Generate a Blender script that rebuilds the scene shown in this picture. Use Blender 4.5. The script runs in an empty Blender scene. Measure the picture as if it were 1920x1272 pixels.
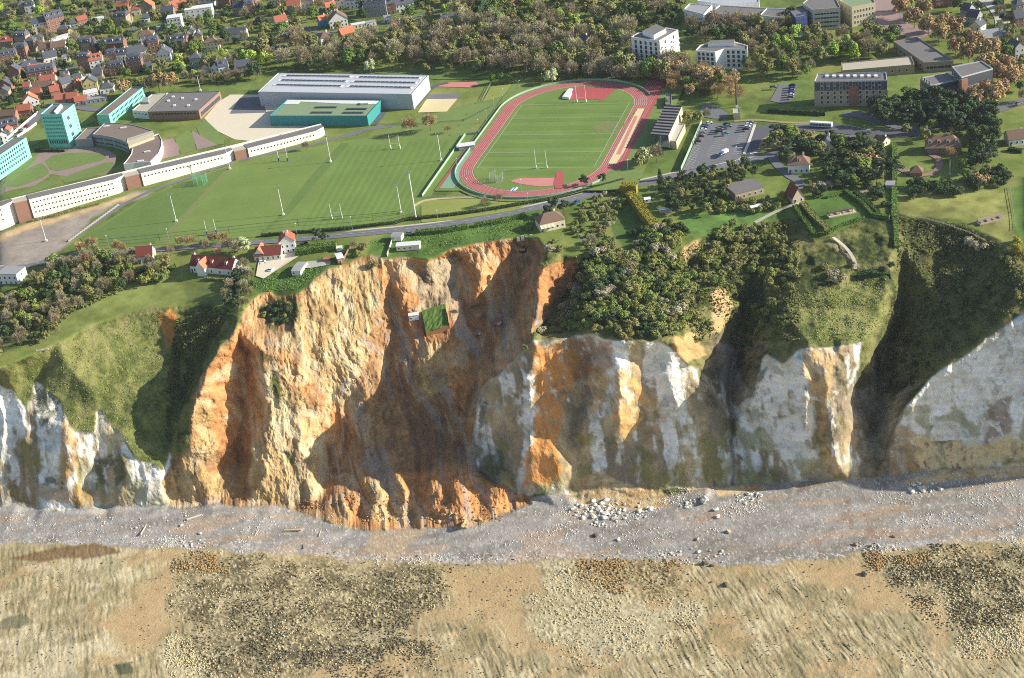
import bpy, bmesh, math, random
import numpy as np
from mathutils import Vector, Matrix
from mathutils.geometry import delaunay_2d_cdt
random.seed(7)
SC = bpy.context.scene
COL = SC.collection
# ------------------------------------------------------------------ camera
W, H = 1920.0, 1272.0
FPX, PITCH, ROLL, HC = 2931.4, 0.49767, -0.13805, 332.4
vF = np.array([0, math.cos(PITCH), -math.sin(PITCH)])
_R0 = np.array([1.0, 0, 0]); _U0 = np.cross(_R0, vF)
vR = math.cos(ROLL)*_R0 + math.sin(ROLL)*_U0
vU = -math.sin(ROLL)*_R0 + math.cos(ROLL)*_U0
EYE = np.array([0, 0, HC])
cam = bpy.data.cameras.new('camera'); camo = bpy.data.objects.new('camera', cam); COL.objects.link(camo)
cam.sensor_width = 36; cam.lens = 36*FPX/W; cam.clip_end = 20000; cam.clip_start = 1
camo.matrix_world = Matrix(((vR[0], vU[0], -vF[0], 0), (vR[1], vU[1], -vF[1], 0), (vR[2], vU[2], -vF[2], HC), (0, 0, 0, 1)))
SC.camera = camo
SC.cycles.use_denoising = False; SC.cycles.filter_width = 1.05
# ------------------------------------------------------------------ light
SUN_EL, SUN_AZ = math.radians(24.5), math.radians(96)      # azimuth from +Y towards +X
SC.view_settings.view_transform = 'Standard'; SC.view_settings.look = 'None'
SC.view_settings.exposure = 0.74; SC.view_settings.gamma = 1
wd = bpy.data.worlds.new('World'); SC.world = wd; wd.use_nodes = True
nt = wd.node_tree; bg = nt.nodes['Background']
sky = nt.nodes.new('ShaderNodeTexSky'); sky.sky_type = 'NISHITA'; sky.sun_disc = False
sky.sun_elevation = SUN_EL; sky.sun_rotation = SUN_AZ; sky.altitude = 300
nt.links.new(sky.outputs[0], bg.inputs[0]); bg.inputs[1].default_value = 0.10
sd = Vector((math.sin(SUN_AZ)*math.cos(SUN_EL), math.cos(SUN_AZ)*math.cos(SUN_EL), math.sin(SUN_EL)))
sl = bpy.data.lights.new('sun', 'SUN'); sl.energy = 5.0; sl.angle = math.radians(0.5); sl.color = (1, 0.93, 0.80)
so = bpy.data.objects.new('sun', sl); COL.objects.link(so); so.rotation_euler = sd.to_track_quat('Z', 'Y').to_euler()
so.location = (400, 600, 300)

def ray(px, py):
    return vF*FPX + vR*(px-W/2) - vU*(py-H/2)
def at_z(px, py, z):
    d = ray(px, py); return EYE + d*((z-HC)/d[2])
def w_of(px, py, z):
    return 1.0/((at_z(px, py, z)-EYE) @ vF)
def lin(c):
    c = np.asarray(c, float)/255.0
    return np.where(c <= .04045, c/12.92, ((c+.055)/1.055)**2.4)
# ------------------------------------------------------------------ noise
_rs = np.random.RandomState(3)
_perm = np.concatenate([_rs.permutation(512)]*3)
_grad = _rs.uniform(-1, 1, 512)
def vnoise(x, y, seed=0):
    x = np.asarray(x, float)+seed*17.31; y = np.asarray(y, float)+seed*9.77
    xi = np.floor(x).astype(int); yi = np.floor(y).astype(int); fx = x-xi; fy = y-yi
    fx = fx*fx*fx*(fx*(fx*6-15)+10); fy = fy*fy*fy*(fy*(fy*6-15)+10)
    def g(a, b): return _grad[_perm[(_perm[a % 512]+b) % 512]]
    return (g(xi, yi)*(1-fx)+g(xi+1, yi)*fx)*(1-fy)+(g(xi, yi+1)*(1-fx)+g(xi+1, yi+1)*fx)*fy
def fbm(x, y, oct=4, seed=0, gain=.5):
    s = 0; a = 1; n = 0
    for k in range(oct):
        s = s+a*vnoise(x*2**k, y*2**k, seed+k*3); n += a; a *= gain
    return s/n
def ridged(x, y, oct=4, seed=0, gain=.5):
    s = 0; a = 1; n = 0
    for k in range(oct):
        s = s+a*(1-2*np.abs(vnoise(x*2**k, y*2**k, seed+k*3))); n += a; a *= gain
    return s/n
def sstep(a, b, x):
    t = np.clip((x-a)/(b-a), 0, 1); return t*t*(3-2*t)
# ------------------------------------------------------------------ terrain control lines (image position of each survey point, height)
LINES = [
 # far and near borders
 [(-400, -600, 0), (960, -600, 0), (2320, -600, 0)],
 [(-400, 2420, -77), (960, 2420, -85), (2320, 2420, -85)],
 # shingle lower edge
 [(-400, 1040, -76), (0, 1020, -76), (250, 1025, -77), (450, 1035, -79), (640, 1050, -82), (880, 1058, -83.5), (1100, 1048, -83.5), (1300, 1055, -83.5), (1370, 1065, -83.5), (1550, 1050, -83.5), (1620, 1036, -83.5), (1920, 1012, -83.5), (2320, 990, -83.5)],
 # cliff foot
 [(-400, 990, -72), (0, 952, -72), (30, 945, -71), (60, 958, -72.5), (120, 956, -72.5), (200, 950, -72.5), (310, 948, -73), (345, 940, -73), (400, 937, -73), (470, 938, -74), (510, 942, -75), (560, 947, -77), (600, 955, -78), (650, 977, -80), (700, 970, -80), (760, 966, -80), (850, 972, -80.5), (890, 968, -80.5), (985, 935, -80), (1050, 924, -80), (1085, 934, -80.3), (1130, 947, -81), (1185, 945, -80.9), (1250, 930, -80.3), (1340, 912, -80), (1480, 905, -80), (1590, 902, -80), (1640, 896, -80), (1760, 883, -80), (1920, 874, -80), (2320, 850, -80)],
 # plateau inland reference
 [(-400, 470, -4), (-100, 500, -4), (0, 500, -3), (180, 480, -1), (330, 462, 0), (560, 440, 0), (700, 440, 0), (850, 425, 0), (960, 400, 0), (1010, 400, 0), (1120, 400, -1), (1240, 400, -1), (1330, 385, -1), (1450, 380, -1), (1560, 395, -1), (1680, 375, -1), (1780, 380, -1), (1910, 420, -1), (2320, 480, -1)],
 # plateau edge
 [(-400, 760, -14), (0, 690, -11), (60, 665, -10), (105, 645, -9), (170, 610, -8), (230, 590, -8), (300, 572, -8), (350, 566, -8), (420, 575, -7), (455, 568, -6), (480, 553, -5), (515, 545, -5), (560, 548, -4), (585, 532, -3), (620, 508, -2), (660, 492, -2), (690, 480, -2), (720, 486, -2), (750, 484, -2), (800, 487, -2), (850, 468, -1.5), (920, 455, -1), (970, 446, -1), (1010, 446, -1)],
 # left chalk lip (grass above)
 [(-400, 800, -30), (0, 722, -24), (23, 730, -26), (53, 772, -34), (72, 715, -26), (90, 726, -27), (113, 772, -35), (140, 809, -41), (177, 806, -41), (184, 770, -36), (223, 817, -43), (245, 847, -49), (264, 864, -53), (302, 883, -57.5), (313, 850, -53)],
 # shaded dell between grass and the orange crest
 [(425, 588, -9), (395, 640, -19), (365, 690, -29), (340, 740, -37), (328, 790, -46), (313, 850, -53), (322, 900, -64), (320, 944, -73)],
 # small scarp in the grass
 [(300, 585, -8.5), (315, 620, -17), (325, 660, -25)], [(350, 572, -8.5), (345, 610, -14), (335, 665, -23)],
 # orange crest
 [(452, 605, -8), (418, 655, -13), (388, 698, -19), (366, 745, -26.5), (362, 800, -39), (350, 860, -53), (340, 940, -73)],
 # gully beside orange face
 [(448, 620, -11.5), (458, 660, -24), (462, 720, -38), (455, 800, -54), (455, 870, -66), (462, 937, -74)],
 # grey ridge
 [(480, 600, -11), (482, 660, -18), (494, 700, -26), (503, 745, -36), (500, 820, -50), (492, 900, -65), (490, 940, -75)],
 # scoop with bushes
 [(500, 570, -9), (530, 585, -11), (545, 612, -15.5), (520, 625, -16), (490, 590, -11)],
 # tan face
 [(560, 548, -4), (556, 640, -18), (560, 760, -42), (575, 860, -61), (585, 950, -77.5)],
 [(640, 515, -4), (640, 640, -24), (615, 760, -49), (600, 850, -66)],
 # gully between tan face and slump
 [(712, 505, -5), (708, 545, -11), (697, 610, -22), (688, 680, -34.5), (650, 760, -51), (622, 850, -69), (612, 900, -75)],
 # headscarp foot inside the slide
 [(708, 545, -11), (735, 555, -17), (742, 590, -23), (785, 597, -22.5), (840, 592, -21), (880, 575, -20.5), (930, 560, -22), (975, 520, -17), (990, 470, -9), (1010, 446, -1)],
 # scarp spurs
 [(730, 500, -6), (735, 530, -11)], [(745, 500, -5), (755, 540, -10), (750, 585, -19)], [(775, 495, -6), (800, 540, -14)], [(860, 480, -8), (850, 530, -16), (845, 585, -21)], [(885, 475, -5), (905, 520, -11), (885, 570, -18)], [(950, 462, -5), (948, 500, -12), (930, 555, -22)], [(968, 455, -4), (965, 470, -9)],
 # slide body
 [(742, 590, -23), (734, 680, -39), (715, 780, -56), (690, 860, -67), (680, 920, -73), (675, 970, -80)],
 [(790, 640, -29), (790, 700, -39), (760, 780, -55.5), (740, 860, -66), (745, 900, -70), (760, 966, -80)],
 [(840, 635, -27), (850, 700, -40), (840, 780, -56), (830, 850, -66), (830, 900, -70), (850, 972, -80.5)],
 [(905, 615, -28), (890, 690, -41), (880, 780, -58), (868, 850, -68), (885, 888, -73), (985, 930, -79.5)],
 # apron crest
 [(650, 900, -72), (700, 895, -70), (770, 885, -69), (830, 885, -68.5), (880, 895, -70), (930, 905, -74), (985, 930, -79.5)],
 # dark flank under the promontory
 [(990, 500, -13), (975, 560, -25), (940, 620, -31), (905, 660, -36)],
 # promontory ridge and chalk buttress lip
 [(1010, 446, -1), (1022, 470, -1.5), (1018, 510, -3), (1013, 560, -5), (1008, 600, -7), (1003, 628, -9), (985, 655, -14), (955, 685, -23), (925, 705, -29), (905, 730, -37)],
 [(1022, 470, -1.5), (1050, 478, -2), (1090, 484, -3)],
 [(1090, 484, -3), (1082, 520, -13), (1060, 560, -19), (1035, 595, -18), (1012, 618, -13)],
 [(905, 730, -37), (888, 800, -58), (880, 850, -68)],
 [(955, 685, -23), (945, 780, -46), (960, 870, -68), (985, 930, -79.5)],
 # chalk lip to the right
 [(1003, 628, -9), (1012, 645, -9.5), (1050, 640, -11), (1088, 636, -16), (1102, 632, -10), (1140, 634, -9), (1180, 640, -9.5), (1240, 640, -11.5), (1262, 650, -14.5), (1290, 695, -29), (1330, 770, -47), (1365, 830, -65)],
 # promontory plateau edge
 [(1090, 484, -3), (1120, 470, -3), (1180, 478, -3), (1255, 482, -3), (1275, 470, -3), (1290, 458, -3), (1310, 445, -3), (1400, 425, -5), (1480, 410, -5), (1530, 440, -3.5), (1560, 440, -2.5), (1620, 412, -2), (1680, 405, -2), (1760, 410, -2), (1850, 440, -2), (1910, 470, -2), (2320, 560, -2)],
 [(1262, 480, -5), (1262, 500, -9), (1290, 490, -9), (1320, 470, -6)],
 # slope above chalk
 [(1100, 560, -6), (1200, 570, -6.5), (1280, 590, -9.5), (1262, 650, -14.5)],
 [(1345, 550, -11), (1352, 580, -13), (1338, 620, -19), (1310, 670, -27)],
 # funnel gully
 [(1420, 500, -11), (1400, 560, -20), (1385, 620, -32), (1375, 700, -49), (1372, 800, -63), (1370, 907, -80)],
 [(1470, 560, -10), (1450, 620, -18), (1435, 660, -26), (1410, 720, -40), (1385, 790, -59)],
 # spur 2 lip
 [(1435, 660, -26), (1465, 680, -24.5), (1490, 660, -20), (1520, 655, -18.5), (1560, 658, -19), (1590, 650, -19), (1620, 640, -20), (1650, 600, -19), (1660, 560, -13), (1682, 470, -5)],
 [(1590, 650, -19), (1595, 700, -34), (1598, 780, -54), (1600, 850, -70), (1592, 900, -79.5)],
 [(1520, 655, -18.5), (1540, 730, -34), (1550, 830, -59), (1555, 903, -80)],
 # big gully
 [(1700, 470, -7), (1695, 560, -26), (1672, 640, -42), (1650, 720, -57), (1640, 800, -69), (1640, 896, -80)],
 # right wall lip
 [(1920, 592, -11), (1888, 608, -14), (1850, 632, -19), (1800, 672, -28), (1738, 712, -36.5), (1702, 760, -47), (1674, 800, -58), (1656, 850, -71)],
 [(1760, 560, -19), (1740, 640, -31), (1720, 700, -40)],
 [(1850, 520, -12), (1830, 600, -19)],
 [(1078, 922, -79.2), (1102, 910, -76.3), (1130, 897, -73.6), (1150, 902, -74.6), (1185, 912, -77), (1235, 921, -79.4)],
 [(1700, 838, -71), (1800, 834, -70.5), (1920, 836, -70)],
 [(1920, 592, -11), (2100, 560, -8), (2320, 600, -9)],
 [(2100, 640, -20), (2320, 660, -22)],
]
# relief: metres towards the viewer
RELIEF = [
 [(1002, 660, 3), (1000, 720, 7), (1003, 790, 9), (1000, 850, 13), (1005, 905, 9)], [(1045, 860, 8), (1050, 900, 5)],
 [(1090, 660, -5), (1091, 700, -8), (1086, 780, -7), (1080, 850, -4), (1078, 900, -1)],
 [(1108, 660, 1), (1112, 720, 4), (1106, 790, 3)], [(1140, 660, -2), (1142, 730, -5), (1142, 860, -3)],
 [(1152, 690, 4), (1160, 740, 6), (1160, 800, 4)], [(1208, 700, -3), (1212, 800, -4), (1220, 880, 0)],
 [(1270, 760, 2), (1260, 850, 2)], [(1330, 850, 0)],
 [(1498, 690, 5), (1506, 760, 7), (1512, 850, 4)], [(1530, 700, 0), (1532, 800, -2), (1535, 870, -1)],
 [(1545, 690, 3), (1555, 760, 4), (1565, 850, 5), (1575, 890, 4)], [(1580, 700, 4), (1585, 780, 5)],
 [(1450, 760, 0), (1440, 850, -1)], [(1480, 720, 2), (1470, 800, 0)],
 [(1700, 830, 3), (1720, 845, 5), (1715, 880, 5)], [(1690, 870, 2)], [(1755, 850, 1), (1800, 850, 1), (1920, 850, 2)],
 [(1780, 780, -2), (1850, 760, 0), (1920, 740, 0)], [(1820, 700, 0)],
 [(40, 830, 0), (60, 800, -2)], [(125, 810, 3), (128, 860, 5), (115, 910, 3)], [(160, 850, 2)], [(205, 830, -3), (200, 880, -6)], [(236, 870, 4), (240, 900, 3)],
 [(85, 900, -4)], [(275, 900, 2), (300, 925, 2)],
 [(836, 905, -2), (838, 950, -2)], [(868, 892, 3), (858, 925, 3), (846, 958, 4)], [(888, 905, -1.5), (900, 945, -2)], [(908, 905, 1), (938, 925, 5), (932, 948, 3)], [(778, 905, -3), (792, 945, -5)], [(690, 905, 1), (712, 930, 2), (698, 958, 2.5)], [(722, 910, -2), (728, 950, -3)], [(740, 900, 1.5), (760, 930, 1), (752, 955, 2)], [(806, 900, 1), (822, 935, 1.5), (808, 955, 1)], [(650, 925, 3), (660, 955, 3)], [(672, 920, -2), (676, 955, -2)],
 [(640, 900, 0)], [(985, 930, 0)], [(600, 620, 1.5), (610, 690, 1.5)], [(575, 590, -1), (585, 660, -1.5)], [(560, 700, 2), (540, 650, 1)], [(655, 600, 1), (650, 680, 1)],
 [(690, 640, 0)], [(700, 740, 2), (690, 800, 3), (660, 850, 2)], [(715, 700, -1), (740, 760, -2), (715, 830, -2)], [(770, 720, 2), (760, 800, 1)], [(800, 760, -2), (790, 830, -2)], [(830, 660, 2), (870, 690, 4), (850, 740, 2)], [(860, 640, 1), (880, 650, 3)], [(820, 720, -2)],
 [(400, 760, 3), (400, 840, 2)], [(425, 720, -1), (420, 850, -2)], [(385, 880, 3), (390, 920, 3)], [(360, 900, 2)], [(430, 900, 0)],
 [(490, 760, -1), (490, 850, -2)], [(1060, 930, 3)], [(1700, 895, 1), (1760, 890, 3), (1840, 884, 3), (1920, 880, 3)], [(1315, 925, 2), (1325, 932, 3)],
]
ZERO = [[(x, y, 0) for (x, y, z) in LINES[i]] for i in (0, 1, 2, 5, 6)] + [[(x, y+30, 0) for (x, y, z) in LINES[3]]] + [[(1012, 640, 0), (1100, 630, 0), (1240, 640, 0), (1365, 830, 0)], [(1435, 660, 0), (1590, 648, 0), (1668, 850, 0)], [(1920, 592, 0), (1745, 712, 0), (1715, 760, 0)], [(740, 596, 0), (905, 615, 0), (888, 800, 0)], [(366, 745, 0), (340, 940, 0)], [(462, 720, 0), (455, 870, 0)], [(610, 760, 0), (622, 850, 0)], [(955, 685, 0), (960, 870, 0)], [(313, 850, 0), (320, 940, 0)]]
cx = np.concatenate([np.arange(-400, -10, 30), np.arange(-10, 1931, 2), np.arange(1960, 2321, 30)]).astype(float)
cy = np.concatenate([np.arange(-600, -20, 20), np.arange(-6, 1279, 2), np.arange(1300, 2401, 20)]).astype(float)
GX, GY = np.meshgrid(cx, cy)
def tin(lines, val):
    pts = []; idx = {}; edges = []; vals = []
    for ln in lines:
        prev = None
        for (x, y, v) in ln:
            k = (x, y)
            if k not in idx: idx[k] = len(pts); pts.append(Vector((x, y))); vals.append(val(x, y, v))
            if prev is not None and prev != idx[k]: edges.append((prev, idx[k]))
            prev = idx[k]
    vc, ec, fc, ov, oe, of = delaunay_2d_cdt(pts, edges, [], 0, 1e-4, True)
    vv = np.zeros(len(vc)); miss = []
    for i, o in enumerate(ov):
        if len(o): vv[i] = vals[o[0]]
        else: miss.append(i)
    for i in miss:                                   # crossing of two lines: average along neighbours
        nb = [b if a == i else a for a, b in ec if i in (a, b)]
        nb = [n for n in nb if len(ov[n])]
        if nb:
            wts = np.array([1/(vc[n]-vc[i]).length for n in nb]); vv[i] = (wts*np.array([vv[n] for n in nb])).sum()/wts.sum()
    out = np.full(GX.shape, np.nan)
    for f in fc:
        a, b, c = (np.array(vc[i]) for i in f); va, vb, vcx = (vv[i] for i in f)
        x0, x1 = np.searchsorted(cx, [min(a[0], b[0], c[0])-1e-6, max(a[0], b[0], c[0])+1e-6])
        y0, y1 = np.searchsorted(cy, [min(a[1], b[1], c[1])-1e-6, max(a[1], b[1], c[1])+1e-6])
        if x1 <= x0 or y1 <= y0: continue
        X = GX[y0:y1, x0:x1]; Y = GY[y0:y1, x0:x1]
        det = (b[1]-c[1])*(a[0]-c[0])+(c[0]-b[0])*(a[1]-c[1])
        if abs(det) < 1e-9: continue
        l0 = ((b[1]-c[1])*(X-c[0])+(c[0]-b[0])*(Y-c[1]))/det
        l1 = ((c[1]-a[1])*(X-c[0])+(a[0]-c[0])*(Y-c[1]))/det
        l2 = 1-l0-l1
        m = (l0 > -1e-6) & (l1 > -1e-6) & (l2 > -1e-6)
        sub = out[y0:y1, x0:x1]; sub[m] = (l0*va+l1*vb+l2*vcx)[m]
    return out
def blur(a, n):
    for _ in range(n):
        p = np.pad(a, 1, mode='edge')
        a = (p[:-2, 1:-1]+p[2:, 1:-1]+2*p[1:-1, 1:-1])/4
        p = np.pad(a, 1, mode='edge')
        a = (p[1:-1, :-2]+p[1:-1, 2:]+2*p[1:-1, 1:-1])/4
    return a
def bblur(a, r, n=3):
    for _ in range(n):
        for ax in (0, 1):
            p = np.pad(a, [(r+1, r) if k == ax else (0, 0) for k in (0, 1)], mode='edge'); c = np.cumsum(p, axis=ax); m = a.shape[ax]
            a = (np.take(c, np.arange(2*r+1, 2*r+1+m), axis=ax)-np.take(c, np.arange(0, m), axis=ax))/(2*r+1)
    return a
def inpoly(px, py, poly):
    px = np.asarray(px, float); r = np.zeros(px.shape, bool); n = len(poly); j = n-1
    for i in range(n):
        xi, yi = poly[i][:2]; xj, yj = poly[j][:2]
        if yi != yj:
            r ^= ((yi > py) != (yj > py)) & (px < (xj-xi)*(py-yi)/(yj-yi)+xi)
        j = i
    return r
def line_y(line, x):
    return np.interp(x, [p[0] for p in line], [p[1] for p in line])
WGT = tin(LINES, w_of)
REL = np.nan_to_num(tin(RELIEF+ZERO, lambda x, y, v: v))
def warp(a):
    wm = sstep(-10, 40, GY-np.minimum(line_y(sorted(LINES[5]+LINES[37]), GX), 2000))*sstep(4, 40, line_y(LINES[3], GX)-GY)*((GX > -9) & (GX < 1929))
    dx = wm*(9*fbm(GX/60, GY/60, 3, 201)+3.5*fbm(GX/16, GY/16, 2, 202)); dy = wm*(7*fbm(GX/60, GY/60, 3, 203)+3*fbm(GX/16, GY/16, 2, 204))
    x, y = GX+dx*1.6, GY+dy*1.6; i = np.clip(np.searchsorted(cx, x)-1, 0, len(cx)-2); j = np.clip(np.searchsorted(cy, y)-1, 0, len(cy)-2)
    fx = (x-cx[i])/(cx[i+1]-cx[i]); fy = (y-cy[j])/(cy[j+1]-cy[j])
    return (a[j, i]*(1-fx)+a[j, i+1]*fx)*(1-fy)+(a[j+1, i]*(1-fx)+a[j+1, i+1]*fx)*fy
WGT = warp(WGT); REL = warp(REL)
FINE = (GX > -11) & (GX < 1931)
WB = blur(WGT, 3); PB = blur(WB, 70); edgey = line_y(sorted(LINES[5]+LINES[37]), GX)
kk = sstep(0, 40, edgey-18-GY); WB = WB*(1-kk)+PB*kk
WGT = np.where((GX > -6) & (GX < 1926) & (GY > 330) & (GY < 1270), WB, WGT)
REL = blur(REL, 4)
DIR = vF[None, None, :]*FPX + vR*(GX[..., None]-W/2) - vU*(GY[..., None]-H/2)
DIR = DIR/FPX                                     # depth 1 along F
POS0 = EYE + DIR/WGT[..., None]
X0, Y0, Z0 = POS0[..., 0], POS0[..., 1], POS0[..., 2]
# ------------------------------------------------------------------ terrain: soils, displacement, colour
JX = fbm(X0/14, Z0/14+Y0/14, 4, 11); JY = fbm(X0/14+40, Z0/14+Y0/14, 4, 12)
def zone(poly, jit=6, soft=1):
    m = inpoly(GX+JX*jit*2, GY+JY*jit*2, poly).astype(float)
    return blur(m, soft) if soft else m
def above(line): return GY < line_y(line, GX)
FOOT = LINES[3]; SHING = LINES[2]; EDGE = LINES[5]
foot_y = line_y(FOOT, GX); shing_y = line_y(SHING, GX)
SLIDE = [(452, 602), (470, 566), (505, 546), (520, 556), (560, 548), (590, 528), (620, 507), (660, 490), (690, 480), (720, 487), (760, 483), (800, 488), (850, 468), (920, 454), (970, 446), (1012, 446), (1020, 468), (1017, 508), (1052, 490), (1087, 486), (1082, 515), (1062, 548), (1030, 592), (1010, 610), (985, 652), (955, 682), (925, 702), (902, 735), (887, 800), (880, 850), (892, 882), (985, 926), (1000, 945), (890, 990), (640, 990), (560, 958), (500, 946), (320, 955), (302, 905), (322, 858), (352, 846), (360, 745), (383, 700), (413, 655)]
LEFTCH = LINES[6][1:] + [(330, 944), (200, 955), (-60, 960)]
LEFTCH = [(-400, 800), (-400, 1000)][::1] + [(-60, 960), (60, 965), (200, 955), (330, 948)] + [(x, y) for x, y, z in LINES[6][::-1]]
MIDCH = [(905, 728), (925, 703), (955, 683), (985, 658), (1003, 634), (1050, 634), (1100, 628), (1180, 640), (1240, 638), (1262, 650), (1290, 690), (1315, 700), (1345, 640), (1375, 650), (1385, 700), (1410, 735), (1435, 672), (1465, 684), (1490, 660), (1520, 652), (1560, 656), (1592, 648), (1618, 640), (1608, 700), (1600, 780), (1640, 850), (1668, 840), (1672, 798), (1700, 758), (1736, 712), (1800, 672), (1850, 630), (1888, 606), (1940, 585), (2320, 640), (2320, 850), (1920, 876), (1640, 900), (1370, 912), (1050, 926), (985, 932), (892, 886), (880, 850), (887, 800)]
m_slide = zone(SLIDE, 4); m_lch = zone(LEFTCH, 7); m_mch = zone(MIDCH, 5)
m_beach = ((GY > foot_y+JX*5) & (GY < shing_y+8*fbm(X0/10, X0*0, 4, 5))).astype(float); m_beach = blur(m_beach, 1)
m_fore = blur((GY >= shing_y+8*fbm(X0/10, X0*0, 4, 5)).astype(float), 1)
m_chalk = np.clip(m_lch+m_mch, 0, 1)*(1-m_slide)*(1-m_beach)*(1-m_fore)
m_slide = m_slide*(GY < foot_y+30)
m_beach = m_beach*(1-m_slide)
# everything from the cliff edge down that is neither chalk nor slide: grown-over slope
LOWER = [(-400, 780), (0, 690), (60, 665), (105, 647), (170, 612), (230, 592), (300, 574), (420, 577), (452, 600), (1020, 470), (1090, 484), (1120, 470), (1180, 478), (1255, 482), (1290, 458), (1400, 425), (1480, 410), (1530, 440), (1560, 440), (1620, 412), (1680, 405), (1760, 410), (1850, 440), (1910, 470), (2320, 560), (2320, 900), (-400, 1000)]
m_slope = zone(LOWER, 3)*(1-m_slide)*(1-m_chalk)*(1-m_beach)*(1-m_fore)
# ---- displacement along the sight line, metres towards the sea
u1 = X0+11*fbm(X0/28, Z0/22, 3, 31)+.25*Z0
wz = Z0+9*fbm(X0/18, Z0/18, 3, 32)
d_soil = 2.4*ridged(u1/24, wz/46, 2, 20) + 1.3*ridged(u1/13, wz/24, 4, 21) + .45*ridged(u1/3.6, wz/6, 3, 22) + .55*fbm(X0/1.6, Z0/2.2, 3, 23) - 1.8
d_soil += .55*ridged(X0/4.5, wz/5, 4, 26)+.3*fbm(X0/.9, Z0/.9, 2, 27)
d_soil += .8*(sstep(-.1, .25, fbm(X0/6, Z0/9, 3, 25)))
d_chalk = 1.3*ridged(X0/12+.3*fbm(X0/9, Z0/9, 2, 8), Z0/60, 3, 41) + .7*fbm(X0/5, Z0/6, 4, 42) + .22*fbm(X0/1.5, Z0/1.2, 3, 43) + 0*np.sin(Z0*2.3+fbm(X0/20, Z0/9, 2, 44)*3) - .8
gsm = 1-.6*np.clip(sum(zone(g, 8, 6) for g in [[(20, 700), (100, 645), (300, 580), (340, 620), (320, 720), (310, 850), (240, 840), (140, 810), (60, 770)], [(1500, 640), (1490, 560), (1560, 540), (1665, 530), (1660, 600), (1620, 645)]]), 0, 1)
d_veg = gsm*1.0*fbm(X0/7, Y0/7+Z0/7, 4, 51) + gsm*.5*fbm(X0/1.8, Y0/1.8+Z0/1.8, 3, 52)
d_beach = .25*fbm(X0/7, Y0/3, 3, 61) + .12*fbm(X0/1.2, Y0/1.2, 3, 62)
# foreshore: layout of reef, sand and rubble
SAND = [[(255, 1050), (315, 1040), (330, 1060), (322, 1110), (310, 1170), (308, 1230), (285, 1215), (215, 1180), (150, 1165), (165, 1150), (230, 1150), (240, 1120), (205, 1105), (260, 1075)],
        [(480, 1040), (640, 1052), (700, 1062), (860, 1062), (950, 1058), (960, 1090), (990, 1110), (975, 1130), (1010, 1160), (1020, 1200), (1070, 1230), (1030, 1250), (960, 1190), (880, 1165), (800, 1180), (800, 1140), (820, 1110), (840, 1080), (760, 1070), (640, 1065), (560, 1060)],
        [(1180, 1110), (1290, 1095), (1350, 1075), (1560, 1045), (1600, 1030), (1625, 1045), (1680, 1080), (1690, 1110), (1760, 1170), (1790, 1200), (1785, 1225), (1700, 1180), (1660, 1150), (1600, 1120), (1560, 1085), (1480, 1075), (1380, 1085), (1300, 1110), (1230, 1130)],
        [(640, 1240), (720, 1225), (820, 1190), (790, 1230), (700, 1272), (640, 1290)]]
DARK = [[(315, 1050), (340, 1035), (500, 1045), (640, 1070), (760, 1068), (860, 1065), (830, 1090), (800, 1130), (790, 1190), (800, 1215), (700, 1260), (640, 1290), (500, 1290), (380, 1290), (350, 1220), (320, 1150), (310, 1090)],
        [(1610, 1045), (1650, 1035), (1780, 1040), (1960, 1020), (1960, 1200), (1850, 1180), (1790, 1190), (1740, 1140), (1690, 1110), (1680, 1080)],
        [(1080, 1055), (1200, 1048), (1300, 1050), (1310, 1080), (1240, 1110), (1160, 1115), (1110, 1090)]]
PALE = [[(940, 1060), (1080, 1050), (1120, 1090), (1180, 1115), (1290, 1100), (1310, 1150), (1260, 1230), (1130, 1250), (1060, 1220), (1010, 1195), (1000, 1150), (980, 1110)],
        [(310, 1200), (350, 1190), (400, 1260), (420, 1300), (310, 1300)], [(1790, 1195), (1850, 1175), (1960, 1195), (1960, 1230), (1850, 1235), (1800, 1225)]]
spk = fbm(X0/1.1, Y0/1.1, 3, 79)+.8*fbm(X0/7, Y0/7, 4, 78)
FX = fbm(GX/75, GY/50, 5, 211); FY = fbm(GX/75+31, GY/50, 5, 212)
wide = lambda p: bblur(inpoly(GX+80*FX, GY+44*FY, p).astype(float), 4)
m_sand = np.clip(sum(wide(p) for p in SAND), 0, 1)
m_sand = m_sand*m_fore*sstep(-.4, .05, -spk+.9*(2*m_sand-1))
spk = fbm(X0/1.1, Y0/1.1, 3, 79)+.8*fbm(X0/7, Y0/7, 4, 78)
m_dark = np.clip(sum(wide(p) for p in DARK), 0, 1)*m_fore*(1-.7*m_sand)
m_dark = m_dark*sstep(-.35, .05, spk+.8*(2*m_dark-1))
m_pale = np.clip(sum(wide(p) for p in PALE), 0, 1)*.75*m_fore*(1-m_sand)
m_pale = m_pale*sstep(-.3, .1, spk+.8*(2*m_pale-1))
m_reef = m_fore*(1-m_sand)*(1-m_dark)*(1-m_pale)
_d = at_z(992, 1225, -84)-at_z(960, 1150, -84); _a = math.atan2(_d[1], _d[0]); ca, sa = -math.sin(_a), math.cos(_a)
ra = X0*ca+Y0*sa + 1.5*fbm(X0/9, Y0/9, 3, 71); rb = -X0*sa+Y0*ca
n3_ = fbm(X0/2, Y0/2, 3, 70)
rid = ridged(ra/1.15, rb/12, 3, 72)
patch = sstep(-.45, -.05, fbm(X0/16, Y0/12, 4, 73)+.3*n3_)
d_reef = (.42*rid*patch + .2*fbm(X0/1.3, Y0/1.3, 2, 74))
clod = np.maximum(0, fbm(X0/.9, Y0/.9, 2, 75)+.05)
clod2 = sstep(-.3, .2, fbm(X0/11, Y0/11, 3, 76))
d_rub = 1.0*clod*(.35+.65*clod2)
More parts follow.
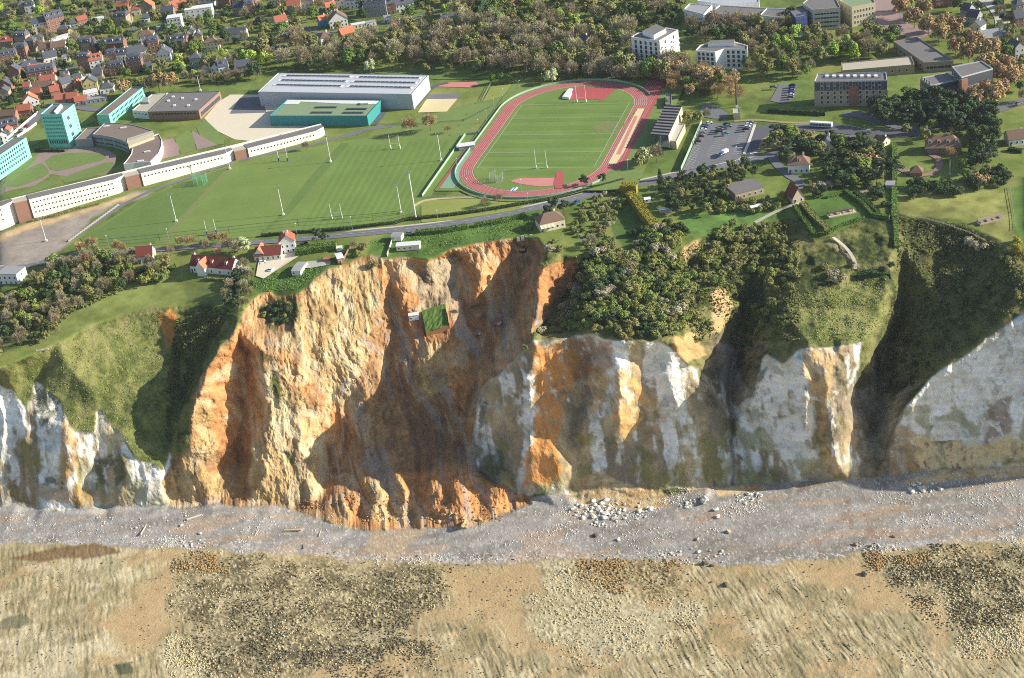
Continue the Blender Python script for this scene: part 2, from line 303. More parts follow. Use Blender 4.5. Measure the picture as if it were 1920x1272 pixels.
D = REL*1.0 + m_slide*d_soil + m_chalk*d_chalk + m_slope*d_veg + m_beach*d_beach + m_fore*(m_reef*d_reef+(m_dark+m_pale)*d_rub+m_sand*.06*fbm(X0/3, Y0/3, 2, 77))
near = FINE & (GY > 330)
D = np.where(near, D, 0.0)
RLEN = np.linalg.norm(DIR, axis=2, keepdims=True)
POS = POS0 - (DIR/RLEN)*D[..., None]
X1, Y1, Z1 = POS[..., 0], POS[..., 1], POS[..., 2]
# ---- colour
n1 = fbm(X0/30, Y0/30, 4, 81); n2 = fbm(X0/6, Y0/6, 4, 82); n3 = fbm(X0/1.5, (Y0+Z0)/1.5, 3, 83)
C = np.empty(GX.shape+(3,)); C[:] = lin((78, 92, 46))
def mix(m, col):
    global C
    col = lin(col) if not isinstance(col, np.ndarray) else col
    C = C*(1-m[..., None]) + col*m[..., None]
def ramp(t, cols):
    t = np.clip(t, 0, 1)*(len(cols)-1); i = np.minimum(t.astype(int), len(cols)-2); f = (t-i)[..., None]
    cc = np.array([lin(c) for c in cols]); return cc[i]*(1-f)+cc[i+1]*f
mix(np.ones(GX.shape), ramp(.5+n1*.8+n2*.5, [(84, 98, 48), (102, 118, 54), (116, 128, 64), (132, 134, 76)]))
# lawns and meadows: (outline, colour, mottle)
MEADOW = [
 ([(-20, 442), (70, 416), (140, 397), (214, 377), (250, 362), (280, 356), (290, 360), (262, 374), (215, 388), (175, 410), (130, 455), (85, 490), (30, 504), (-20, 508)], (158, 146, 134), .35),
 ([(-20, 446), (60, 420), (150, 396), (250, 366), (276, 362), (250, 375), (150, 405), (60, 430), (-20, 462)], (200, 172, 126), .4),
 ([(105, 645), (60, 640), (130, 590), (250, 535), (330, 525), (430, 520), (470, 545), (430, 572), (350, 564), (300, 570), (230, 588), (170, 608)], (112, 126, 62), .5),
 ([(470, 520), (560, 500), (650, 470), (690, 482), (640, 500), (560, 545), (480, 550)], (62, 104, 38), .5),
 ([(690, 455), (730, 440), (1010, 395), (1000, 446), (850, 466), (800, 485), (690, 478)], (64, 108, 36), .6),
 ([(1140, 400), (1190, 390), (1225, 450), (1250, 478), (1180, 476), (1150, 440)], (58, 92, 36), .3),
 ([(1270, 400), (1430, 375), (1500, 400), (1400, 425), (1330, 440), (1295, 440)], (66, 112, 46), .8),
 ([(1500, 375), (1560, 350), (1630, 400), (1610, 415), (1550, 440)], (72, 118, 44), .3),
 ([(1600, 350), (1660, 350), (1668, 400), (1645, 405)], (112, 126, 58), .3),
 ([(1680, 368), (1890, 355), (1905, 470), (1880, 460), (1800, 410), (1690, 404)], (146, 148, 76), .6),
 ([(1895, 350), (1960, 340), (1960, 470), (1905, 440)], (88, 128, 50), .3),
 ([(1270, 475), (1330, 440), (1340, 470), (1330, 500), (1345, 545), (1320, 560), (1275, 510)], (84, 118, 42), .8),
 ([(1520, 490), (1580, 450), (1680, 425), (1690, 460), (1665, 560), (1640, 600), (1560, 620), (1500, 640), (1470, 560)], (112, 122, 58), .6),
 ([(-20, 620), (60, 560), (110, 570), (90, 620), (20, 660)], (60, 84, 36), .4),
 ([(1680, 250), (1800, 260), (1850, 300), (1830, 350), (1700, 350), (1680, 300)], (96, 118, 50), .5),
 ([(1670, 130), (1720, 145), (1715, 185), (1668, 180)], (96, 124, 50), .3), ([(1440, 140), (1520, 130), (1520, 200), (1450, 200)], (92, 122, 50), .4),
 ([(1460, 70), (1500, 70), (1510, 120), (1460, 125)], (84, 120, 48), .3),
 ([(1040, 40), (1170, 30), (1170, 60), (1100, 70)], (92, 124, 54), .4), ([(370, 155), (480, 150), (1000, 140), (1000, 165), (810, 165), (480, 200), (380, 180)], (92, 118, 52), .5),
 ([(1280, 330), (1100, 360), (1180, 330), (1240, 290), (1300, 230), (1320, 235)], (88, 118, 48), .4),
]
for poly, col, mot in MEADOW:
    col = col if col[0] > 150 else tuple(.62*a+.38*b for a, b in zip(col, (120, 120, 72)))
    m = zone(poly, 2, 1); mix(m, ramp(.5+mot*(n2*1.1+n1*.8), [tuple(.8*c for c in col), col, tuple(min(255, 1.12*c+6) for c in col)]))
# overgrown slope: grass, bramble, bare patches
veg = ramp(.5+n1*.7+n2*.9+n3*.5, [(62, 70, 38), (84, 92, 48), (106, 110, 60), (124, 124, 74), (132, 126, 82)])
mix(m_slope, veg)
GRASSY = [[(20, 700), (100, 645), (300, 580), (340, 620), (320, 720), (310, 850), (300, 890), (240, 840), (140, 810), (60, 770), (20, 720)], [(1500, 640), (1490, 560), (1560, 540), (1665, 530), (1660, 600), (1620, 645), (1520, 655)]]
for g in GRASSY: mix(zone(g, 8, 2), ramp(.5+n1*.6+n2*.9+n3*.6, [(92, 100, 54), (112, 118, 64), (128, 130, 76), (140, 136, 88)]))
mix(zone([(1685, 420), (1800, 440), (1900, 480), (1930, 560), (1880, 600), (1780, 670), (1720, 720), (1650, 740), (1650, 640), (1680, 540)], 8, 2), ramp(.5+n1*.6+n2*1.1+n3*.5, [(64, 70, 42), (84, 88, 50), (100, 102, 58), (112, 110, 68)]))
# bare earth on the slopes
for p, c in [([(1275, 480), (1300, 455), (1318, 452), (1312, 475), (1275, 500)], (200, 166, 116)), ([(1335, 545), (1358, 550), (1370, 580), (1352, 620), (1335, 625), (1330, 590)], (196, 166, 120)), ([(1300, 585), (1330, 575), (1325, 545), (1303, 550)], (70, 80, 36)),
             ([(1255, 630), (1310, 620), (1320, 665), (1275, 690)], (202, 164, 112)), ([(300, 588), (322, 572), (330, 590), (326, 640), (312, 650)], (186, 128, 70)), ([(1885, 600), (1930, 580), (1935, 625), (1900, 630)], (196, 160, 110)),
             ([(1440, 540), (1470, 500), (1500, 520), (1470, 570)], (120, 110, 66)), ([(1545, 455), (1575, 440), (1610, 500), (1600, 505), (1565, 465)], (150, 140, 100))]:
    mix(zone(p, 5, 1)*sstep(-.35, .0, n2+.15), c)
# slide soils
st = fbm(u1/10+1.5*JX, wz/20, 4, 91); st2 = fbm(u1/2.2, wz/6, 4, 92)
tan_ = ramp(.55+st*.8+st2*.5+n3*.25, [(146, 120, 84), (174, 144, 98), (188, 158, 110), (198, 172, 126), (212, 194, 156)])
ora_ = ramp(.5+st*.7+st2*.5+n3*.25, [(158, 112, 74), (182, 130, 82), (194, 140, 90), (202, 154, 104), (212, 180, 136)])
bro_ = ramp(.5+st*.8+st2*.5+n3*.25, [(132, 102, 76), (154, 118, 82), (170, 132, 90), (184, 146, 104), (184, 162, 132)])  # brown soil of the slide body, darkened to deepen its shadow
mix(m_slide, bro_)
OR = [[(450, 600), (480, 560), (520, 548), (470, 640), (600, 700), (650, 800), (620, 830), (560, 720), (460, 650)], [(360, 745), (450, 610), (465, 680), (470, 800), (450, 860), (400, 910), (395, 800)], [(720, 487), (850, 466), (975, 446), (950, 480), (945, 560), (850, 590), (740, 596), (712, 540)],
      [(1010, 490), (1087, 486), (1080, 520), (1060, 550), (1010, 600)], [(740, 596), (900, 600), (960, 620), (900, 680), (860, 760), (820, 720), (760, 660)], [(640, 980), (650, 900), (880, 870), (1000, 930), (1000, 950), (880, 990)], [(590, 800), (650, 760), (640, 860), (600, 950), (585, 940)]]
for p in OR: mix(zone(p, 9, 2)*m_slide, ora_)
TA = [[(560, 560), (620, 510), (700, 495), (715, 540), (690, 680), (640, 770), (610, 740), (560, 660), (515, 660), (540, 600)], [(480, 670), (520, 690), (600, 790), (605, 900), (590, 950), (470, 940), (468, 800)], [(302, 905), (350, 850), (400, 900), (440, 870), (450, 935), (320, 955)], [(365, 745), (395, 745), (400, 880), (360, 850)], [(690, 905), (760, 890), (770, 965), (680, 970)], [(790, 640), (830, 640), (840, 720), (780, 760)]]
for p in TA: mix(zone(p, 9, 2)*m_slide, tan_)
mix(zone([(790, 495), (860, 470), (855, 560), (840, 590), (800, 590), (780, 540)], 6, 2)*m_slide, ramp(.5+n2+n3*.8, [(120, 104, 84), (150, 128, 100), (168, 148, 118)]))
for p in [[(505, 700), (530, 690), (545, 750), (538, 790), (515, 760)], [(530, 840), (545, 840), (548, 875), (535, 870)], [(478, 585), (505, 560), (545, 552), (562, 580), (545, 618), (515, 625)], [(480, 655), (500, 665), (520, 685), (490, 672)]]:
    mix(zone(p, 7, 1)*m_slide*sstep(-.2, .1, n2+n3*.6+.08), (84, 90, 46))
mix(zone([(478, 690), (505, 690), (545, 800), (520, 830)], 9, 2)*m_slide*.5, (206, 196, 160))
mix(m_slide*sstep(.24, .42, fbm(u1/6, wz/10, 4, 95)+.25*st2)*.55, (196, 178, 146))
mix(m_slide*sstep(.2, .4, fbm(u1/5+9, wz/12, 4, 96))*.4*(GY > 580), (104, 84, 66))
mix(m_slide*sstep(.28, .4, fbm(u1/4+30, wz/12, 3, 97))*.5*(GY > 600)*(GX > 640), (150, 150, 150))
# chalk
cw = ramp(.55+fbm(X0/9, Z0/6, 4, 101)*.9+fbm(X0/2.5, Z0/2, 3, 102)*.5, [(200, 196, 182), (218, 216, 206), (230, 229, 222), (238, 237, 233)])
mix(m_chalk, cw)
stn = 1.0*fbm(X0/11+.5*JX, Z0/42, 5, 103)+.3*fbm(X0/2.2, Z0/30, 3, 104)+.3*fbm(X0/3, Z0/3, 4, 105)
hh = np.clip((foot_y-GY)/280, 0, 1)
leftk = sstep(340, 300, GX); rightk = sstep(1640, 1690, GX)
stain = sstep(-.1, .2, stn+.06-.8*rightk*(hh > .2)-.12*leftk)
mix(m_chalk*stain*.92, ramp(.5+1.2*fbm(X0/12+7, Z0/20, 4, 99)+st2*.4+n3*.2, [(126, 110, 84), (154, 134, 100), (178, 156, 114), (198, 180, 144)]))
low = sstep(.2, .02, hh+.08*fbm(X0/9, X0*0, 3, 106))
mix(m_chalk*low*sstep(-.2, .2, fbm(X0/8, Z0/20, 3, 107)+.12)*.8, ramp(.5+st2, [(112, 92, 58), (140, 116, 70), (150, 140, 92)]))
mix(m_chalk*sstep(.05, .3, fbm(X0/7+50, Z0/9, 4, 108)-.1+.35*np.exp(-((GX-1400)/110)**2)-.6*(hh > .45))*.6, (128, 124, 58))
for p, c, k in [([(1000, 640), (1075, 636), (1090, 700), (1060, 760), (1045, 800), (1060, 880), (1040, 920), (985, 915), (990, 850), (1005, 780), (1010, 700)], (204, 140, 74), .9), ([(1095, 690), (1130, 690), (1135, 780), (1105, 790)], (206, 164, 100), .8), ([(1150, 700), (1205, 705), (1205, 790), (1165, 815), (1150, 760)], (206, 164, 100), .8),
                ([(1060, 640), (1150, 632), (1150, 690), (1080, 720)], (176, 132, 84), .7), ([(1495, 655), (1560, 655), (1560, 730), (1545, 800), (1570, 880), (1540, 890), (1530, 760), (1500, 700)], (206, 168, 110), .8), ([(1600, 850), (1700, 800), (1740, 830), (1720, 890), (1600, 900)], (176, 138, 84), .7), ([(1700, 820), (1930, 830), (1930, 862), (1730, 885)], (214, 190, 142), .95),  # last patch: cream band painted as sunlight on the right wall's foot
                ([(118, 780), (140, 790), (150, 870), (125, 920), (108, 900)], (186, 142, 84), .8), ([(320, 900), (345, 860), (340, 940), (320, 945)], (190, 150, 90), .7), ([(1840, 760), (1890, 740), (1900, 820), (1850, 830)], (126, 96, 64), .7), ([(80, 905), (200, 925), (200, 945), (60, 945)], (176, 140, 90), .7)]:
    mix(zone(p, 9, 2)*m_chalk*sstep(-.3, .0, n3*.6+st2+.2)*k, c)
for p in [[(880, 870), (930, 850), (950, 880), (930, 915), (895, 895)], [(890, 760), (915, 740), (910, 800), (885, 810)], [(1300, 700), (1350, 690), (1350, 760), (1330, 770)], [(165, 860), (230, 850), (240, 890), (220, 920), (180, 900)], [(70, 890), (130, 890), (130, 920), (80, 915)], [(50, 735), (90, 720), (110, 760), (75, 800)], [(1600, 690), (1640, 700), (1640, 830), (1605, 800)], [(1410, 700), (1440, 690), (1425, 740), (1400, 740)], [(1565, 690), (1595, 690), (1590, 740), (1570, 735)]]:
    mix(zone(p, 9, 1)*sstep(-.25, .1, n2+n3*.5+.02)*.8, (82, 84, 58))
mix(m_chalk*sstep(.3, .5, fbm(X0/5, Z0/6, 4, 109))*.4, (92, 92, 66))
mix(m_chalk*.12*(sstep(.2, .9, np.sin(Z0*1.9+2*fbm(X0/30, Z0/9, 2, 110)))), (150, 140, 120))
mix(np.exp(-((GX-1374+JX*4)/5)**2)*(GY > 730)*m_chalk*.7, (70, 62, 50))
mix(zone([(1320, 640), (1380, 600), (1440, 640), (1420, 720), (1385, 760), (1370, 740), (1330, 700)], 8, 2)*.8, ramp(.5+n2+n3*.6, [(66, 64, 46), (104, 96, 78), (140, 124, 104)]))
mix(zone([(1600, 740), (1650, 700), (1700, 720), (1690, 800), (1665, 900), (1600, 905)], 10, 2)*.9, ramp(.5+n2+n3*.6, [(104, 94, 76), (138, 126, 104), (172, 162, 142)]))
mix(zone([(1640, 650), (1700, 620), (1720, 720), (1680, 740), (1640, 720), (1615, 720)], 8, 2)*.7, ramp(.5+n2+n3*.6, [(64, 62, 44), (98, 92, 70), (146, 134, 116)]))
# shingle and beach
bt = fbm(X0/22, Y0/5, 4, 111); b2 = fbm(X0/3, Y0/3, 4, 112)
mix(m_beach, ramp(.5+bt*.7+b2*.5, [(130, 124, 114), (142, 137, 130), (153, 148, 142), (164, 159, 153)]))
mix(m_beach*sstep(.08, .32, fbm(X0/26, Y0/6, 4, 113))*.5, (178, 148, 118))
mix(m_beach*sstep(.12, .3, fbm(X0/4, Y0/12, 4, 114)-.004*np.abs(GX-1600))*.5, (140, 110, 96))
mix(zone([(700, 985), (790, 968), (800, 1000), (740, 1040), (680, 1040)], 8, 2)*m_beach*.7, (178, 156, 122))
mix(m_beach*sstep(.16, .3, fbm(X0/.8, Y0/.8, 2, 115)-.3+.3*sstep(26, 4, shing_y-GY))*.7, (206, 200, 188))
for p in [[(1085, 900), (1130, 890), (1250, 925), (1260, 945), (1190, 955), (1090, 945)], [(1690, 905), (1760, 885), (1930, 870), (1930, 895), (1780, 900), (1700, 915)], [(1340, 912), (1420, 908), (1440, 920), (1350, 930)]]:
    mix(zone(p, 5, 1), ramp(.5+n2+n3, [(170, 140, 98), (196, 168, 124), (206, 184, 144)]))
mix(zone([(0, 930), (30, 940), (60, 955), (300, 950), (420, 940), (420, 946), (200, 962), (0, 962)], 4, 1)*.5, (190, 186, 180))
# foreshore
mix(m_fore, ramp(.5+n1*.5+n2*.4, [(170, 145, 107), (180, 155, 115), (188, 163, 122)]))
mix(m_reef*patch, ramp(.5+rid*.45+n2*.5, [(126, 113, 86), (150, 136, 103), (174, 159, 122), (198, 184, 147)]))
mix(m_reef*sstep(.08, .3, fbm(X0/14+70, Y0/14, 3, 121))*.5*(GX < 320), (206, 194, 162))
mix(m_reef*sstep(.0, .3, fbm(X0/9+30, Y0/9, 4, 122))*.45, (126, 120, 84))
mix(m_dark, ramp(.5+clod*1.6-clod2*.35+n2*.5, [(96, 88, 66), (126, 115, 86), (152, 140, 106), (182, 168, 132)]))
mix(wide(DARK[2])*m_fore*.6*sstep(-.2, .2, spk), ramp(.5+n3+clod*1.4, [(112, 92, 56), (158, 132, 86), (194, 172, 122)]))
mix(m_pale, ramp(.45+clod*1.8+n3*.5, [(124, 116, 92), (158, 150, 120), (186, 178, 144), (204, 196, 162)]))
mix(zone([(10, 1050), (80, 1030), (180, 1018), (235, 1030), (190, 1045), (70, 1052)], 4, 1)*.8, (112, 86, 56))
mix(zone([(0, 1160), (40, 1150), (60, 1165), (30, 1185), (0, 1185)], 5, 1), (124, 120, 92)); mix(zone([(1880, 1040), (1930, 1035), (1930, 1075), (1895, 1065)], 5, 1), (140, 134, 100)); mix(zone([(215, 1245), (240, 1240), (245, 1262), (220, 1268)], 3, 1), (92, 94, 70))
ZN = np.stack([np.clip(m_slide+.35*m_chalk, 0, 1), np.clip(m_slope, 0, 1), np.clip(m_beach+m_fore, 0, 1)], -1)

def to_linked(name, me, mat, parent=None):
    o = bpy.data.objects.new(name, me); COL.objects.link(o)
    if mat: me.materials.append(mat)
    if parent: o.parent = parent
    return o
# ------------------------------------------------------------------ materials
MATS = {}
def nodes(name):
    m = bpy.data.materials.new(name); m.use_nodes = True; MATS[name] = m
    t = m.node_tree; return m, t, t.nodes['Principled BSDF']
def nz(t, scale, detail=4, vec=None, rough=.6):
    n = t.nodes.new('ShaderNodeTexNoise'); n.inputs['Scale'].default_value = scale; n.inputs['Detail'].default_value = detail; n.inputs['Roughness'].default_value = rough
    if vec: t.links.new(vec, n.inputs['Vector'])
    return n
def mth(t, op, a, b=None, clamp=False):
    n = t.nodes.new('ShaderNodeMath'); n.operation = op; n.use_clamp = clamp
    for i, v in enumerate((a, b)):
        if v is None: continue
        if isinstance(v, (int, float)): n.inputs[i].default_value = v
        else: t.links.new(v, n.inputs[i])
    return n.outputs[0]
def vscale(t, vec, f):
    n = t.nodes.new('ShaderNodeVectorMath'); n.operation = 'SCALE'; t.links.new(vec, n.inputs[0])
    if isinstance(f, (int, float)): n.inputs['Scale'].default_value = f
    else: t.links.new(f, n.inputs['Scale'])
    return n.outputs[0]
def mp_(t, vec, s):
    n = t.nodes.new('ShaderNodeMapping'); n.inputs['Scale'].default_value = s; t.links.new(vec, n.inputs[0]); return n.outputs[0]
def terrain_mat():
    m, t, b = nodes('terrain_soil')
    ca_ = t.nodes.new('ShaderNodeVertexColor'); ca_.layer_name = 'soil'
    zn = t.nodes.new('ShaderNodeVertexColor'); zn.layer_name = 'zone'
    sp = t.nodes.new('ShaderNodeSeparateColor'); t.links.new(zn.outputs[0], sp.inputs[0])
    geo = t.nodes.new('ShaderNodeNewGeometry'); P = geo.outputs['Position']
    a = nz(t, 1.3, 5, P, .7); c = nz(t, .35, 4, P, .6)
    f = mth(t, 'ADD', mth(t, 'MULTIPLY', a.outputs[0], .75), mth(t, 'MULTIPLY', c.outputs[0], .5))
    fine = nz(t, 2.6, 6, P, .8); streak = nz(t, .9, 6, mp_(t, P, (1.6, 1.0, .45)), .75)
    ex = mth(t, 'MULTIPLY', sp.outputs[0], mth(t, 'ADD', mth(t, 'MULTIPLY', fine.outputs[0], .9), mth(t, 'ADD', mth(t, 'MULTIPLY', streak.outputs[0], .9), -.9)))
    f = mth(t, 'ADD', mth(t, 'ADD', f, ex), .38)
    t.links.new(vscale(t, ca_.outputs[0], f), b.inputs['Base Color'])
    b.inputs['Roughness'].default_value = .95; b.inputs['Specular IOR Level'].default_value = .15
    bn = nz(t, .9, 6, P, .72); bp = t.nodes.new('ShaderNodeBump'); bp.inputs['Distance'].default_value = 1.0
    st_ = mth(t, 'ADD', mth(t, 'MULTIPLY', sp.outputs[0], .75), mth(t, 'ADD', mth(t, 'MULTIPLY', sp.outputs[1], .8), mth(t, 'MULTIPLY', sp.outputs[2], .35)))
    st_ = mth(t, 'ADD', st_, .08, True)
    t.links.new(st_, bp.inputs['Strength']); t.links.new(bn.outputs[0], bp.inputs['Height']); t.links.new(bp.outputs[0], b.inputs['Normal'])
    return m
# terrain mesh
ny, nx = GX.shape
me = bpy.data.meshes.new('terrain')
me.vertices.add(nx*ny); me.vertices.foreach_set('co', POS.reshape(-1).astype(np.float32))
ii = np.arange(nx*ny).reshape(ny, nx)
q = np.stack([ii[:-1, :-1], ii[1:, :-1], ii[1:, 1:], ii[:-1, 1:]], -1).reshape(-1, 4)
nq = len(q); me.loops.add(nq*4); me.polygons.add(nq)
me.loops.foreach_set('vertex_index', q.reshape(-1).astype(np.int32)); me.polygons.foreach_set('loop_start', (np.arange(nq)*4).astype(np.int32)); me.polygons.foreach_set('loop_total', np.full(nq, 4, np.int32))
me.update(calc_edges=True)
for nm_, arr in (('soil', C), ('zone', ZN)):
    at = me.color_attributes.new(nm_, 'FLOAT_COLOR', 'POINT')
    at.data.foreach_set('color', np.concatenate([arr, np.ones(arr.shape[:2]+(1,))], -1).reshape(-1).astype(np.float32))
hard = (np.clip(m_slide+m_chalk, 0, 1)[:-1, :-1] > .5).reshape(-1)
me.polygons.foreach_set('use_smooth', ~hard)
terrain = to_linked('terrain', me, terrain_mat()); terrain['kind'] = 'structure'; terrain['label'] = 'coastal land with orange landslide, chalk cliffs, shingle beach and reef'
def G(px, py, up=0.0):
    """world point of the ground seen at an image position"""
    i = int(np.clip(np.searchsorted(cx, px)-1, 0, nx-2)); j = int(np.clip(np.searchsorted(cy, py)-1, 0, ny-2))
    fx = (px-cx[i])/(cx[i+1]-cx[i]); fy = (py-cy[j])/(cy[j+1]-cy[j])
    p = (POS[j, i]*(1-fx)+POS[j, i+1]*fx)*(1-fy)+(POS[j+1, i]*(1-fx)+POS[j+1, i+1]*fx)*fy
    return Vector((p[0], p[1], p[2]+up))
# ------------------------------------------------------------------ builders
ORD = ['', 'second ', 'third ', 'fourth ', 'fifth ', 'sixth ', 'seventh ', 'eighth ', 'ninth ', 'tenth ', 'eleventh ', 'twelfth ', 'thirteenth ', 'fourteenth ', 'fifteenth ', 'sixteenth ', 'seventeenth ', 'eighteenth ', 'nineteenth ', 'twentieth ']
def ordinal(i, n):
    return 'leftmost ' if i == 0 else 'rightmost ' if i == n-1 else ORD[i]
class MB:
    def __init__(s): s.v = []; s.f = []; s.m = []
    def face(s, pts, m=0):
        b = len(s.v); s.v += [tuple(p) for p in pts]; s.f.append(tuple(range(b, b+len(pts)))); s.m.append(m)
    def box(s, x0, x1, y0, y1, z0, z1, m=0):
        b = len(s.v)
        s.v += [(x0, y0, z0), (x1, y0, z0), (x1, y1, z0), (x0, y1, z0), (x0, y0, z1), (x1, y0, z1), (x1, y1, z1), (x0, y1, z1)]
        for q in ((0, 3, 2, 1), (4, 5, 6, 7), (0, 1, 5, 4), (1, 2, 6, 5), (2, 3, 7, 6), (3, 0, 4, 7)): s.f.append(tuple(b+i for i in q)); s.m.append(m)
    def prism(s, poly, z0, z1, m=0, mt=None):
        n = len(poly); b = len(s.v)
        a = sum(poly[i][0]*poly[(i+1) % n][1]-poly[(i+1) % n][0]*poly[i][1] for i in range(n))
        if a < 0: poly = poly[::-1]
        zz = (lambda z: z if hasattr(z, '__len__') else [z]*n)
        z0, z1 = zz(z0), zz(z1)
        if a < 0: z0, z1 = z0[::-1], z1[::-1]
        s.v += [(p[0], p[1], z0[i]) for i, p in enumerate(poly)]+[(p[0], p[1], z1[i]) for i, p in enumerate(poly)]
        for i in range(n): j = (i+1) % n; s.f.append((b+i, b+j, b+n+j, b+n+i)); s.m.append(m)
        s.f.append(tuple(range(b+n, b+2*n))); s.m.append(m if mt is None else mt)
        s.f.append(tuple(range(b+n-1, b-1, -1))); s.m.append(m)
    def tube(s, p0, p1, r0, r1=None, n=6, m=0):
        r1 = r0 if r1 is None else r1
        p0, p1 = Vector(p0), Vector(p1); d = (p1-p0).normalized()
        u = d.orthogonal().normalized(); w = d.cross(u); b = len(s.v)
        for p, r in ((p0, r0), (p1, r1)):
            for k in range(n):
                a = 2*math.pi*k/n; s.v.append(tuple(p+u*(r*math.cos(a))+w*(r*math.sin(a))))
        for k in range(n): j = (k+1) % n; s.f.append((b+k, b+j, b+n+j, b+n+k)); s.m.append(m)
        s.f.append(tuple(range(b+n-1, b-1, -1))); s.m.append(m); s.f.append(tuple(range(b+n, b+2*n))); s.m.append(m)
    def sphere(s, c, r, n=8, k=5, m=0, sz=1):
        b = len(s.v)
        for i in range(k+1):
            t = math.pi*i/k
            for j in range(n):
                a = 2*math.pi*j/n; s.v.append((c[0]+r*math.sin(t)*math.cos(a), c[1]+r*math.sin(t)*math.sin(a), c[2]+r*sz*math.cos(t)))
        for i in range(k):
            for j in range(n):
                q = (j+1) % n; s.f.append((b+i*n+j, b+(i+1)*n+j, b+(i+1)*n+q, b+i*n+q)); s.m.append(m)
    def mesh(s, name, mats):
        me = bpy.data.meshes.new(name); me.from_pydata(s.v, [], s.f)
        for x in (mats if isinstance(mats, (list, tuple)) else [mats]): me.materials.append(MATS[x])
        if any(s.m): me.polygons.foreach_set('material_index', s.m)
        me.update(); return me
    def build(s, name, mats, parent=None, loc=None, rot=0):
        return put(s.mesh(name, mats), name, parent, loc, rot)
def put(me, name, parent=None, loc=None, rot=0, sc=None):
    o = bpy.data.objects.new(name, me); COL.objects.link(o)
    if parent: o.parent = parent
    if loc is not None: o.location = loc
    if rot: o.rotation_euler = (0, 0, rot)
    if sc is not None: o.scale = sc if hasattr(sc, '__len__') else (sc, sc, sc)
    return o
def tag(o, label, cat, group=None):
    o['label'] = label; o['category'] = cat
    if group: o['group'] = group
    return o
def thing(name, label, cat, loc=(0, 0, 0), rot=0, group=None):
    o = bpy.data.objects.new(name, None); COL.objects.link(o); o.location = loc; o.rotation_euler = (0, 0, rot)
    return tag(o, label, cat, group)
def dup(o, loc, rot=None, label=None, sc=None):
    c = o.copy(); COL.objects.link(c); c.location = loc
    if rot is not None: c.rotation_euler = (0, 0, rot)
    if sc is not None: c.scale = sc if hasattr(sc, '__len__') else (sc, sc, sc)
    if label: c['label'] = label
    for ch in list(o.children):
        k = ch.copy(); COL.objects.link(k); k.parent = c
        for g in list(ch.children):
            h = g.copy(); COL.objects.link(h); h.parent = k
    return c
def frame(a, b):
    """origin, bearing and length of a wall whose foot runs from image point a to b on the ground"""
    A, B = G(*a), G(*b); d = B-A
    return A, math.atan2(d.y, d.x), math.hypot(d.x, d.y)
def roofxy(pts, h, z=0):
    return [tuple(at_z(x, y, z+h)[:2]) for x, y in pts]
def Z(rx, ry, k):
    return lambda *p: [(rx+x/k, ry+y/k) for x, y in p]
Q1, Q2, Q3, Q4 = (Z(480*i, 0, 3.975) for i in range(4))
Q5, Q6, Q7, Q8 = (Z(480*i, 240, 3.975) for i in range(4))
QL = Z(0, 170, 4.571)
# ------------------------------------------------------------------ materials
def flat(name, rgb, rough=.8, var=.12, scale=.6, bump=0, rnd=0, spec=.3, metal=0, var2=0):
    m, t, b = nodes(name); geo = t.nodes.new('ShaderNodeNewGeometry')
    c = t.nodes.new('ShaderNodeRGB'); c.outputs[0].default_value = (*lin(rgb), 1)
    n = nz(t, scale, 5, geo.outputs['Position'], .65)
    f = mth(t, 'ADD', mth(t, 'MULTIPLY', n.outputs[0], 2*var), 1-var)
    if var2:
        n2_ = nz(t, scale/9, 3, geo.outputs['Position'], .6); f = mth(t, 'MULTIPLY', f, mth(t, 'ADD', mth(t, 'MULTIPLY', n2_.outputs[0], 2*var2), 1-var2))
    if rnd:
        oi = t.nodes.new('ShaderNodeObjectInfo'); f = mth(t, 'MULTIPLY', f, mth(t, 'ADD', mth(t, 'MULTIPLY', oi.outputs['Random'], 2*rnd), 1-rnd))
    t.links.new(vscale(t, c.outputs[0], f), b.inputs['Base Color'])
    b.inputs['Roughness'].default_value = rough; b.inputs['Specular IOR Level'].default_value = spec; b.inputs['Metallic'].default_value = metal
    if bump:
        bp = t.nodes.new('ShaderNodeBump'); bp.inputs['Strength'].default_value = bump; bp.inputs['Distance'].default_value = .2
        t.links.new(n.outputs[0], bp.inputs['Height']); t.links.new(bp.outputs[0], b.inputs['Normal'])
    return m
def leafy(name, rgb, hue=.03, val=.25):
    m, t, b = nodes(name); oi = t.nodes.new('ShaderNodeObjectInfo'); geo = t.nodes.new('ShaderNodeNewGeometry')
    h = t.nodes.new('ShaderNodeHueSaturation'); h.inputs['Color'].default_value = (*lin(rgb), 1)
    t.links.new(mth(t, 'ADD', mth(t, 'MULTIPLY', oi.outputs['Random'], 2*hue), .5-hue), h.inputs['Hue'])
    n = nz(t, .35, 3, geo.outputs['Position'])
    v = mth(t, 'ADD', mth(t, 'MULTIPLY', mth(t, 'FRACT', mth(t, 'MULTIPLY', oi.outputs['Random'], 7.3)), val), mth(t, 'ADD', mth(t, 'MULTIPLY', n.outputs[0], .5), .72-val/2))
    t.links.new(v, h.inputs['Value']); t.links.new(h.outputs[0], b.inputs['Base Color'])
    b.inputs['Roughness'].default_value = .8; b.inputs['Specular IOR Level'].default_value = .15
    return m
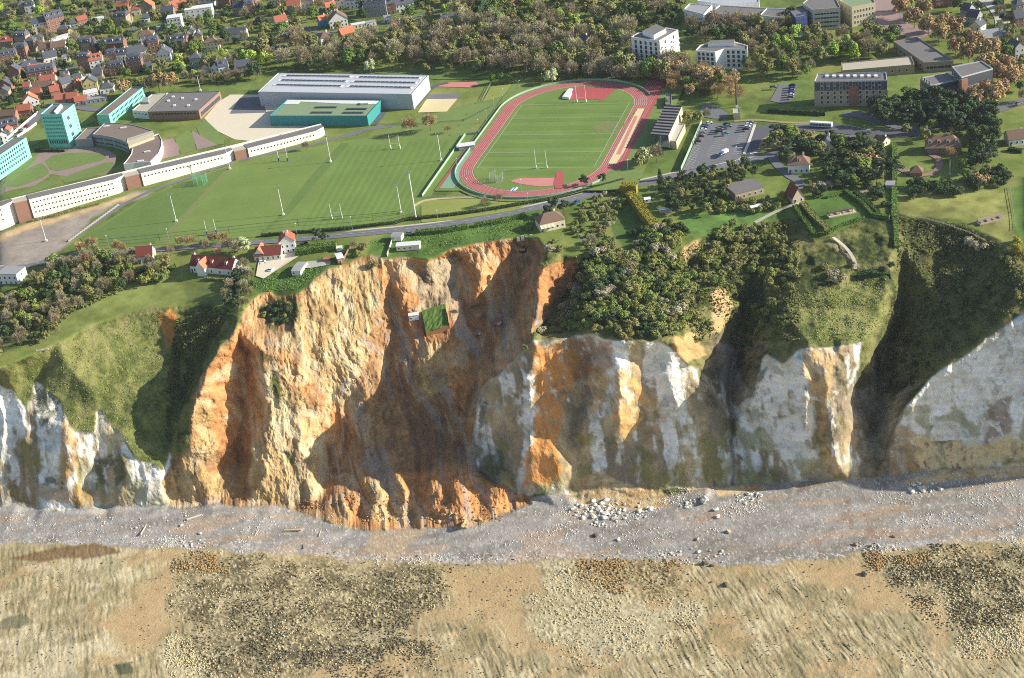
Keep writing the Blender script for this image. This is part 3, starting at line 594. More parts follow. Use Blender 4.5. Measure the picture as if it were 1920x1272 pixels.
for nm, rgb, kw in [
    ('white_paint', (226, 226, 224), {}), ('cream_wall', (216, 206, 178), dict(rnd=.12)), ('white_wall', (220, 218, 212), dict(rnd=.06)), ('stone_wall', (158, 144, 124), dict(rnd=.15, scale=1.5)),
    ('brick_wall', (148, 108, 90), dict(rnd=.16, scale=2)), ('yellow_wall', (196, 180, 120), {}), ('grey_wall', (150, 152, 152), dict(rnd=.1)), ('blue_wall', (50, 140, 180), {}), ('pink_wall', (214, 170, 150), {}),
    ('slate_roof', (84, 88, 98), dict(rnd=.2, scale=1.2, var=.2)), ('red_roof', (164, 98, 78), dict(rnd=.14, scale=1.2, var=.2)), ('orange_roof', (194, 116, 84), dict(rnd=.1, scale=1.2, var=.2)), ('brown_roof', (122, 98, 84), dict(rnd=.14, scale=1.2, var=.2)), ('grey_roof', (150, 150, 150), dict(rnd=.15)), ('white_roof', (214, 214, 212), {}), ('dark_red_roof', (118, 60, 50), dict(scale=1.2, var=.2)),
    ('glass_dark', (44, 52, 62), dict(rough=.15, spec=.6, var=.3)), ('metal_grey', (150, 156, 160), dict(rough=.45, spec=.5)), ('metal_dark', (70, 74, 78), dict(rough=.5)), ('green_paint', (146, 170, 148), {}),
    ('hall_metal', (172, 176, 182), dict(rough=.5, var=.04)), ('hall_roof', (186, 188, 192), dict(rough=.6, var=.06, var2=.06)), ('turquoise', (132, 202, 186), dict(rough=.6, var=.06)), ('turquoise_shade', (56, 136, 136), dict(rough=.6, var=.08)), ('green_roof', (128, 146, 112), dict(var=.08)),  # the darker turquoise is the same cladding coloured as in shade
    ('felt_roof', (116, 112, 110), dict(var=.16, scale=.3, var2=.12)), ('felt_brown', (128, 112, 104), dict(var=.16, scale=.3, var2=.14)), ('gravel_roof', (178, 170, 152), dict(var=.12)), ('concrete', (176, 172, 160), dict(var=.14)), ('long_white', (230, 228, 218), dict(var=.05, var2=.04)), ('beige_block', (196, 182, 152), dict(var=.1)), ('brick_brown', (148, 112, 96), dict(scale=2)),
    ('asphalt', (112, 112, 116), dict(var=.1, scale=.4, var2=.1, rough=.9)), ('asphalt_dark', (92, 92, 98), dict(var=.1, scale=.4, var2=.08, rough=.9)), ('pavement', (188, 182, 166), dict(var=.1)), ('red_path', (150, 128, 122), dict(var=.1, var2=.08)), ('plaza', (214, 202, 178), dict(var=.06, var2=.06)), ('sand_path', (192, 172, 128), dict(var=.15)),
    ('yard', (152, 144, 132), dict(var=.14, scale=.25, var2=.2)), ('track_red', (172, 84, 84), dict(var=.06, var2=.12)), ('track_pink', (196, 130, 122), dict(var=.08, var2=.1)), ('line_white', (196, 198, 182), {}), ('sand', (214, 196, 152), dict(var=.08)), ('track_green', (124, 158, 132), dict(var=.12)), ('curb', (206, 202, 190), {}),
    ('pitch', (110, 130, 62), dict(var=.12, scale=.35, var2=.24)), ('pitch_main', (100, 126, 57), dict(var=.12, scale=.35, var2=.2)), ('lawn', (112, 130, 68), dict(var=.16, scale=.4, var2=.2)), ('meadow', (136, 144, 70), dict(var=.2, scale=.4, var2=.25)), ('worn', (118, 124, 74), dict(var=.2, scale=.5)), ('strip', (98, 120, 58), dict(var=.2, scale=.4, var2=.2)), ('dry_grass', (150, 140, 90), dict(var=.2)), ('redground', (148, 118, 112), dict(var=.15)),
    ('bark', (92, 80, 66), dict(rnd=.2, scale=2)), ('bark_pale', (140, 128, 112), dict(rnd=.15)), ('wood_grey', (190, 178, 158), dict(var=.2)), ('wood_pale', (204, 176, 128), {}),
    ('tyre', (34, 34, 36), {}), ('plastic_white', (224, 224, 222), dict(rough=.5)), ('earth', (150, 110, 72), dict(var=.25, scale=2)), ('blue_pad', (40, 70, 150), {}), ('net_green', (70, 170, 140), {}), ('machine', (200, 150, 60), {}), ('rust', (140, 60, 40), {}),
    ('chalk_rock', (212, 208, 196), dict(rnd=.14, var=.2, scale=1.6, bump=.6)), ('tan_rock', (178, 158, 116), dict(rnd=.2, var=.25, scale=1.6, bump=.6)), ('weed_rock', (108, 98, 66), dict(rnd=.3, var=.3, scale=1.5, bump=.6)), ('dark_rock', (98, 93, 76), dict(rnd=.2, var=.3, scale=1.5, bump=.6)), ('reef_rock', (192, 178, 138), dict(var=.3, scale=1.5, bump=.6)), ('gold_rock', (152, 124, 80), dict(var=.3, scale=1.5, bump=.6)),
    ('car_white', (220, 222, 224), dict(rough=.25, spec=.6, var=.02)), ('car_grey', (120, 124, 130), dict(rough=.25, spec=.6, var=.02)), ('car_black', (34, 36, 42), dict(rough=.25, spec=.6, var=.02)), ('car_blue', (44, 70, 130), dict(rough=.25, spec=.6, var=.02)), ('car_green', (40, 96, 84), dict(rough=.25, spec=.6, var=.02)), ('car_cyan', (60, 150, 190), dict(rough=.25, spec=.6, var=.02)), ('car_red', (130, 36, 40), dict(rough=.25, spec=.6, var=.02)), ('car_beige', (196, 184, 156), dict(rough=.3)),
]: flat(nm, rgb, **kw)
for nm, rgb, kw in [('leaf_bare', (152, 142, 112), dict(hue=.02)), ('leaf_grey', (164, 156, 128), dict(hue=.02)), ('leaf_olive', (136, 136, 82), dict(hue=.02)), ('leaf_green', (110, 131, 66), dict(hue=.025)), ('leaf_lime', (157, 180, 75), dict(hue=.015)), ('leaf_dark', (72, 90, 56), dict(hue=.02)), ('leaf_pine', (72, 86, 60), dict(hue=.02)), ('leaf_orange', (170, 144, 104), dict(hue=.012)), ('leaf_pale', (198, 203, 152), dict(hue=.02)), ('leaf_pink', (208, 152, 154), dict(hue=.01)), ('leaf_hedge', (94, 117, 55), dict(hue=.02)), ('leaf_gold', (150, 140, 58), dict(hue=.01)), ('leaf_blue', (117, 138, 124), dict(hue=.01)), ('leaf_bush', (126, 136, 72), dict(hue=.03)), ('grass_tuft', (138, 147, 82), dict(hue=.03)), ('scrub', (110, 113, 66), dict(hue=.03))]: leafy(nm, rgb, **kw)
# ------------------------------------------------------------------ ground sheets
LAY = [0.10]
def sheet(name, pts, mat, label=None, up=None):
    up = up or LAY[0]; LAY[0] += .003
    V2 = [Vector(p) for p in pts]; n = len(V2); xs = [p[0] for p in pts]; ys = [p[1] for p in pts]; st_ = 8
    if max(xs)-min(xs) > 20:
        gx, gy = np.meshgrid(np.arange(min(xs)+3, max(xs)-3, st_), np.arange(min(ys)+2, max(ys)-2, st_*.6)); m = inpoly(gx, gy, pts); V2 += [Vector((a, b)) for a, b in zip(gx[m], gy[m])]
    vc, _, fc, _, _, _ = delaunay_2d_cdt(V2, [(i, (i+1) % n) for i in range(n)], [], 1, 1e-4, True)
    mb = MB(); mb.v = [tuple(G(p.x, p.y, up)) for p in vc]; mb.f = [tuple(f)[::-1] for f in fc]; mb.m = [0]*len(fc)
    o = mb.build(name, mat); o['kind'] = 'structure'
    if label: o['label'] = label
    return o
def smooth(pts, n=6):
    P_ = [np.array(p, float) for p in pts]; P_ = [2*P_[0]-P_[1]]+P_+[2*P_[-1]-P_[-2]]; out = []
    for i in range(1, len(P_)-2):
        for k in range(n):
            t = k/n; a, b, c, d = P_[i-1:i+3]
            out.append(.5*((2*b)+(c-a)*t+(2*a-5*b+4*c-d)*t*t+(3*b-a-3*c+d)*t**3))
    out.append(P_[-2]); return out
def ribbon(name, pts, width, mat, label=None, up=None, off=0, sm=True, dash=None, kind='structure'):
    up = up or LAY[0]; LAY[0] += .003
    W3 = [G(p[0], p[1], up) for p in (smooth(pts) if sm else pts)]
    mb = MB(); n = len(W3); L_, R_ = [], []
    for i, p in enumerate(W3):
        d = (W3[min(i+1, n-1)]-W3[max(i-1, 0)]); d.z = 0; d.normalize(); s = Vector((-d.y, d.x, 0))
        L_.append(p+s*(off+width/2)); R_.append(p+s*(off-width/2))
    acc = 0
    for i in range(n-1):
        if dash:
            seg = (W3[i+1]-W3[i]).length; k = max(1, int(seg/1.0))
            for j in range(k):
                if ((acc+j*seg/k) % (dash*2)) < dash:
                    a, b = j/k, (j+1)/k
                    mb.face([R_[i].lerp(R_[i+1], a), R_[i].lerp(R_[i+1], b), L_[i].lerp(L_[i+1], b), L_[i].lerp(L_[i+1], a)])
            acc += seg
        else: mb.face([R_[i], R_[i+1], L_[i+1], L_[i]])
    o = mb.build(name, mat); o['kind'] = kind
    if label: o['label'] = label
    return o
# the coast road and its footway, side roads and yards
ROADC = [(-40, 512), (60, 496), (136, 480), (300, 467), (478, 454), (656, 440), (782, 428), (857, 418), (958, 400), (1023, 386), (1111, 364), (1211, 342), (1275, 328), (1337, 316), (1388, 306), (1430, 296)]
ribbon('coast_road', ROADC, 6.6, 'asphalt', 'grey coast road running between the sports fields and the cliff')
ribbon('coast_footway', ROADC, 1.6, 'pavement', 'pale footway along the inland side of the coast road', off=4.4)
ribbon('road_line', ROADC, .18, 'line_white', up=.4, dash=3)
ribbon('field_path', [(130, 452), (200, 405), (250, 374), (300, 352), (350, 335), (420, 310), (480, 294), (540, 282), (590, 270), (640, 258), (680, 248)], 3.2, 'asphalt', 'narrow tarmac path along the edge of the playing fields')
ribbon('campus_road', [(640, 258), (680, 245), (740, 236), (800, 230), (880, 222), (925, 210)], 4.5, 'asphalt', 'tarmac lane passing the green roofed hall')
sheet('hall_forecourt', [(383, 222), (412, 190), (432, 178), (490, 178), (500, 200), (505, 232), (560, 246), (600, 252), (480, 266), (440, 262), (405, 245)], 'plaza', 'pale concrete forecourt beside the sports hall')
sheet('forecourt_tarmac', [(450, 184), (490, 182), (500, 212), (430, 214)], 'asphalt')
sheet('campus_court', QL((560, 540), (640, 470), (760, 480), (900, 500), (960, 530), (1000, 560), (990, 640), (950, 700), (880, 720), (760, 640), (600, 600), (300, 700), (100, 850), (0, 900), (0, 740), (300, 600), (340, 540)), 'red_path', 'reddish paved court in front of the curved school building')
for pts, l in [(QL((385, 605), (450, 560), (560, 540), (690, 532), (820, 535), (890, 550), (912, 575), (880, 600), (760, 630), (620, 665), (500, 690), (440, 680), (400, 640)), 'oval lawn in the middle of the school court'), (QL((530, 770), (600, 720), (760, 665), (900, 620), (970, 615), (975, 640), (940, 690), (800, 740), (560, 795)), 'crescent lawn beside the long white building'),
               (QL((20, 860), (60, 780), (200, 690), (350, 620), (410, 670), (420, 710), (360, 750), (150, 830)), 'lawn with a mown path beside the turquoise block'), (QL((190, 870), (350, 800), (480, 770), (505, 800), (300, 870), (60, 920)), 'small lawn behind the long white wall'), (QL((0, 850), (100, 760), (240, 660), (310, 590), (300, 560), (240, 570), (0, 780)), 'narrow lawn below the turquoise slab block'), (QL((1500, 420), (1600, 340), (1650, 360), (1680, 430), (1660, 520), (1550, 545), (1530, 480)), 'lawn behind the curved school wing'),
               (QL((1680, 310), (1760, 250), (1800, 320), (1920, 400), (1920, 460), (1830, 470), (1720, 400)), 'grass bank under the forecourt wall'), (QL((250, 400), (300, 350), (380, 320), (400, 420), (260, 480)), 'lawn left of the turquoise tower'), (QL((690, 260), (800, 220), (830, 260), (700, 310)), 'lawn between the turquoise blocks')]:
    sheet('lawn', pts, 'lawn', l)
sheet('path_red', QL((1380, 430), (1480, 410), (1540, 490), (1530, 560), (1390, 590)), 'red_path'); sheet('path_red', QL((1640, 340), (1720, 400), (1860, 470), (1690, 510)), 'red_path')
# playing fields
sheet('rugby_pitch_ground', [(150, 447), (262, 376), (330, 345), (440, 308), (520, 290), (660, 262), (880, 246), (905, 262), (850, 300), (792, 372), (780, 398), (700, 420), (560, 438), (300, 460), (165, 468)], 'pitch', 'green playing fields with two rugby pitches')
sheet('field_strip', [(152, 446), (262, 378), (330, 348), (440, 310), (330, 420), (290, 458), (170, 466)], 'strip')
sheet('field_strip', [(640, 268), (655, 270), (600, 330), (545, 400), (500, 436), (484, 438), (530, 400), (580, 335)], 'strip')
sheet('field_strip', [(440, 300), (452, 300), (340, 420), (312, 455), (300, 456), (330, 418)], 'worn')
sheet('pitch_surround', [(700, 262), (740, 236), (905, 222), (925, 205), (1000, 160), (905, 190), (850, 262)], 'lawn')
sheet('meadow_corner', [(790, 376), (960, 372), (1010, 378), (960, 396), (860, 412), (790, 418)], 'meadow')
ribbon('field_track', [(775, 388), (800, 376), (860, 371), (930, 372), (990, 374), (1030, 372)], 2.4, 'sand_path')
for k in range(14):
    a, b = k/14, (k+.5)/14
    def L4(t, s): return ((1-t)*((1-s)*np.array((560, 438.)) + s*np.array((775, 398.))) + t*((1-s)*np.array((655, 275.)) + s*np.array((850, 262.))))
    sheet('mown_stripe', [L4(0, a), L4(0, b), L4(1, b), L4(1, a)], 'pitch_main')
# athletics stadium, laid out as a 400 m track about its own centre
AX = Vector((.328594, .944471, 0)); SD = Vector((AX.y, -AX.x, 0)); TC = Vector((45.217, 847.416, 0)) - SD*3.6
def oval(R, n=72, hs=42.2):
    out = []
    for k in range(n):
        a = 2*math.pi*k/n; out.append(TC+SD*(R*math.cos(a))+AX*((hs if math.sin(a) > 1e-9 or (k == 0) else -hs)+R*math.sin(a)))
    return out
def tk(s, a): return TC+SD*s+AX*a
def oval_sheet(name, R, mat, z, label=None):
    mb = MB(); mb.face([(p.x, p.y, z) for p in oval(R)]); o = mb.build(name, mat); o['kind'] = 'structure'
    if label: o['label'] = label
def flat_poly(name, pts, mat, z, label=None):
    if sum(pts[i].x*pts[(i+1) % len(pts)].y-pts[(i+1) % len(pts)].x*pts[i].y for i in range(len(pts))) < 0: pts = pts[::-1]
    mb = MB(); mb.face([(p.x, p.y, z) for p in pts]); o = mb.build(name, mat); o['kind'] = 'structure'
    if label: o['label'] = label
    return o
rect = lambda s0, s1, a0, a1: [tk(s0, a0), tk(s1, a0), tk(s1, a1), tk(s0, a1)]
oval_sheet('stadium_verge', 50, 'lawn', .50)
flat_poly('stadium_verge', rect(-50, 62, -78, 86), 'lawn', .46)
flat_poly('straight_extension', rect(36.6, 49, -50, 92), 'track_red', .54)
oval_sheet('running_track', 44.2, 'track_red', .56, 'red running track around the stadium pitch')
for k in range(7):
    R = 36.7+k*1.22
    mb = MB(); a, b = oval(R, 120), oval(R+.14 if k else R+.3, 120)
    for i in range(120): j = (i+1) % 120; mb.face([(a[i].x, a[i].y, .60), (b[i].x, b[i].y, .60), (b[j].x, b[j].y, .60), (a[j].x, a[j].y, .60)])
    o = mb.build('lane_line', 'line_white'); o['kind'] = 'structure'
for k in range(8): flat_poly('lane_line', rect(38+k*1.22, 38.13+k*1.22, -46, 90), 'line_white', .62)
oval_sheet('stadium_pitch', 36.4, 'pitch', .64, 'mown green rugby pitch inside the red running track')
for k in range(9):
    a0 = -58+k*13; c = 33 if abs(a0+3) < 44 else 26 if abs(a0+3) < 52 else 15
    flat_poly('mown_stripe', rect(-c, c, a0, a0+6.5), 'pitch_main', .68)
for a in (-48, -26, 0, 26, 48): flat_poly('pitch_line', rect(-34, 34, a-.1, a+.1), 'line_white', .72)
for s in (-34, 33): flat_poly('pitch_line', rect(s-.1, s+.1, -48, 48), 'line_white', .72)
def dz(pts): return [Vector(at_z(x, y, .7)) for x, y in pts]
flat_poly('field_event_area', dz([(1055, 186), (1062, 172), (1090, 163), (1160, 163), (1128, 190), (1122, 187), (1080, 187)]), 'track_red', .74, 'red field event fan behind the far goalposts')
flat_poly('jump_runway', dz([(1140, 307), (1195, 204), (1208, 204), (1170, 285), (1155, 308)]), 'sand', .74, 'long jump runway and sand pit beside the home straight')
flat_poly('jump_runway', dz([(1155, 290), (1190, 218), (1196, 218), (1163, 290)]), 'track_pink', .76)
flat_poly('shot_sector', dz([(956, 340), (975, 334), (1040, 334), (1038, 349), (1010, 350), (975, 345)]), 'track_pink', .74, 'pale pink shot put area behind the near goalposts')
flat_poly('javelin_runway', dz([(1043, 323), (1058, 322), (1055, 353), (1040, 354)]), 'track_red', .76, 'short red javelin runway crossing the near bend')
flat_poly('shot_sector', dz([(1039, 336), (1044, 334), (1042, 349), (1036, 348)]), 'track_red', .75)
flat_poly('green_apron', dz([(824, 352), (872, 283), (882, 283), (890, 290), (862, 320), (861, 338), (850, 353)]), 'track_green', .52, 'worn green synthetic apron outside the near bend')
flat_poly('apron_edge', dz([(820, 352), (870, 283), (874, 283), (825, 352)]), 'track_red', .53)
flat_poly('worn_patch', dz([(1110, 238), (1140, 226), (1170, 232), (1160, 246), (1120, 250)]), 'worn', .70)
for p, q, w in [((1097, 294), (1130, 277), .5), ((1165, 240), (1195, 206), .35), ((1085, 249), (1163, 241), .25)]:
    a, b = Vector(at_z(*p, .7)), Vector(at_z(*q, .7)); d = (b-a).normalized(); s = Vector((-d.y, d.x, 0))*w/2
    flat_poly('painted_line', [a-s, b-s, b+s, a+s], 'meadow', .78)
# courts behind the big hall
sheet('sand_court', [(783, 212), (800, 187), (858, 186), (838, 210)], 'sand', 'pale sand court beside the white sports hall'); sheet('sand_court', [(800, 187), (808, 178), (864, 177), (860, 186)], 'asphalt')
sheet('red_court', [(812, 163), (830, 156), (892, 154), (900, 160), (880, 165)], 'track_pink', 'faded red court behind the sports hall')
ribbon('hall_lane', [(776, 202), (790, 188), (812, 164), (840, 156)], 4, 'asphalt_dark'); ribbon('hall_lane', [(700, 236), (712, 222), (722, 206)], 4, 'asphalt_dark')
# car park and roads beyond the stadium
sheet('car_park', [(1279, 322), (1318, 233), (1420, 230), (1386, 298), (1330, 312)], 'asphalt', 'marked tarmac car park beside the stadium')
ribbon('side_road', [(1386, 304), (1420, 298), (1445, 291), (1470, 286)], 7, 'asphalt')
ribbon('bus_road', [(1402, 292), (1416, 270), (1425, 248), (1450, 240), (1500, 239), (1560, 241), (1620, 249), (1680, 252), (1720, 248)], 11, 'asphalt_dark', 'dark tarmac road with the bus curving round the tree island')
ribbon('bus_road', [(1620, 252), (1590, 261), (1560, 268), (1530, 276)], 6, 'asphalt')
sheet('dry_island', [(1428, 262), (1450, 252), (1500, 250), (1560, 254), (1590, 258), (1560, 266), (1480, 268), (1440, 280), (1420, 285)], 'dry_grass')
ribbon('dry_verge', [(1376, 228), (1420, 226), (1470, 230), (1520, 232)], 2.5, 'dry_grass')
sheet('upper_yard', [(1310, 218), (1330, 208), (1318, 194), (1340, 198), (1366, 214), (1366, 222), (1340, 224)], 'asphalt'); sheet('residents_parking', [(1444, 190), (1460, 160), (1495, 158), (1490, 185), (1470, 196)], 'asphalt')
ribbon('avenue_road', [(1580, 214), (1620, 218), (1700, 240), (1780, 235), (1830, 220), (1880, 203), (1940, 184)], 8, 'asphalt', 'road passing below the two apartment blocks')
ribbon('entry_road', [(1640, -20), (1660, 20), (1680, 50), (1720, 62), (1700, 70)], 18, 'red_path', 'wide reddish forecourt road by the college'); ribbon('estate_drive', [(1835, -10), (1870, 20), (1880, 50), (1860, 75)], 9, 'pavement')
ribbon('villa_drive', [(1688, 318), (1720, 330), (1755, 322), (1760, 300), (1740, 288)], 3.6, 'redground', 'red gravel drive in front of the brown roofed villa')
ribbon('garden_lane', [(1445, 290), (1458, 310), (1480, 330), (1500, 345), (1480, 370)], 5, 'asphalt'); ribbon('beach_track', [(1415, 418), (1440, 405), (1465, 393), (1500, 380)], 3, 'pavement')
# town streets
for pts, w in [([(0, 135), (40, 118), (110, 82), (165, 45), (230, 10), (250, -20)], 5), ([(225, 86), (245, 62), (262, 42), (290, 20)], 4), ([(0, 290), (30, 260), (60, 232), (80, 205), (110, 195), (180, 206), (230, 196)], 7), ([(480, 36), (530, 34), (590, 60), (640, 58), (700, 45), (760, 36), (830, 20)], 4), ([(0, 72), (60, 52), (120, 40)], 4), ([(60, 140), (130, 128), (200, 122), (250, 110)], 5), ([(300, 60), (330, 30), (400, 25), (470, 30)], 4)]:
    ribbon('town_street', pts, w, 'asphalt')
ribbon('park_path', [(1040, 70), (1100, 60), (1180, 50)], 3, 'sand_path'); sheet('park_lawn', [(1045, 30), (1120, 20), (1180, 28), (1160, 52), (1070, 62)], 'lawn'); sheet('wood_lawn', [(700, 138), (860, 122), (950, 142), (900, 150), (820, 150)], 'strip'); sheet('field_corner', [(905, 192), (960, 168), (1020, 158), (960, 158), (920, 164)], 'meadow')
ribbon('cliff_path', [(1562, 448), (1580, 462), (1592, 475), (1602, 492), (1604, 508)], 1.6, 'pavement', up=.9)
for poly, m in (([(1686, 372), (1888, 360), (1898, 392), (1800, 400), (1690, 398)], 'meadow'), ([(1800, 405), (1890, 405), (1900, 450), (1880, 456), (1850, 436)], 'meadow')):
    pass
# ------------------------------------------------------------------ sports halls and school
def prism_thing(name, label, cat, roof_px, h, wall, roof, z=0, lip=.35, group=None):
    """flat roofed block from the image outline of its roof edge"""
    xy = roofxy(roof_px, h, z); c = (sum(p[0] for p in xy)/len(xy), sum(p[1] for p in xy)/len(xy), z)
    t = thing(name, label, cat, c, 0, group); loc = [(p[0]-c[0], p[1]-c[1]) for p in xy]
    mb = MB(); mb.prism(loc, -1.5, h-.3); mb.build('wall', wall, t)
    cc = [(p[0]*.97, p[1]*.97) for p in loc]
    mb = MB(); mb.prism(cc, h-.297, h-.1); mb.build('roof', roof, t)
    n = len(loc); mb = MB()
    for i in range(n):
        a, b = loc[i], loc[(i+1) % n]; d = math.hypot(b[0]-a[0], b[1]-a[1]) or 1; k = .35
        ai = (a[0]*(1-k/max(5, math.hypot(*a))), a[1]*(1-k/max(5, math.hypot(*a)))); bi = (b[0]*(1-k/max(5, math.hypot(*b))), b[1]*(1-k/max(5, math.hypot(*b))))
        mb.prism([a, b, bi, ai], h-.303, h+lip)
    mb.build('parapet', wall if lip > .2 else roof, t)
    return t, loc
def wall_windows(t, loc, i, rows, n, w, hh, z0, dz, mat=('white_paint', 'glass_dark'), x0=.06, x1=.94, name='window', skip=None):
    """windows along edge i of a block, each a child of its own"""
    a, b = loc[i], loc[(i+1) % len(loc)]
    cx_ = sum(p[0] for p in loc)/len(loc); cy_ = sum(p[1] for p in loc)/len(loc)
    if (b[0]-a[0])*(cy_-a[1])-(b[1]-a[1])*(cx_-a[0]) < 0: a, b = b, a
    L = math.hypot(b[0]-a[0], b[1]-a[1]); ang = math.atan2(b[1]-a[1], b[0]-a[0])
    me = window_mesh(w, hh, mat)
    for r in range(rows):
        for k in range(n):
            if skip and skip(r, k): continue
            s = (x0+(x1-x0)*(k+.5)/n)
            put(me, name, t, (a[0]+(b[0]-a[0])*s, a[1]+(b[1]-a[1])*s, z0+r*dz), ang)
_wm = {}
def window_mesh(w, hh, mat=('white_paint', 'glass_dark'), fr=.12):
    k = (round(w, 2), round(hh, 2), mat)
    if k not in _wm:
        mb = MB()
        if fr:
            mb.box(-w/2, w/2, -.07, .02, 0, hh); mb.box(-w/2+fr, w/2-fr, -.095, 0, fr, hh-fr, 1)
        _wm[k] = mb.mesh('window', list(mat))
    return _wm[k]
hall, hl = prism_thing('sports_hall', 'huge white metal sports hall with dark skylight strips on its flat roof', 'sports hall', [(483.8, 172.3), (521.5, 137.1), (803.3, 141.4), (771.8, 176.9)], 10, 'hall_metal', 'hall_roof', lip=.1)
def onroof(hl_t, px, h): p = at_z(px[0], px[1], h); return (p[0]-hl_t.location.x, p[1]-hl_t.location.y)
for a, b in zip(Q2((228, 566), (190, 600), (152, 635), (768, 577), (735, 611), (700, 646)), Q2((702, 573), (670, 609), (635, 645), (1218, 585), (1190, 620), (1155, 656))):
    A, B = Vector((*onroof(hall, a, 10), 9.95)), Vector((*onroof(hall, b, 10), 9.95)); d = (B-A); L = d.length; ang = math.atan2(d.y, d.x)
    mb = MB(); mb.box(-2.2, L+1, -1.3, 1.3, 0, .25, 0); n = int(L/3)
    for k in range(n): mb.box(k*L/n+.2, (k+1)*L/n-.35, -.9, .9, .25, .55, 1)
    mb.build('skylight', ['white_paint', 'glass_dark'], hall, A, ang)
mb = MB(); mb.box(0, 1, 0, 1, 0, 1)
ann, al = prism_thing('hall_annex', 'turquoise sided lower hall with a pale green flat roof', 'sports hall', Q2((100, 867), (235, 745), (930, 752), (828, 867)), 6.5, 'turquoise_shade', 'green_roof')
for a, b in zip(Q2((440, 803), (675, 814), (410, 841), (648, 842)), Q2((600, 802), (825, 814), (568, 841), (800, 842))):
    A, B = Vector((*onroof(ann, a, 6.5), 6.4)), Vector((*onroof(ann, b, 6.5), 6.4)); d = B-A; L = d.length
    mb = MB(); mb.box(0, L, -1.2, 1.2, 0, .3, 0)
    for k in range(10): mb.box(k*L/10+.1, (k+1)*L/10-.2, -1, 1, .3, .5, 1)
    mb.build('skylight', ['metal_dark', 'glass_dark'], ann, A, math.atan2(d.y, d.x))
pb = [onroof(ann, p, 6.4) for p in Q2((205, 780), (240, 745), (920, 752), (890, 778), (640, 775), (330, 760), (310, 778))]
mb = MB(); mb.prism(pb, 6.41, 6.6); mb.build('roof_terrace', 'white_roof', ann)
mb = MB(); q = [onroof(ann, p, 6.4) for p in Q2((780, 770), (845, 765), (840, 780), (780, 785))]; mb.prism(q, 6.6, 7.6); mb.build('plant_room', 'white_paint', ann)
tower, tl = prism_thing('tower_block', 'tall turquoise school tower whose front panels are coloured as shaded teal', 'tower block', [(76.1, 216), (115.7, 215.4), (139.6, 196.5), (99.4, 196)], 22, 'turquoise', 'felt_roof', lip=.6)
wall_windows(tower, tl, 0, 8, 9, .9, 1.1, 2.2, 2.45, ('turquoise_shade', 'turquoise_shade'), name='panel')  # front panels paint the shade of this face in darker turquoise
wall_windows(tower, tl, 0, 1, 8, 1.1, 1.5, 3.2, 2, skip=None, mat=('glass_dark', 'glass_dark'))
wall_windows(tower, tl, 1, 3, 2, 1.2, 2.2, 5.5, 5.4, mat=('glass_dark', 'glass_dark'), x0=.28, x1=.46)
wall_windows(tower, tl, 1, 1, 7, 1.1, 1.5, 3.0, 2, mat=('glass_dark', 'glass_dark'), x0=.3, x1=.95); wall_windows(tower, tl, 1, 6, 1, .9, 1.0, 6, 2.4, mat=('glass_dark', 'glass_dark'), x0=.75, x1=.95)
mb = MB(); q = [onroof(tower, p, 22) for p in Q1((405, 850), (455, 792), (468, 800), (420, 858))]; mb.prism(q, 21.7, 23.6); mb.build('roof_box', 'white_paint', tower)
slab, sl_ = prism_thing('classroom_block', 'long turquoise classroom block with two window rows beside the dark roofed school', 'school block', [(181.1, 216.4), (203.8, 215.8), (269.2, 163.5), (247.8, 163.5)], 7, 'turquoise', 'felt_brown')
wall_windows(slab, sl_, 1, 2, 24, 1.1, 1.5, 1.4, 2.9, mat=('turquoise_shade', 'glass_dark'))
slab2, s2 = prism_thing('classroom_block', 'turquoise classroom block with four window rows cut by the frame edge', 'school block', [(-60, 333), (49.2, 258.6), (25.2, 258.6), (-84, 333)], 12, 'turquoise', 'felt_roof')
wall_windows(slab2, s2, 0, 4, 24, 1.2, 1.5, 1.0, 2.8, mat=('turquoise_shade', 'glass_dark'))
darks, dl = prism_thing('school_hall', 'low school building with a broad dark felt roof', 'school building', Q1((1105, 836), (1255, 694), (1640, 683), (1480, 826)), 6, 'brick_brown', 'felt_roof', lip=.2)
wall_windows(darks, dl, 3, 1, 14, 2, 1.4, 3.6, 2, mat=('grey_wall', 'glass_dark')); wall_windows(darks, dl, 2, 1, 14, 2.2, 3, 1.2, 2, mat=('metal_grey', 'glass_dark'))
for k, p in enumerate(Q1((1255, 755), (1360, 735), (1460, 745), (1290, 725), (1405, 790), (1300, 790))):
    x, y = onroof(darks, p, 6); mb = MB(); mb.box(x-.8, x+.8, y-.8, y+.8, 5.9, 6.7); mb.build('roof_vent', 'white_paint', darks)
beg, bl_ = prism_thing('school_wing', 'pale gravel roofed school wing between turquoise block and dark roof', 'school building', Q1((985, 826), (1130, 708), (1250, 696), (1103, 836)), 5, 'white_wall', 'gravel_roof')
wall_windows(beg, bl_, 3, 1, 4, 1.8, .8, 2.8, 1)
mb = MB(); q = [onroof(beg, p, 5) for p in Q1((1055, 775), (1070, 740), (1110, 740), (1110, 775))]; mb.prism(q, 4.8, 6.4); mb.build('plant_room', 'metal_grey', beg)
arc, arl = prism_thing('curved_school', 'curved school wing with felt roof and a long window band', 'school building', QL((795, 378), (895, 282), (1000, 281), (1090, 288), (1180, 305), (1310, 347), (1200, 382), (1095, 415), (1088, 450), (1040, 425), (960, 402), (880, 388)), 7, 'grey_wall', 'felt_brown', lip=.3)
for i in (8, 9, 10, 11): wall_windows(arc, arl, i, 2, 6, 1.1, 1.2, 1.3, 2.8, mat=('grey_wall', 'glass_dark'))
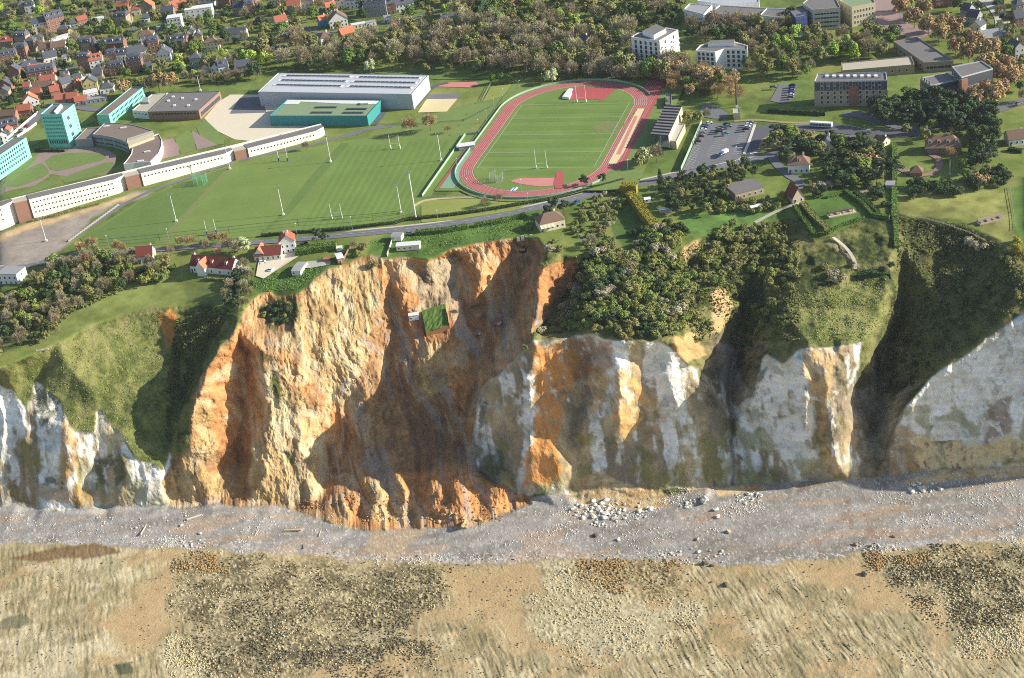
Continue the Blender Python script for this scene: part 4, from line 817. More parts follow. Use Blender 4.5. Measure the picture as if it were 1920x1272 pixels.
arc2, ar2 = prism_thing('curved_school', 'horn shaped low school wing with brown felt roof and white outer wall', 'school building', QL((1125, 470), (1200, 430), (1360, 372), (1385, 420), (1385, 480), (1360, 540), (1290, 610), (1160, 622), (1058, 634), (1095, 590), (1125, 545), (1133, 505)), 5, 'long_white', 'felt_brown', lip=.3)
blk, bk = prism_thing('curved_school', 'small square brown roofed wing joining the tower to the curved school', 'school building', QL((640, 425), (745, 322), (850, 322), (795, 378), (790, 415)), 5, 'grey_wall', 'felt_brown', lip=.3)
mb = MB(); q = [onroof(arc, p, 7) for p in QL((1092, 425), (1312, 350), (1318, 390), (1100, 470))]; mb.prism(q, 3, 6.4); mb.build('end_wall', 'beige_block', arc)
for a, p in ((arc, (1060, 332)), (arc, (915, 320)), (arc2, (1258, 512)), (arc2, (1200, 592))):
    x, y = onroof(a, QL(p)[0], 6); mb = MB(); mb.box(x-1.8, x+1.8, y-.6, y+.6, 4.6, 7.4 if a == arc else 5.5); mb.build('roof_light', 'white_paint', a)
# the long white wall-like building
A = G(-120, 469); B = G(613, 256); LD = (B-A); LL = math.hypot(LD.x, LD.y); lang = math.atan2(LD.y, LD.x)
longb = thing('long_school', 'very long white school building with small square windows stepping along the playing fields', 'school building', (A.x, A.y, 0), lang)
def along(px, py): p = G(px, py); return ((p.x-A.x)*math.cos(lang)+(p.y-A.y)*math.sin(lang))
ztop = lambda s: 11.5+(5.2-11.5)*min(1, max(0, (s-30)/(LL-60)))
s0 = 0; wm = window_mesh(.75, .75, ('glass_dark', 'glass_dark')); nwin = 0; extra = MB()
for kind, e in [('wall', (36.5, 418.6)), ('block', (64, 410)), ('wall', (242.8, 360.8)), ('block', (269, 348)), ('wall', (441.5, 300)), ('block', (464, 291.6)), ('wall', (613, 256))]:
    s1 = along(*e); mb = MB()
    if kind == 'wall':
        mb.prism([(s0, 0), (s1-6, 0), (s1, 3.5), (s1, 8), (s0, 8)], -3, [ztop(s0), ztop(s1-6), ztop(s1), ztop(s1), ztop(s0)], 0, 1); mb.build('wall', ['long_white', 'felt_roof'], longb)
        n = int((s1-s0-2)/2.3); rows = 3 if s0 < 60 else 2 if s0 < 110 else 1
        for r in range(rows):
            for k in range(n):
                x = s0+2+k*(s1-s0-8)/n; z = ztop(x)-2.6-r*3.0
                if z < .4: continue
                nwin += 1
                if nwin <= 98 or x > LL: put(wm, 'window', longb, (x, -.02, z))
                else: extra.box(x-.37, x+.37, -.1, .02, z, z+.75)
    else:
        mb.prism([(s0+.01, .6), (s1-.01, .6), (s1-.01, 8), (s0+.01, 8)], -3, [ztop(s0)-.4, ztop(s1)-.4, ztop(s1)-.4, ztop(s0)-.4], 0, 1); mb.build('brick_block', ['brick_brown', 'gravel_roof'], longb)
    s0 = s1
ox = extra.build('window_grid', 'glass_dark', longb); ox['kind'] = 'stuff'
mb = MB(); mb.prism([(0, 8.01), (LL, 8.01), (LL, 8.5), (0, 8.5)], 0, [ztop(0)+.5, ztop(LL)+.5, ztop(LL)+.5, ztop(0)+.5]); mb.build('coping', 'long_white', longb)
# ------------------------------------------------------------------ stadium furniture
def goalposts(a, b, label, h=11, pad='white_paint', mat='white_paint'):
    A_, B_ = G(*a), G(*b); d = B_-A_; L = math.hypot(d.x, d.y)
    t = thing('rugby_goal', label, 'rugby goalposts', ((A_.x+B_.x)/2, (A_.y+B_.y)/2, .3), math.atan2(d.y, d.x), 'rugby goalposts on the pitches')
    for s in (-1, 1):
        mb = MB(); mb.tube((s*L/2, 0, 0), (s*L/2, 0, h), .14, .1); mb.build('post', mat, t)
        mb = MB(); mb.box(s*L/2-.3, s*L/2+.3, -.3, .3, 0, 2.0); mb.build('pad', pad, t)
    mb = MB(); mb.tube((-L/2, 0, 3.2), (L/2, 0, 3.2), .1); mb.build('crossbar', mat, t)
goalposts((1006, 318), (1025.9, 317.8), 'white goalposts at the near end of the track pitch')
goalposts((1082.3, 196.2), (1099.6, 196.2), 'white goalposts at the far end of the track pitch by the red fan')
goalposts((622.6, 411.1), (641.8, 410.6), 'white goalposts near the coast road on the middle pitch', 8.5)
goalposts((732.6, 279.7), (750.2, 279.7), 'white goalposts at the far end of the middle pitch', 8.5)
goalposts((388.7, 441.3), (406, 438.7), 'blue padded goalposts beside the coast road hedge', 8.5, 'blue_pad')
goalposts((523.3, 302.9), (539.9, 302.9), 'blue padded goalposts near the end of the long white building', 8.5, 'blue_pad')
def mast(b, h, label, r=.22, heads=2, mat='white_paint', name='floodlight_mast'):
    p = G(*b); t = thing(name, label, 'floodlight mast', (p.x, p.y, p.z), 0, 'floodlight masts around the pitches')
    mb = MB(); mb.tube((0, 0, 0), (0, 0, h), r, r*.55); mb.build('pole', mat, t)
    mb = MB(); mb.box(-.6, .6, -.6, .6, 0, 1.1); mb.build('base', 'white_paint', t)
    mb = MB(); mb.box(-1.1, 1.1, -.12, .12, h-.3, h); mb.build('crossarm', 'metal_grey', t)
    for k in range(heads):
        mb = MB(); x = -.9+1.8*k/max(1, heads-1); mb.box(x-.35, x+.35, -.5, -.1, h-.15, h+.45); mb.build('lamp', 'metal_grey', t)
for b, h, l in [((620.5, 305), 16.5, 'white floodlight mast beside the end of the long white building'), ((827.5, 302), 16.5, 'white floodlight mast near the stadium side of the middle pitch'), ((531.5, 404), 16.5, 'white floodlight mast between the two rugby pitches near the coast road'), ((752.5, 400), 16.5, 'shorter white mast beside the tall lattice mast at the road'), ((330.8, 416), 16.5, 'white floodlight mast on the grass strip behind the blue goalposts'), ((86.8, 452.6), 14, 'pale floodlight mast on the dirt yard'), ((431.5, 318), 15, 'floodlight mast by the green throwing cage'), ((780.5, 412), 27, 'tall lattice floodlight mast behind the coast road hedge'), ((1381.5, 201), 22, 'dark tall mast beside the square kiosk'), ((376, 171), 11, 'slim white mast behind the dark roofed school')]:
    mast(b, h, l, .22 if h < 18 else .4, 2 if h < 18 else 3, 'white_paint' if 'dark' not in l[:5] else 'metal_dark')
def lamp(b, h, label, group):
    p = G(*b); t = thing('street_lamp', label, 'street lamp', (p.x, p.y, p.z), 0, group)
    mb = MB(); mb.tube((0, 0, 0), (0, 0, h), .11, .07); mb.build('pole', 'metal_grey', t)
    mb = MB(); mb.tube((0, 0, h), (.3, -1.2, h+.25), .06); mb.build('arm', 'metal_grey', t)
    mb = MB(); mb.box(.05, .55, -1.75, -1.0, h+.15, h+.4); mb.build('lamp_head', 'white_paint', t)
tl_ = Q3((60, 690), (228, 640), (430, 605), (622, 592), (782, 595), (965, 595), (1193, 632)); tl_ = [(x, y) for x, y in tl_] + Q2((1845, 750), (1778, 830), (1722, 915), (1660, 985)) + [(858, 322), (877, 360), (1178, 325), (978, 362)]
tl_.sort()
for i, p in enumerate(tl_): lamp(p, 8, f'{ordinal(i, len(tl_))}slim grey lamp post around the running track', 'lamp posts round the running track')
rl_ = [(205, 466), (318, 454), (558, 444), (661, 432), (822, 420), (991, 388), (1380, 300), (1700, 232), (1868, 205), (1770, 244), (1665, 238)]
for i, p in enumerate(rl_): lamp(p, 8, f'{ordinal(i, len(rl_))}lamp post along the coast road and avenue', 'street lamps along the coast road')
# rail round the track
mb = MB(); a, b = oval(46.6, 96), oval(46.9, 96)
for i in range(96):
    j = (i+1) % 96
    if 88 < i or i < 6: continue
    mb.face([(a[i].x, a[i].y, .5), (a[j].x, a[j].y, .5), (a[j].x, a[j].y, 1.6), (a[i].x, a[i].y, 1.6)]); mb.face([(b[i].x, b[i].y, .5), (b[j].x, b[j].y, .5), (b[j].x, b[j].y, 1.6), (b[i].x, b[i].y, 1.6)]); mb.face([(a[i].x, a[i].y, 1.6), (a[j].x, a[j].y, 1.6), (b[j].x, b[j].y, 1.6), (b[i].x, b[i].y, 1.6)])
tag(mb.build('track_fence', 'green_paint'), 'pale green rail fence bending round the running track', 'fence')
def fence(pts, label, h=1.8, mat='green_paint', step=3.0, name='fence', solid=True):
    W3 = [G(*p) for p in pts]; o0 = W3[0]
    t = thing(name, label, 'fence', o0); mb = MB(); po = MB()
    for a, b in zip(W3, W3[1:]):
        d = b-a; n = max(1, int(d.length/step)); s = Vector((-d.y, d.x, 0)).normalized()*.05; a_, b_ = a-o0, b-o0
        for zz, hh in (((.1, h),) if solid else ((h-.15, h), (h*.5, h*.5+.1))):
            q = [a_-s, b_-s, b_+s, a_+s]; bq = len(mb.v); mb.v += [(*p.xy, p.z+zz) for p in q]+[(*p.xy, p.z+hh) for p in q]
            for f in ((0, 1, 5, 4), (1, 2, 6, 5), (2, 3, 7, 6), (3, 0, 4, 7), (4, 5, 6, 7)): mb.f.append(tuple(bq+i for i in f)); mb.m.append(0)
        for k in range(n+1):
            p = a_.lerp(b_, k/n); po.box(p.x-.07, p.x+.07, p.y-.07, p.y+.07, p.z, p.z+h+.15)
    mb.build('panel', mat, t); po.build('post_line', 'metal_grey', t)
fence([(792, 370), (873, 254)], 'pale green board fence on the pitch side of the stadium', 1.7)
fence([(873, 254), (900, 252)], 'short green fence behind the white kiosk', 1.5); fence([(792, 371), (900, 371), (990, 374)], 'low green mesh fence below the near bend', 1.2, solid=False)
fence([(1277, 322), (1316, 232)], 'tall green mesh fence along the car park', 2.6)
fence([(700, 236), (780, 236), (870, 228), (925, 200)], 'thin dark fence between hall meadow and lane', 1.3, 'metal_dark', solid=False); fence([(905, 190), (920, 160)], 'thin fence down the meadow beside the sand court', 1.6, 'metal_grey', solid=False)
fence([(1893, 352), (1905, 432)], 'pale post fence down the right hand meadow', 1.3, 'metal_grey', solid=False); fence([(180, 463), (300, 452), (430, 438), (560, 424), (700, 414), (756, 408)], 'tall thin mesh fence behind the rugby pitches', 4, 'metal_dark', step=6, solid=False)
# grandstand
gs, gl = prism_thing('grandstand', 'concrete grandstand with ribbed grey roof beside the home straight', 'grandstand', Q3((1030, 1003), (1140, 790), (1265, 796), (1165, 1015)), 7, 'concrete', 'felt_roof', lip=.05)
for o in list(gs.children):
    if o.name.startswith('wall'): bpy.data.objects.remove(o)
a, b, c, d = gl
mb = MB()
for k in range(11):
    t = k/10; p = (a[0]+(b[0]-a[0])*t, a[1]+(b[1]-a[1])*t); q = (d[0]+(c[0]-d[0])*t, d[1]+(c[1]-d[1])*t); e = Vector((b[0]-a[0], b[1]-a[1])).normalized()*.22
    mb.prism([(p[0]-e[0], p[1]-e[1]), (q[0]-e[0], q[1]-e[1]), (q[0]+e[0], q[1]+e[1]), (p[0]+e[0], p[1]+e[1])], 6.9, 7.5)
mb.build('roof_rib', 'metal_dark', gs)
lerp2 = lambda p, q, t: (p[0]+(q[0]-p[0])*t, p[1]+(q[1]-p[1])*t)
mb = MB()
for k in range(8): mb.prism([lerp2(a, d, .25+k*.09), lerp2(b, c, .25+k*.09), lerp2(b, c, .999), lerp2(a, d, .999)], .1 if k == 0 else .5*k+.1, .6+.5*k)
mb.build('seating_tier', 'concrete', gs)
mb = MB(); mb.prism([lerp2(a, d, .995), lerp2(b, c, .995), lerp2(b, c, 1.02), lerp2(a, d, 1.02)], 0, 6.9); mb.build('back_wall', 'cream_wall', gs)
for k in range(6):
    p = lerp2(lerp2(a, b, k/5), lerp2(d, c, k/5), .55); mb = MB(); mb.tube((p[0], p[1], 0), (p[0], p[1], 6.9), .25); mb.build('column', 'concrete', gs)
prism_thing('concrete_terrace', 'long pale terrace behind the grandstand wall', 'terrace', Q3((1168, 1050), (1238, 925), (1290, 930), (1225, 1060)), 3.5, 'beige_block', 'concrete')
prism_thing('store_hut', 'small grey flat hut at the far end of the grandstand', 'hut', Q3((1143, 705), (1188, 705), (1190, 782), (1145, 782)), 2.6, 'grey_wall', 'felt_roof')
prism_thing('kiosk', 'square beige kiosk at the foot of the dark mast', 'kiosk', Q4((-1440+1440+0, 0),) if 0 else [(1374, 204), (1387, 203), (1388, 213), (1375, 214)], 2.6, 'beige_block', 'concrete')
def jump_mat(px, label, mat):
    xy = [Vector(at_z(x, y, 1.5)) for x, y in px]; c = sum(xy, Vector())/len(xy); t = thing('landing_mat', label, 'landing mat', (c.x, c.y, .7))
    mb = MB(); mb.prism([(p.x-c.x, p.y-c.y) for p in xy], 0, 1.1); mb.build('mattress', mat, t); mb = MB(); mb.prism([((p.x-c.x)*.96, (p.y-c.y)*.96) for p in xy], 1.103, 1.35); mb.build('cover', 'white_roof', t)
jump_mat([(1054, 183), (1064, 170), (1073, 172), (1067, 185)], 'white covered landing mat on the far red fan', 'white_paint'); jump_mat([(1064, 170), (1068, 167), (1075, 168), (1073, 173)], 'blue and white landing mat behind the white one', 'car_blue')
hut = thing('track_kiosk', 'white roofed kiosk inside the green fence by the bend', 'kiosk', G(876, 279)); mb = MB(); mb.box(-4.5, 4.5, -2.5, 2.5, 0, 2.6); mb.build('wall', 'grey_wall', hut)
mb = MB(); mb.prism([(-4.8, -2.8), (4.8, -2.8), (4.8, 2.8), (-4.8, 2.8)], 2.603, [2.8, 2.8, 2.8, 2.8]); mb.build('roof', 'white_roof', hut); mb = MB(); mb.box(-4.6, -2.2, -2.7, -2.5, .3, 2.3); mb.build('shutter', 'metal_grey', hut)
pm = thing('folded_hurdle_mat', 'blue and white striped mat standing beside the near bend', 'mat', G(963, 358)); mb = MB()
for k in range(3): mb.prism([(-2+k*.9, -1.6), (-1.1+k*.9, -1.6), (.9+k*.9, 2), (0+k*.9, 2)], 0, .9, k % 2)
mb.build('cushion', ['white_paint', 'car_cyan'], pm)
# throwing cages
def cage(c, r, h, n, label, mat):
    p = G(*c); t = thing('throwing_cage', label, 'throwing cage', p); ne = MB()
    for k in range(n):
        a = -.6+k*(2*math.pi-1.2)/(n-1) + math.pi/2+.6; x, y = r*math.cos(a), r*math.sin(a); mb = MB(); mb.tube((x, y, 0), (x*1.02, y*1.02, h), .1); mb.build('post', 'green_paint', t)
        if k:
            for z in range(int(h/.5)): ne.tube((px_, py_, z*.5+.2), (x, y, z*.5+.2), .05, n=4)
        px_, py_ = x, y
    ne.build('net', mat, t)
cage((376, 344), 4.2, 6, 8, 'green netted hammer throwing cage at the corner of the fields', 'net_green'); cage((931, 340), 4, 5, 6, 'slim grey throwing cage posts inside the near bend', 'metal_grey')
# ------------------------------------------------------------------ houses
HOUSES = []
WW = {'white_wall': 'white', 'cream_wall': 'cream', 'stone_wall': 'stone', 'brick_wall': 'brick', 'yellow_wall': 'yellow', 'grey_wall': 'grey', 'blue_wall': 'blue', 'pink_wall': 'pink', 'white_paint': 'white'}
RW = {'slate_roof': 'slate', 'red_roof': 'red tiled', 'orange_roof': 'orange tiled', 'brown_roof': 'brown', 'grey_roof': 'grey', 'white_roof': 'white', 'dark_red_roof': 'dark red'}
_hm = {}
def house(a, b, dep, h, roof, wall, rmat, dorm=0, chim=1, rh=None, label=None, area=None, name='house', win=1, cat='house'):
    A, rot, L = frame(a, b); L = max(4, L); dep = dep or 8
    rh = rh if rh is not None else (dep if roof in 'gm' else L)*.42 if roof in 'gx' else dep*.33
    mid = A+Vector((math.cos(rot), math.sin(rot), 0))*L/2
    t = thing(name, label or '', cat, (mid.x, mid.y, min(A.z, mid.z)), rot)
    if not label: t['group'] = 'houses of the town'
    x0, x1 = -L/2, L/2; o = .35; mb = MB()
    mb.box(x0, x1, 0, dep, -1.2, h)
    rf = MB()
    if roof == 'g':
        for s in (x0, x1-.25): mb.v += [(s, 0.01, h), (s+.25, .01, h), (s+.25, dep/2, h+rh), (s, dep/2, h+rh), (s, dep-.01, h), (s+.25, dep-.01, h)]; k = len(mb.v)-6; mb.f += [(k, k+3, k+4), (k+1, k+5, k+2), (k, k+1, k+2, k+3), (k+3, k+2, k+5, k+4)]; mb.m += [0]*4
        e = o*rh/(dep/2)
        for y, s in ((-o, 1), (dep+o, -1)):
            rf.v += [(x0-.3, y, h-e+.03), (x1+.3, y, h-e+.03), (x1+.3, dep/2, h+rh+.03), (x0-.3, dep/2, h+rh+.03), (x0-.3, y, h-e+.25), (x1+.3, y, h-e+.25), (x1+.3, dep/2, h+rh+.28), (x0-.3, dep/2, h+rh+.28)]
            k = len(rf.v)-8
            for f in ((3, 2, 1, 0), (4, 5, 6, 7), (0, 1, 5, 4), (1, 2, 6, 5), (3, 0, 4, 7)): rf.f.append(tuple(k+i for i in f)); rf.m.append(0)
    elif roof == 'x':
        for s in (0, dep-.25): mb.v += [(x0+.01, s, h), (x0+.01, s+.25, h), (0, s+.25, h+rh), (0, s, h+rh), (x1-.01, s, h), (x1-.01, s+.25, h)]; k = len(mb.v)-6; mb.f += [(k, k+4, k+3), (k+1, k+2, k+5), (k, k+3, k+2, k+1), (k+3, k+4, k+5, k+2)]; mb.m += [0]*4
        e = o*rh/(L/2)
        for x in (x0-o, x1+o):
            rf.v += [(x, -.3, h-e+.03), (x, dep+.3, h-e+.03), (0, dep+.3, h+rh+.03), (0, -.3, h+rh+.03), (x, -.3, h-e+.25), (x, dep+.3, h-e+.25), (0, dep+.3, h+rh+.28), (0, -.3, h+rh+.28)]
            k = len(rf.v)-8
            for f in ((3, 2, 1, 0), (4, 5, 6, 7), (0, 1, 5, 4), (1, 2, 6, 5), (3, 0, 4, 7)): rf.f.append(tuple(k+i for i in f)); rf.m.append(0)
    elif roof == 'h':
        i = min(L*.42, dep*.42)
        rf.v += [(x0-o, -o, h-.1), (x1+o, -o, h-.1), (x1+o, dep+o, h-.1), (x0-o, dep+o, h-.1), (x0-o, -o, h+.1), (x1+o, -o, h+.1), (x1+o, dep+o, h+.1), (x0-o, dep+o, h+.1), (x0+i, dep/2, h+rh), (x1-i, dep/2, h+rh)]
        rf.f += [(0, 1, 5, 4), (1, 2, 6, 5), (2, 3, 7, 6), (3, 0, 4, 7), (4, 5, 9, 8), (5, 6, 9), (6, 7, 8, 9), (7, 4, 8), (3, 2, 1, 0)]; rf.m += [0]*9
    elif roof == 'm':
        q = 1.1; rf.prism([(x0-.2, -.2), (x1+.2, -.2), (x1+.2, dep+.2), (x0-.2, dep+.2)], h-.1, h+.1)
        rf.v += [(x0, -.1, h+.1), (x1, -.1, h+.1), (x1, dep+.1, h+.1), (x0, dep+.1, h+.1), (x0+.4, q, h+2.5), (x1-.4, q, h+2.5), (x1-.4, dep-q, h+2.5), (x0+.4, dep-q, h+2.5), (x0+1.6, dep/2, h+3.3), (x1-1.6, dep/2, h+3.3)]; k = len(rf.v)-10
        for f in ((0, 1, 5, 4), (1, 2, 6, 5), (2, 3, 7, 6), (3, 0, 4, 7), (4, 5, 9, 8), (5, 6, 9), (6, 7, 8, 9), (7, 4, 8)): rf.f.append(tuple(k+i for i in f)); rf.m.append(0)
    else:
        rf.box(x0-.15, x1+.15, -.15, dep+.15, h+.003, h+.3)
    mb.build('wall', wall, t); R = rf.build('roof', rmat, t)
    rz = 3.0 if roof == 'm' else rh
    for c in range(chim if roof != 'f' else 0):
        xx = (x1-.9) if c == 0 else (x0+.9) if c == 1 else 0
        if roof == 'x': xx = .8*(1 if c == 0 else -1)
        if roof == 'h': xx *= .5
        m = MB(); m.box(xx-.45, xx+.45, dep/2-.1, dep/2+.7, h+rz*.45, h+rz+1.1); m.box(xx-.3, xx+.3, dep/2+.05, dep/2+.5, h+rz+1.1, h+rz+1.5, 1); m.build('chimney', ['brick_wall' if wall in ('brick_wall', 'stone_wall') else 'white_wall', 'red_roof'], t)
    for k in range(dorm):
        x = x0+L*(k+.5)/dorm; y0 = .35 if roof == 'm' else dep*.16; zb = h+(.4 if roof == 'm' else .35*rh); m = MB()
        m.box(x-.7, x+.7, y0, y0+2.2, zb, zb+1.5, 0); m.prism([(x-.85, y0-.15), (x+.85, y0-.15), (x+.85, y0+2.3), (x-.85, y0+2.3)], zb+1.503, [zb+1.6, zb+1.6, zb+1.9, zb+1.9], 1); m.box(x-.45, x+.45, y0-.06, y0+.02, zb+.3, zb+1.3, 2)
        m.build('dormer', ['white_paint', rmat, 'glass_dark'], R)
    if win:
        wm_ = window_mesh(1.05, 1.45); fl = max(1, int(h/2.7)); n = max(1, min(5, int(L/2.6)))
        for f in range(fl):
            for k in range(n): put(wm_, 'window', t, (x0+L*(k+.5)/n, 0, 1.0+f*2.75))
            put(wm_, 'window', t, (x1, dep*.5, 1.0+f*2.75), math.pi/2)
        m = MB(); m.box(x0+.5, x0+1.5, -.06, .02, 0, 2.1); m.build('door', 'metal_dark', t)
    if not label:
        rt = {'g': 'roof', 'x': 'front gable', 'h': 'hipped roof', 'f': 'flat roof', 'm': 'mansard roof'}[roof]
        look = f"{WW[wall]} house with {RW[rmat]} {rt}" + (' and dormers' if dorm and roof != 'x' else '')
        HOUSES.append((t, look, a[0], a[1]))
    return t
TOWN1 = '''30 150 75 150 7 5 g s l|150 110 200 100 7 8 h s l|195 110 265 100 7 7 m w l 2|310 66 395 50 7 9 x y l|830 22 945 14 8 6 f w g|872 95 960 92 7 5 g b o|985 122 1052 112 7 5 h c r|1052 108 1145 98 8 6 x s o|1268 28 1320 22 7 5 g w l|1290 92 1415 48 8 4 g b r|1392 165 1592 138 9 9 f w w|1212 152 1302 140 8 6 g s l|1258 228 1362 214 9 9 f w w|1172 244 1252 236 6 4 f w g|1742 122 1826 118 8 7 g s l|1832 122 1902 112 9 9 m b l 2|1630 60 1720 60 8 7 g b l 2|1440 48 1600 44 8 6 g w l|1735 50 1800 48 8 7 x w l|1810 46 1905 40 8 8 m c l 2
255 262 365 244 8 9 g w l|368 248 500 214 9 11 g b l 3|440 290 520 282 8 7 h b l|520 284 556 276 6 6 x y l|400 336 552 290 7 3.5 f w w|862 215 955 208 9 9 m s l 2|592 204 664 184 6 5 g b r|690 188 780 172 6 4 f w w|535 215 590 205 6 4 g g l
120 352 205 346 8 8 m s l 2|200 395 270 388 7 9 h s l|266 374 335 362 7 8 h s l|116 452 206 440 8 9 m b l 2|300 424 388 414 8 6 g c n|392 418 500 402 8 6 g c n|598 402 690 398 9 8 m s l 2|690 420 738 414 6 9 x b l|1035 332 1152 316 9 6 h w n|768 412 935 396 8 8 g b l 3|1112 404 1196 392 8 9 m b l 2|1256 382 1400 370 8 7 g b l 3|1462 352 1520 344 8 8 x y l|1690 312 1840 296 8 5 g w l|1524 384 1630 374 8 6 h c n|1405 300 1460 292 7 6 x w l|0 372 105 360 7 6 g b r 1
0 530 146 500 8 11 m b l 4|345 505 442 482 8 7 g w l|152 546 320 512 9 4 h g l|592 536 682 530 8 10 m b l 3|684 546 784 528 8 9 g w r 3|800 492 880 482 8 8 m b l 2|880 482 950 474 8 7 g w l 2|968 470 1096 446 8 7 g w l|960 546 1068 534 8 9 m b l 3|1172 468 1280 456 8 6 x w l|1426 522 1510 512 8 8 h g l|1580 572 1645 566 8 6 x w l|1640 572 1712 560 8 7 g w l 1|1762 566 1880 548 8 6 g s l|1510 556 1560 548 6 5 x c n|470 470 525 460 6 4 f w g|1090 545 1140 536 6 4 g s l
222 566 350 545 7 4 g c o 2|216 634 420 600 9 9 m b l 5|70 612 158 600 7 8 x b l 1|816 574 932 560 8 7 m b l 3|305 660 420 642 7 5 g c r|252 706 398 690 7 5 g s n|245 752 310 742 7 5 g b r|388 738 456 722 7 5 g b r|430 700 496 680 6 5 g b o|476 692 560 664 8 6 g s l|560 678 614 668 6 5 x b o|630 690 735 672 8 6 x y l|420 800 502 786 7 5 g b r|506 790 585 778 7 5 g b r|634 744 738 722 9 3.5 f w w|752 706 852 690 8 4 h w l|622 788 790 762 8 3 f g g|566 796 660 778 6 3.5 g p r|186 828 300 800 8 6 x w o|140 882 238 866 7 5 g b r|0 922 124 906 7 5 g b n|0 1004 140 970 8 5 g b l 3|0 742 72 730 7 5 x s l|0 704 96 690 7 6 x b l|80 1010 130 940 5 3 g w r|10 1088 70 1070 5 7 x w l|180 690 230 684 6 4 g w r|560 640 620 630 6 5 g c l|610 640 660 632 6 4 f g w|950 175 985 170 5 4 g s r|1080 175 1120 168 6 4 g w l|700 610 770 600 7 5 g s l|460 610 520 600 6 4 g w l'''
TOWN2 = '''240 112 340 102 7 7 g s r|345 88 430 78 8 8 h w n|498 84 620 68 8 7 g w n|622 70 672 62 7 6 x w l|678 74 796 62 8 7 g w l|812 136 980 118 9 11 m g l 4|985 110 1045 102 8 8 g b l 1|1050 98 1182 76 8 6 g w l 1|532 108 606 92 7 5 g c o|484 214 540 200 6 6 g u o|556 220 690 196 10 6 x w n|160 236 248 216 8 7 g w r|172 302 290 288 7 3 f w w|490 340 576 320 9 5 h w n|650 322 746 296 8 6 g b o|1018 250 1080 246 7 5 g c r|1380 212 1510 196 8 5 m w l 1|134 428 248 412 8 4 h g l|712 224 820 206 5 3 f c w|825 206 900 192 5 3 f w g|960 176 1010 168 6 4 f w g|1842 66 1902 56 7 7 g b l|0 60 30 50 6 8 g b l|100 60 180 50 7 6 x c l|1120 40 1200 34 7 6 g c n|1240 30 1310 22 7 6 g b l|1380 60 1460 50 8 6 h b r'''
TOWN3 = '''0 72 55 58 7 7 h b n|548 420 624 396 8 9 x y l|590 226 650 216 7 4 g c n'''
TOWN4 = '''1255 62 1420 36 8 5 g b l|1432 140 1490 150 8 6 g g l|1475 190 1555 200 8 6 g g l|1500 262 1580 272 8 6 x c l|1580 338 1768 318 9 4 g y g|1845 210 1912 200 9 6 g b l|1842 440 1912 424 9 7 x g l|1850 110 1912 100 8 6 h s l|1700 40 1760 34 8 5 g s l|1850 60 1905 52 8 5 g c l'''
WK = dict(w='white_wall', c='cream_wall', s='stone_wall', b='brick_wall', y='yellow_wall', g='grey_wall', u='blue_wall', p='pink_wall')
RK = dict(l='slate_roof', r='red_roof', o='orange_roof', n='brown_roof', g='grey_roof', w='white_roof')
for txt, Q in ((TOWN1, Q1), (TOWN2, Q2), (TOWN3, Q3), (TOWN4, Q4)):
    for s in txt.replace('\n', '|').split('|'):
        f = s.split(); n = list(map(float, f[:6])); (a, b) = Q((n[0], n[1]), (n[2], n[3]))
        house(a, b, n[4], n[5], f[6], WK[f[7]], RK[f[8]], int(f[9]) if len(f) > 9 else 0, 2 if (b[0]-a[0]) > 24 else 1)
def area_of(px, py):
    if px > 1700: return 'beyond the orange avenue'
    if px > 960: return 'among the park trees'
    if px > 480: return 'in the top row above the wood' if py < 38 else 'just above the bare wood'
    return ['along the top edge of the town', 'in the upper town rows', 'in the middle town rows', 'in the lower town rows', 'behind the turquoise tower'][0 if py < 36 else 1 if py < 80 else 2 if py < 112 else 3 if py < 155 else 4]
def settle(items, join=' '):
    """give every look-alike its own label by its place among its like"""
    g = {}
    for o, look, px, py in items: g.setdefault((look, area_of(px, py)), []).append((px, o))
    for (look, ar), l in g.items():
        l.sort(key=lambda q: q[0])
        for i, (px, o) in enumerate(l): o['label'] = f"{look} {ar}" if len(l) == 1 else f"{ordinal(i, len(l))}{look} {ar}"
settle(HOUSES)
# church spire of the manor
t = thing('spire', 'tall pointed slate spire above the brick manor in the middle town', 'spire', G(*Q1((720, 420))[0])); mb = MB(); mb.box(-1.3, 1.3, -1.3, 1.3, 0, 8); mb.build('wall', 'brick_wall', t); mb = MB(); mb.v = [(-1.5, -1.5, 8), (1.5, -1.5, 8), (1.5, 1.5, 8), (-1.5, 1.5, 8), (0, 0, 17)]; mb.f = [(0, 1, 4), (1, 2, 4), (2, 3, 4), (3, 0, 4), (3, 2, 1, 0)]; mb.m = [0]*5; mb.build('roof', 'slate_roof', t)
# villas near the cliff
V = lambda Q, *p: Q(*p)
a, b = Q5((1425, 1078), (1740, 1105)); v = house(a, b, 9, 4.2, 'g', 'white_wall', 'dark_red_roof', 3, 2, 3.8, 'long white villa with dark red roof, dormers and an orange front gable')
mb = MB(); mb.box(-7.2, -2.2, -2.6, 3, -.8, 4.6, 0); mb.v += [(-7.6, -2.9, 4.3), (-1.8, -2.9, 4.3), (-4.7, -2.9, 8.2), (-7.6, 4, 4.3), (-1.8, 4, 4.3), (-4.7, 4, 8.2)]; k = len(mb.v)-6; mb.f += [(k, k+1, k+2), (k, k+2, k+5, k+3), (k+1, k+4, k+5, k+2)]; mb.m += [0, 1, 1]; mb.build('front_gable', ['white_wall', 'orange_roof'], v)
a, b = Q5((1030, 1018), (1148, 1000)); house(a, b, 8, 4.5, 'g', 'white_wall', 'dark_red_roof', 0, 1, 3.6, 'small white house with brick red roof beside the coast road hedge')
a, b = Q6((190, 948), (302, 925)); house(a, b, 8, 7, 'x', 'white_wall', 'red_roof', 0, 2, 3.4, 'tall white house with red gables beside the coast road')
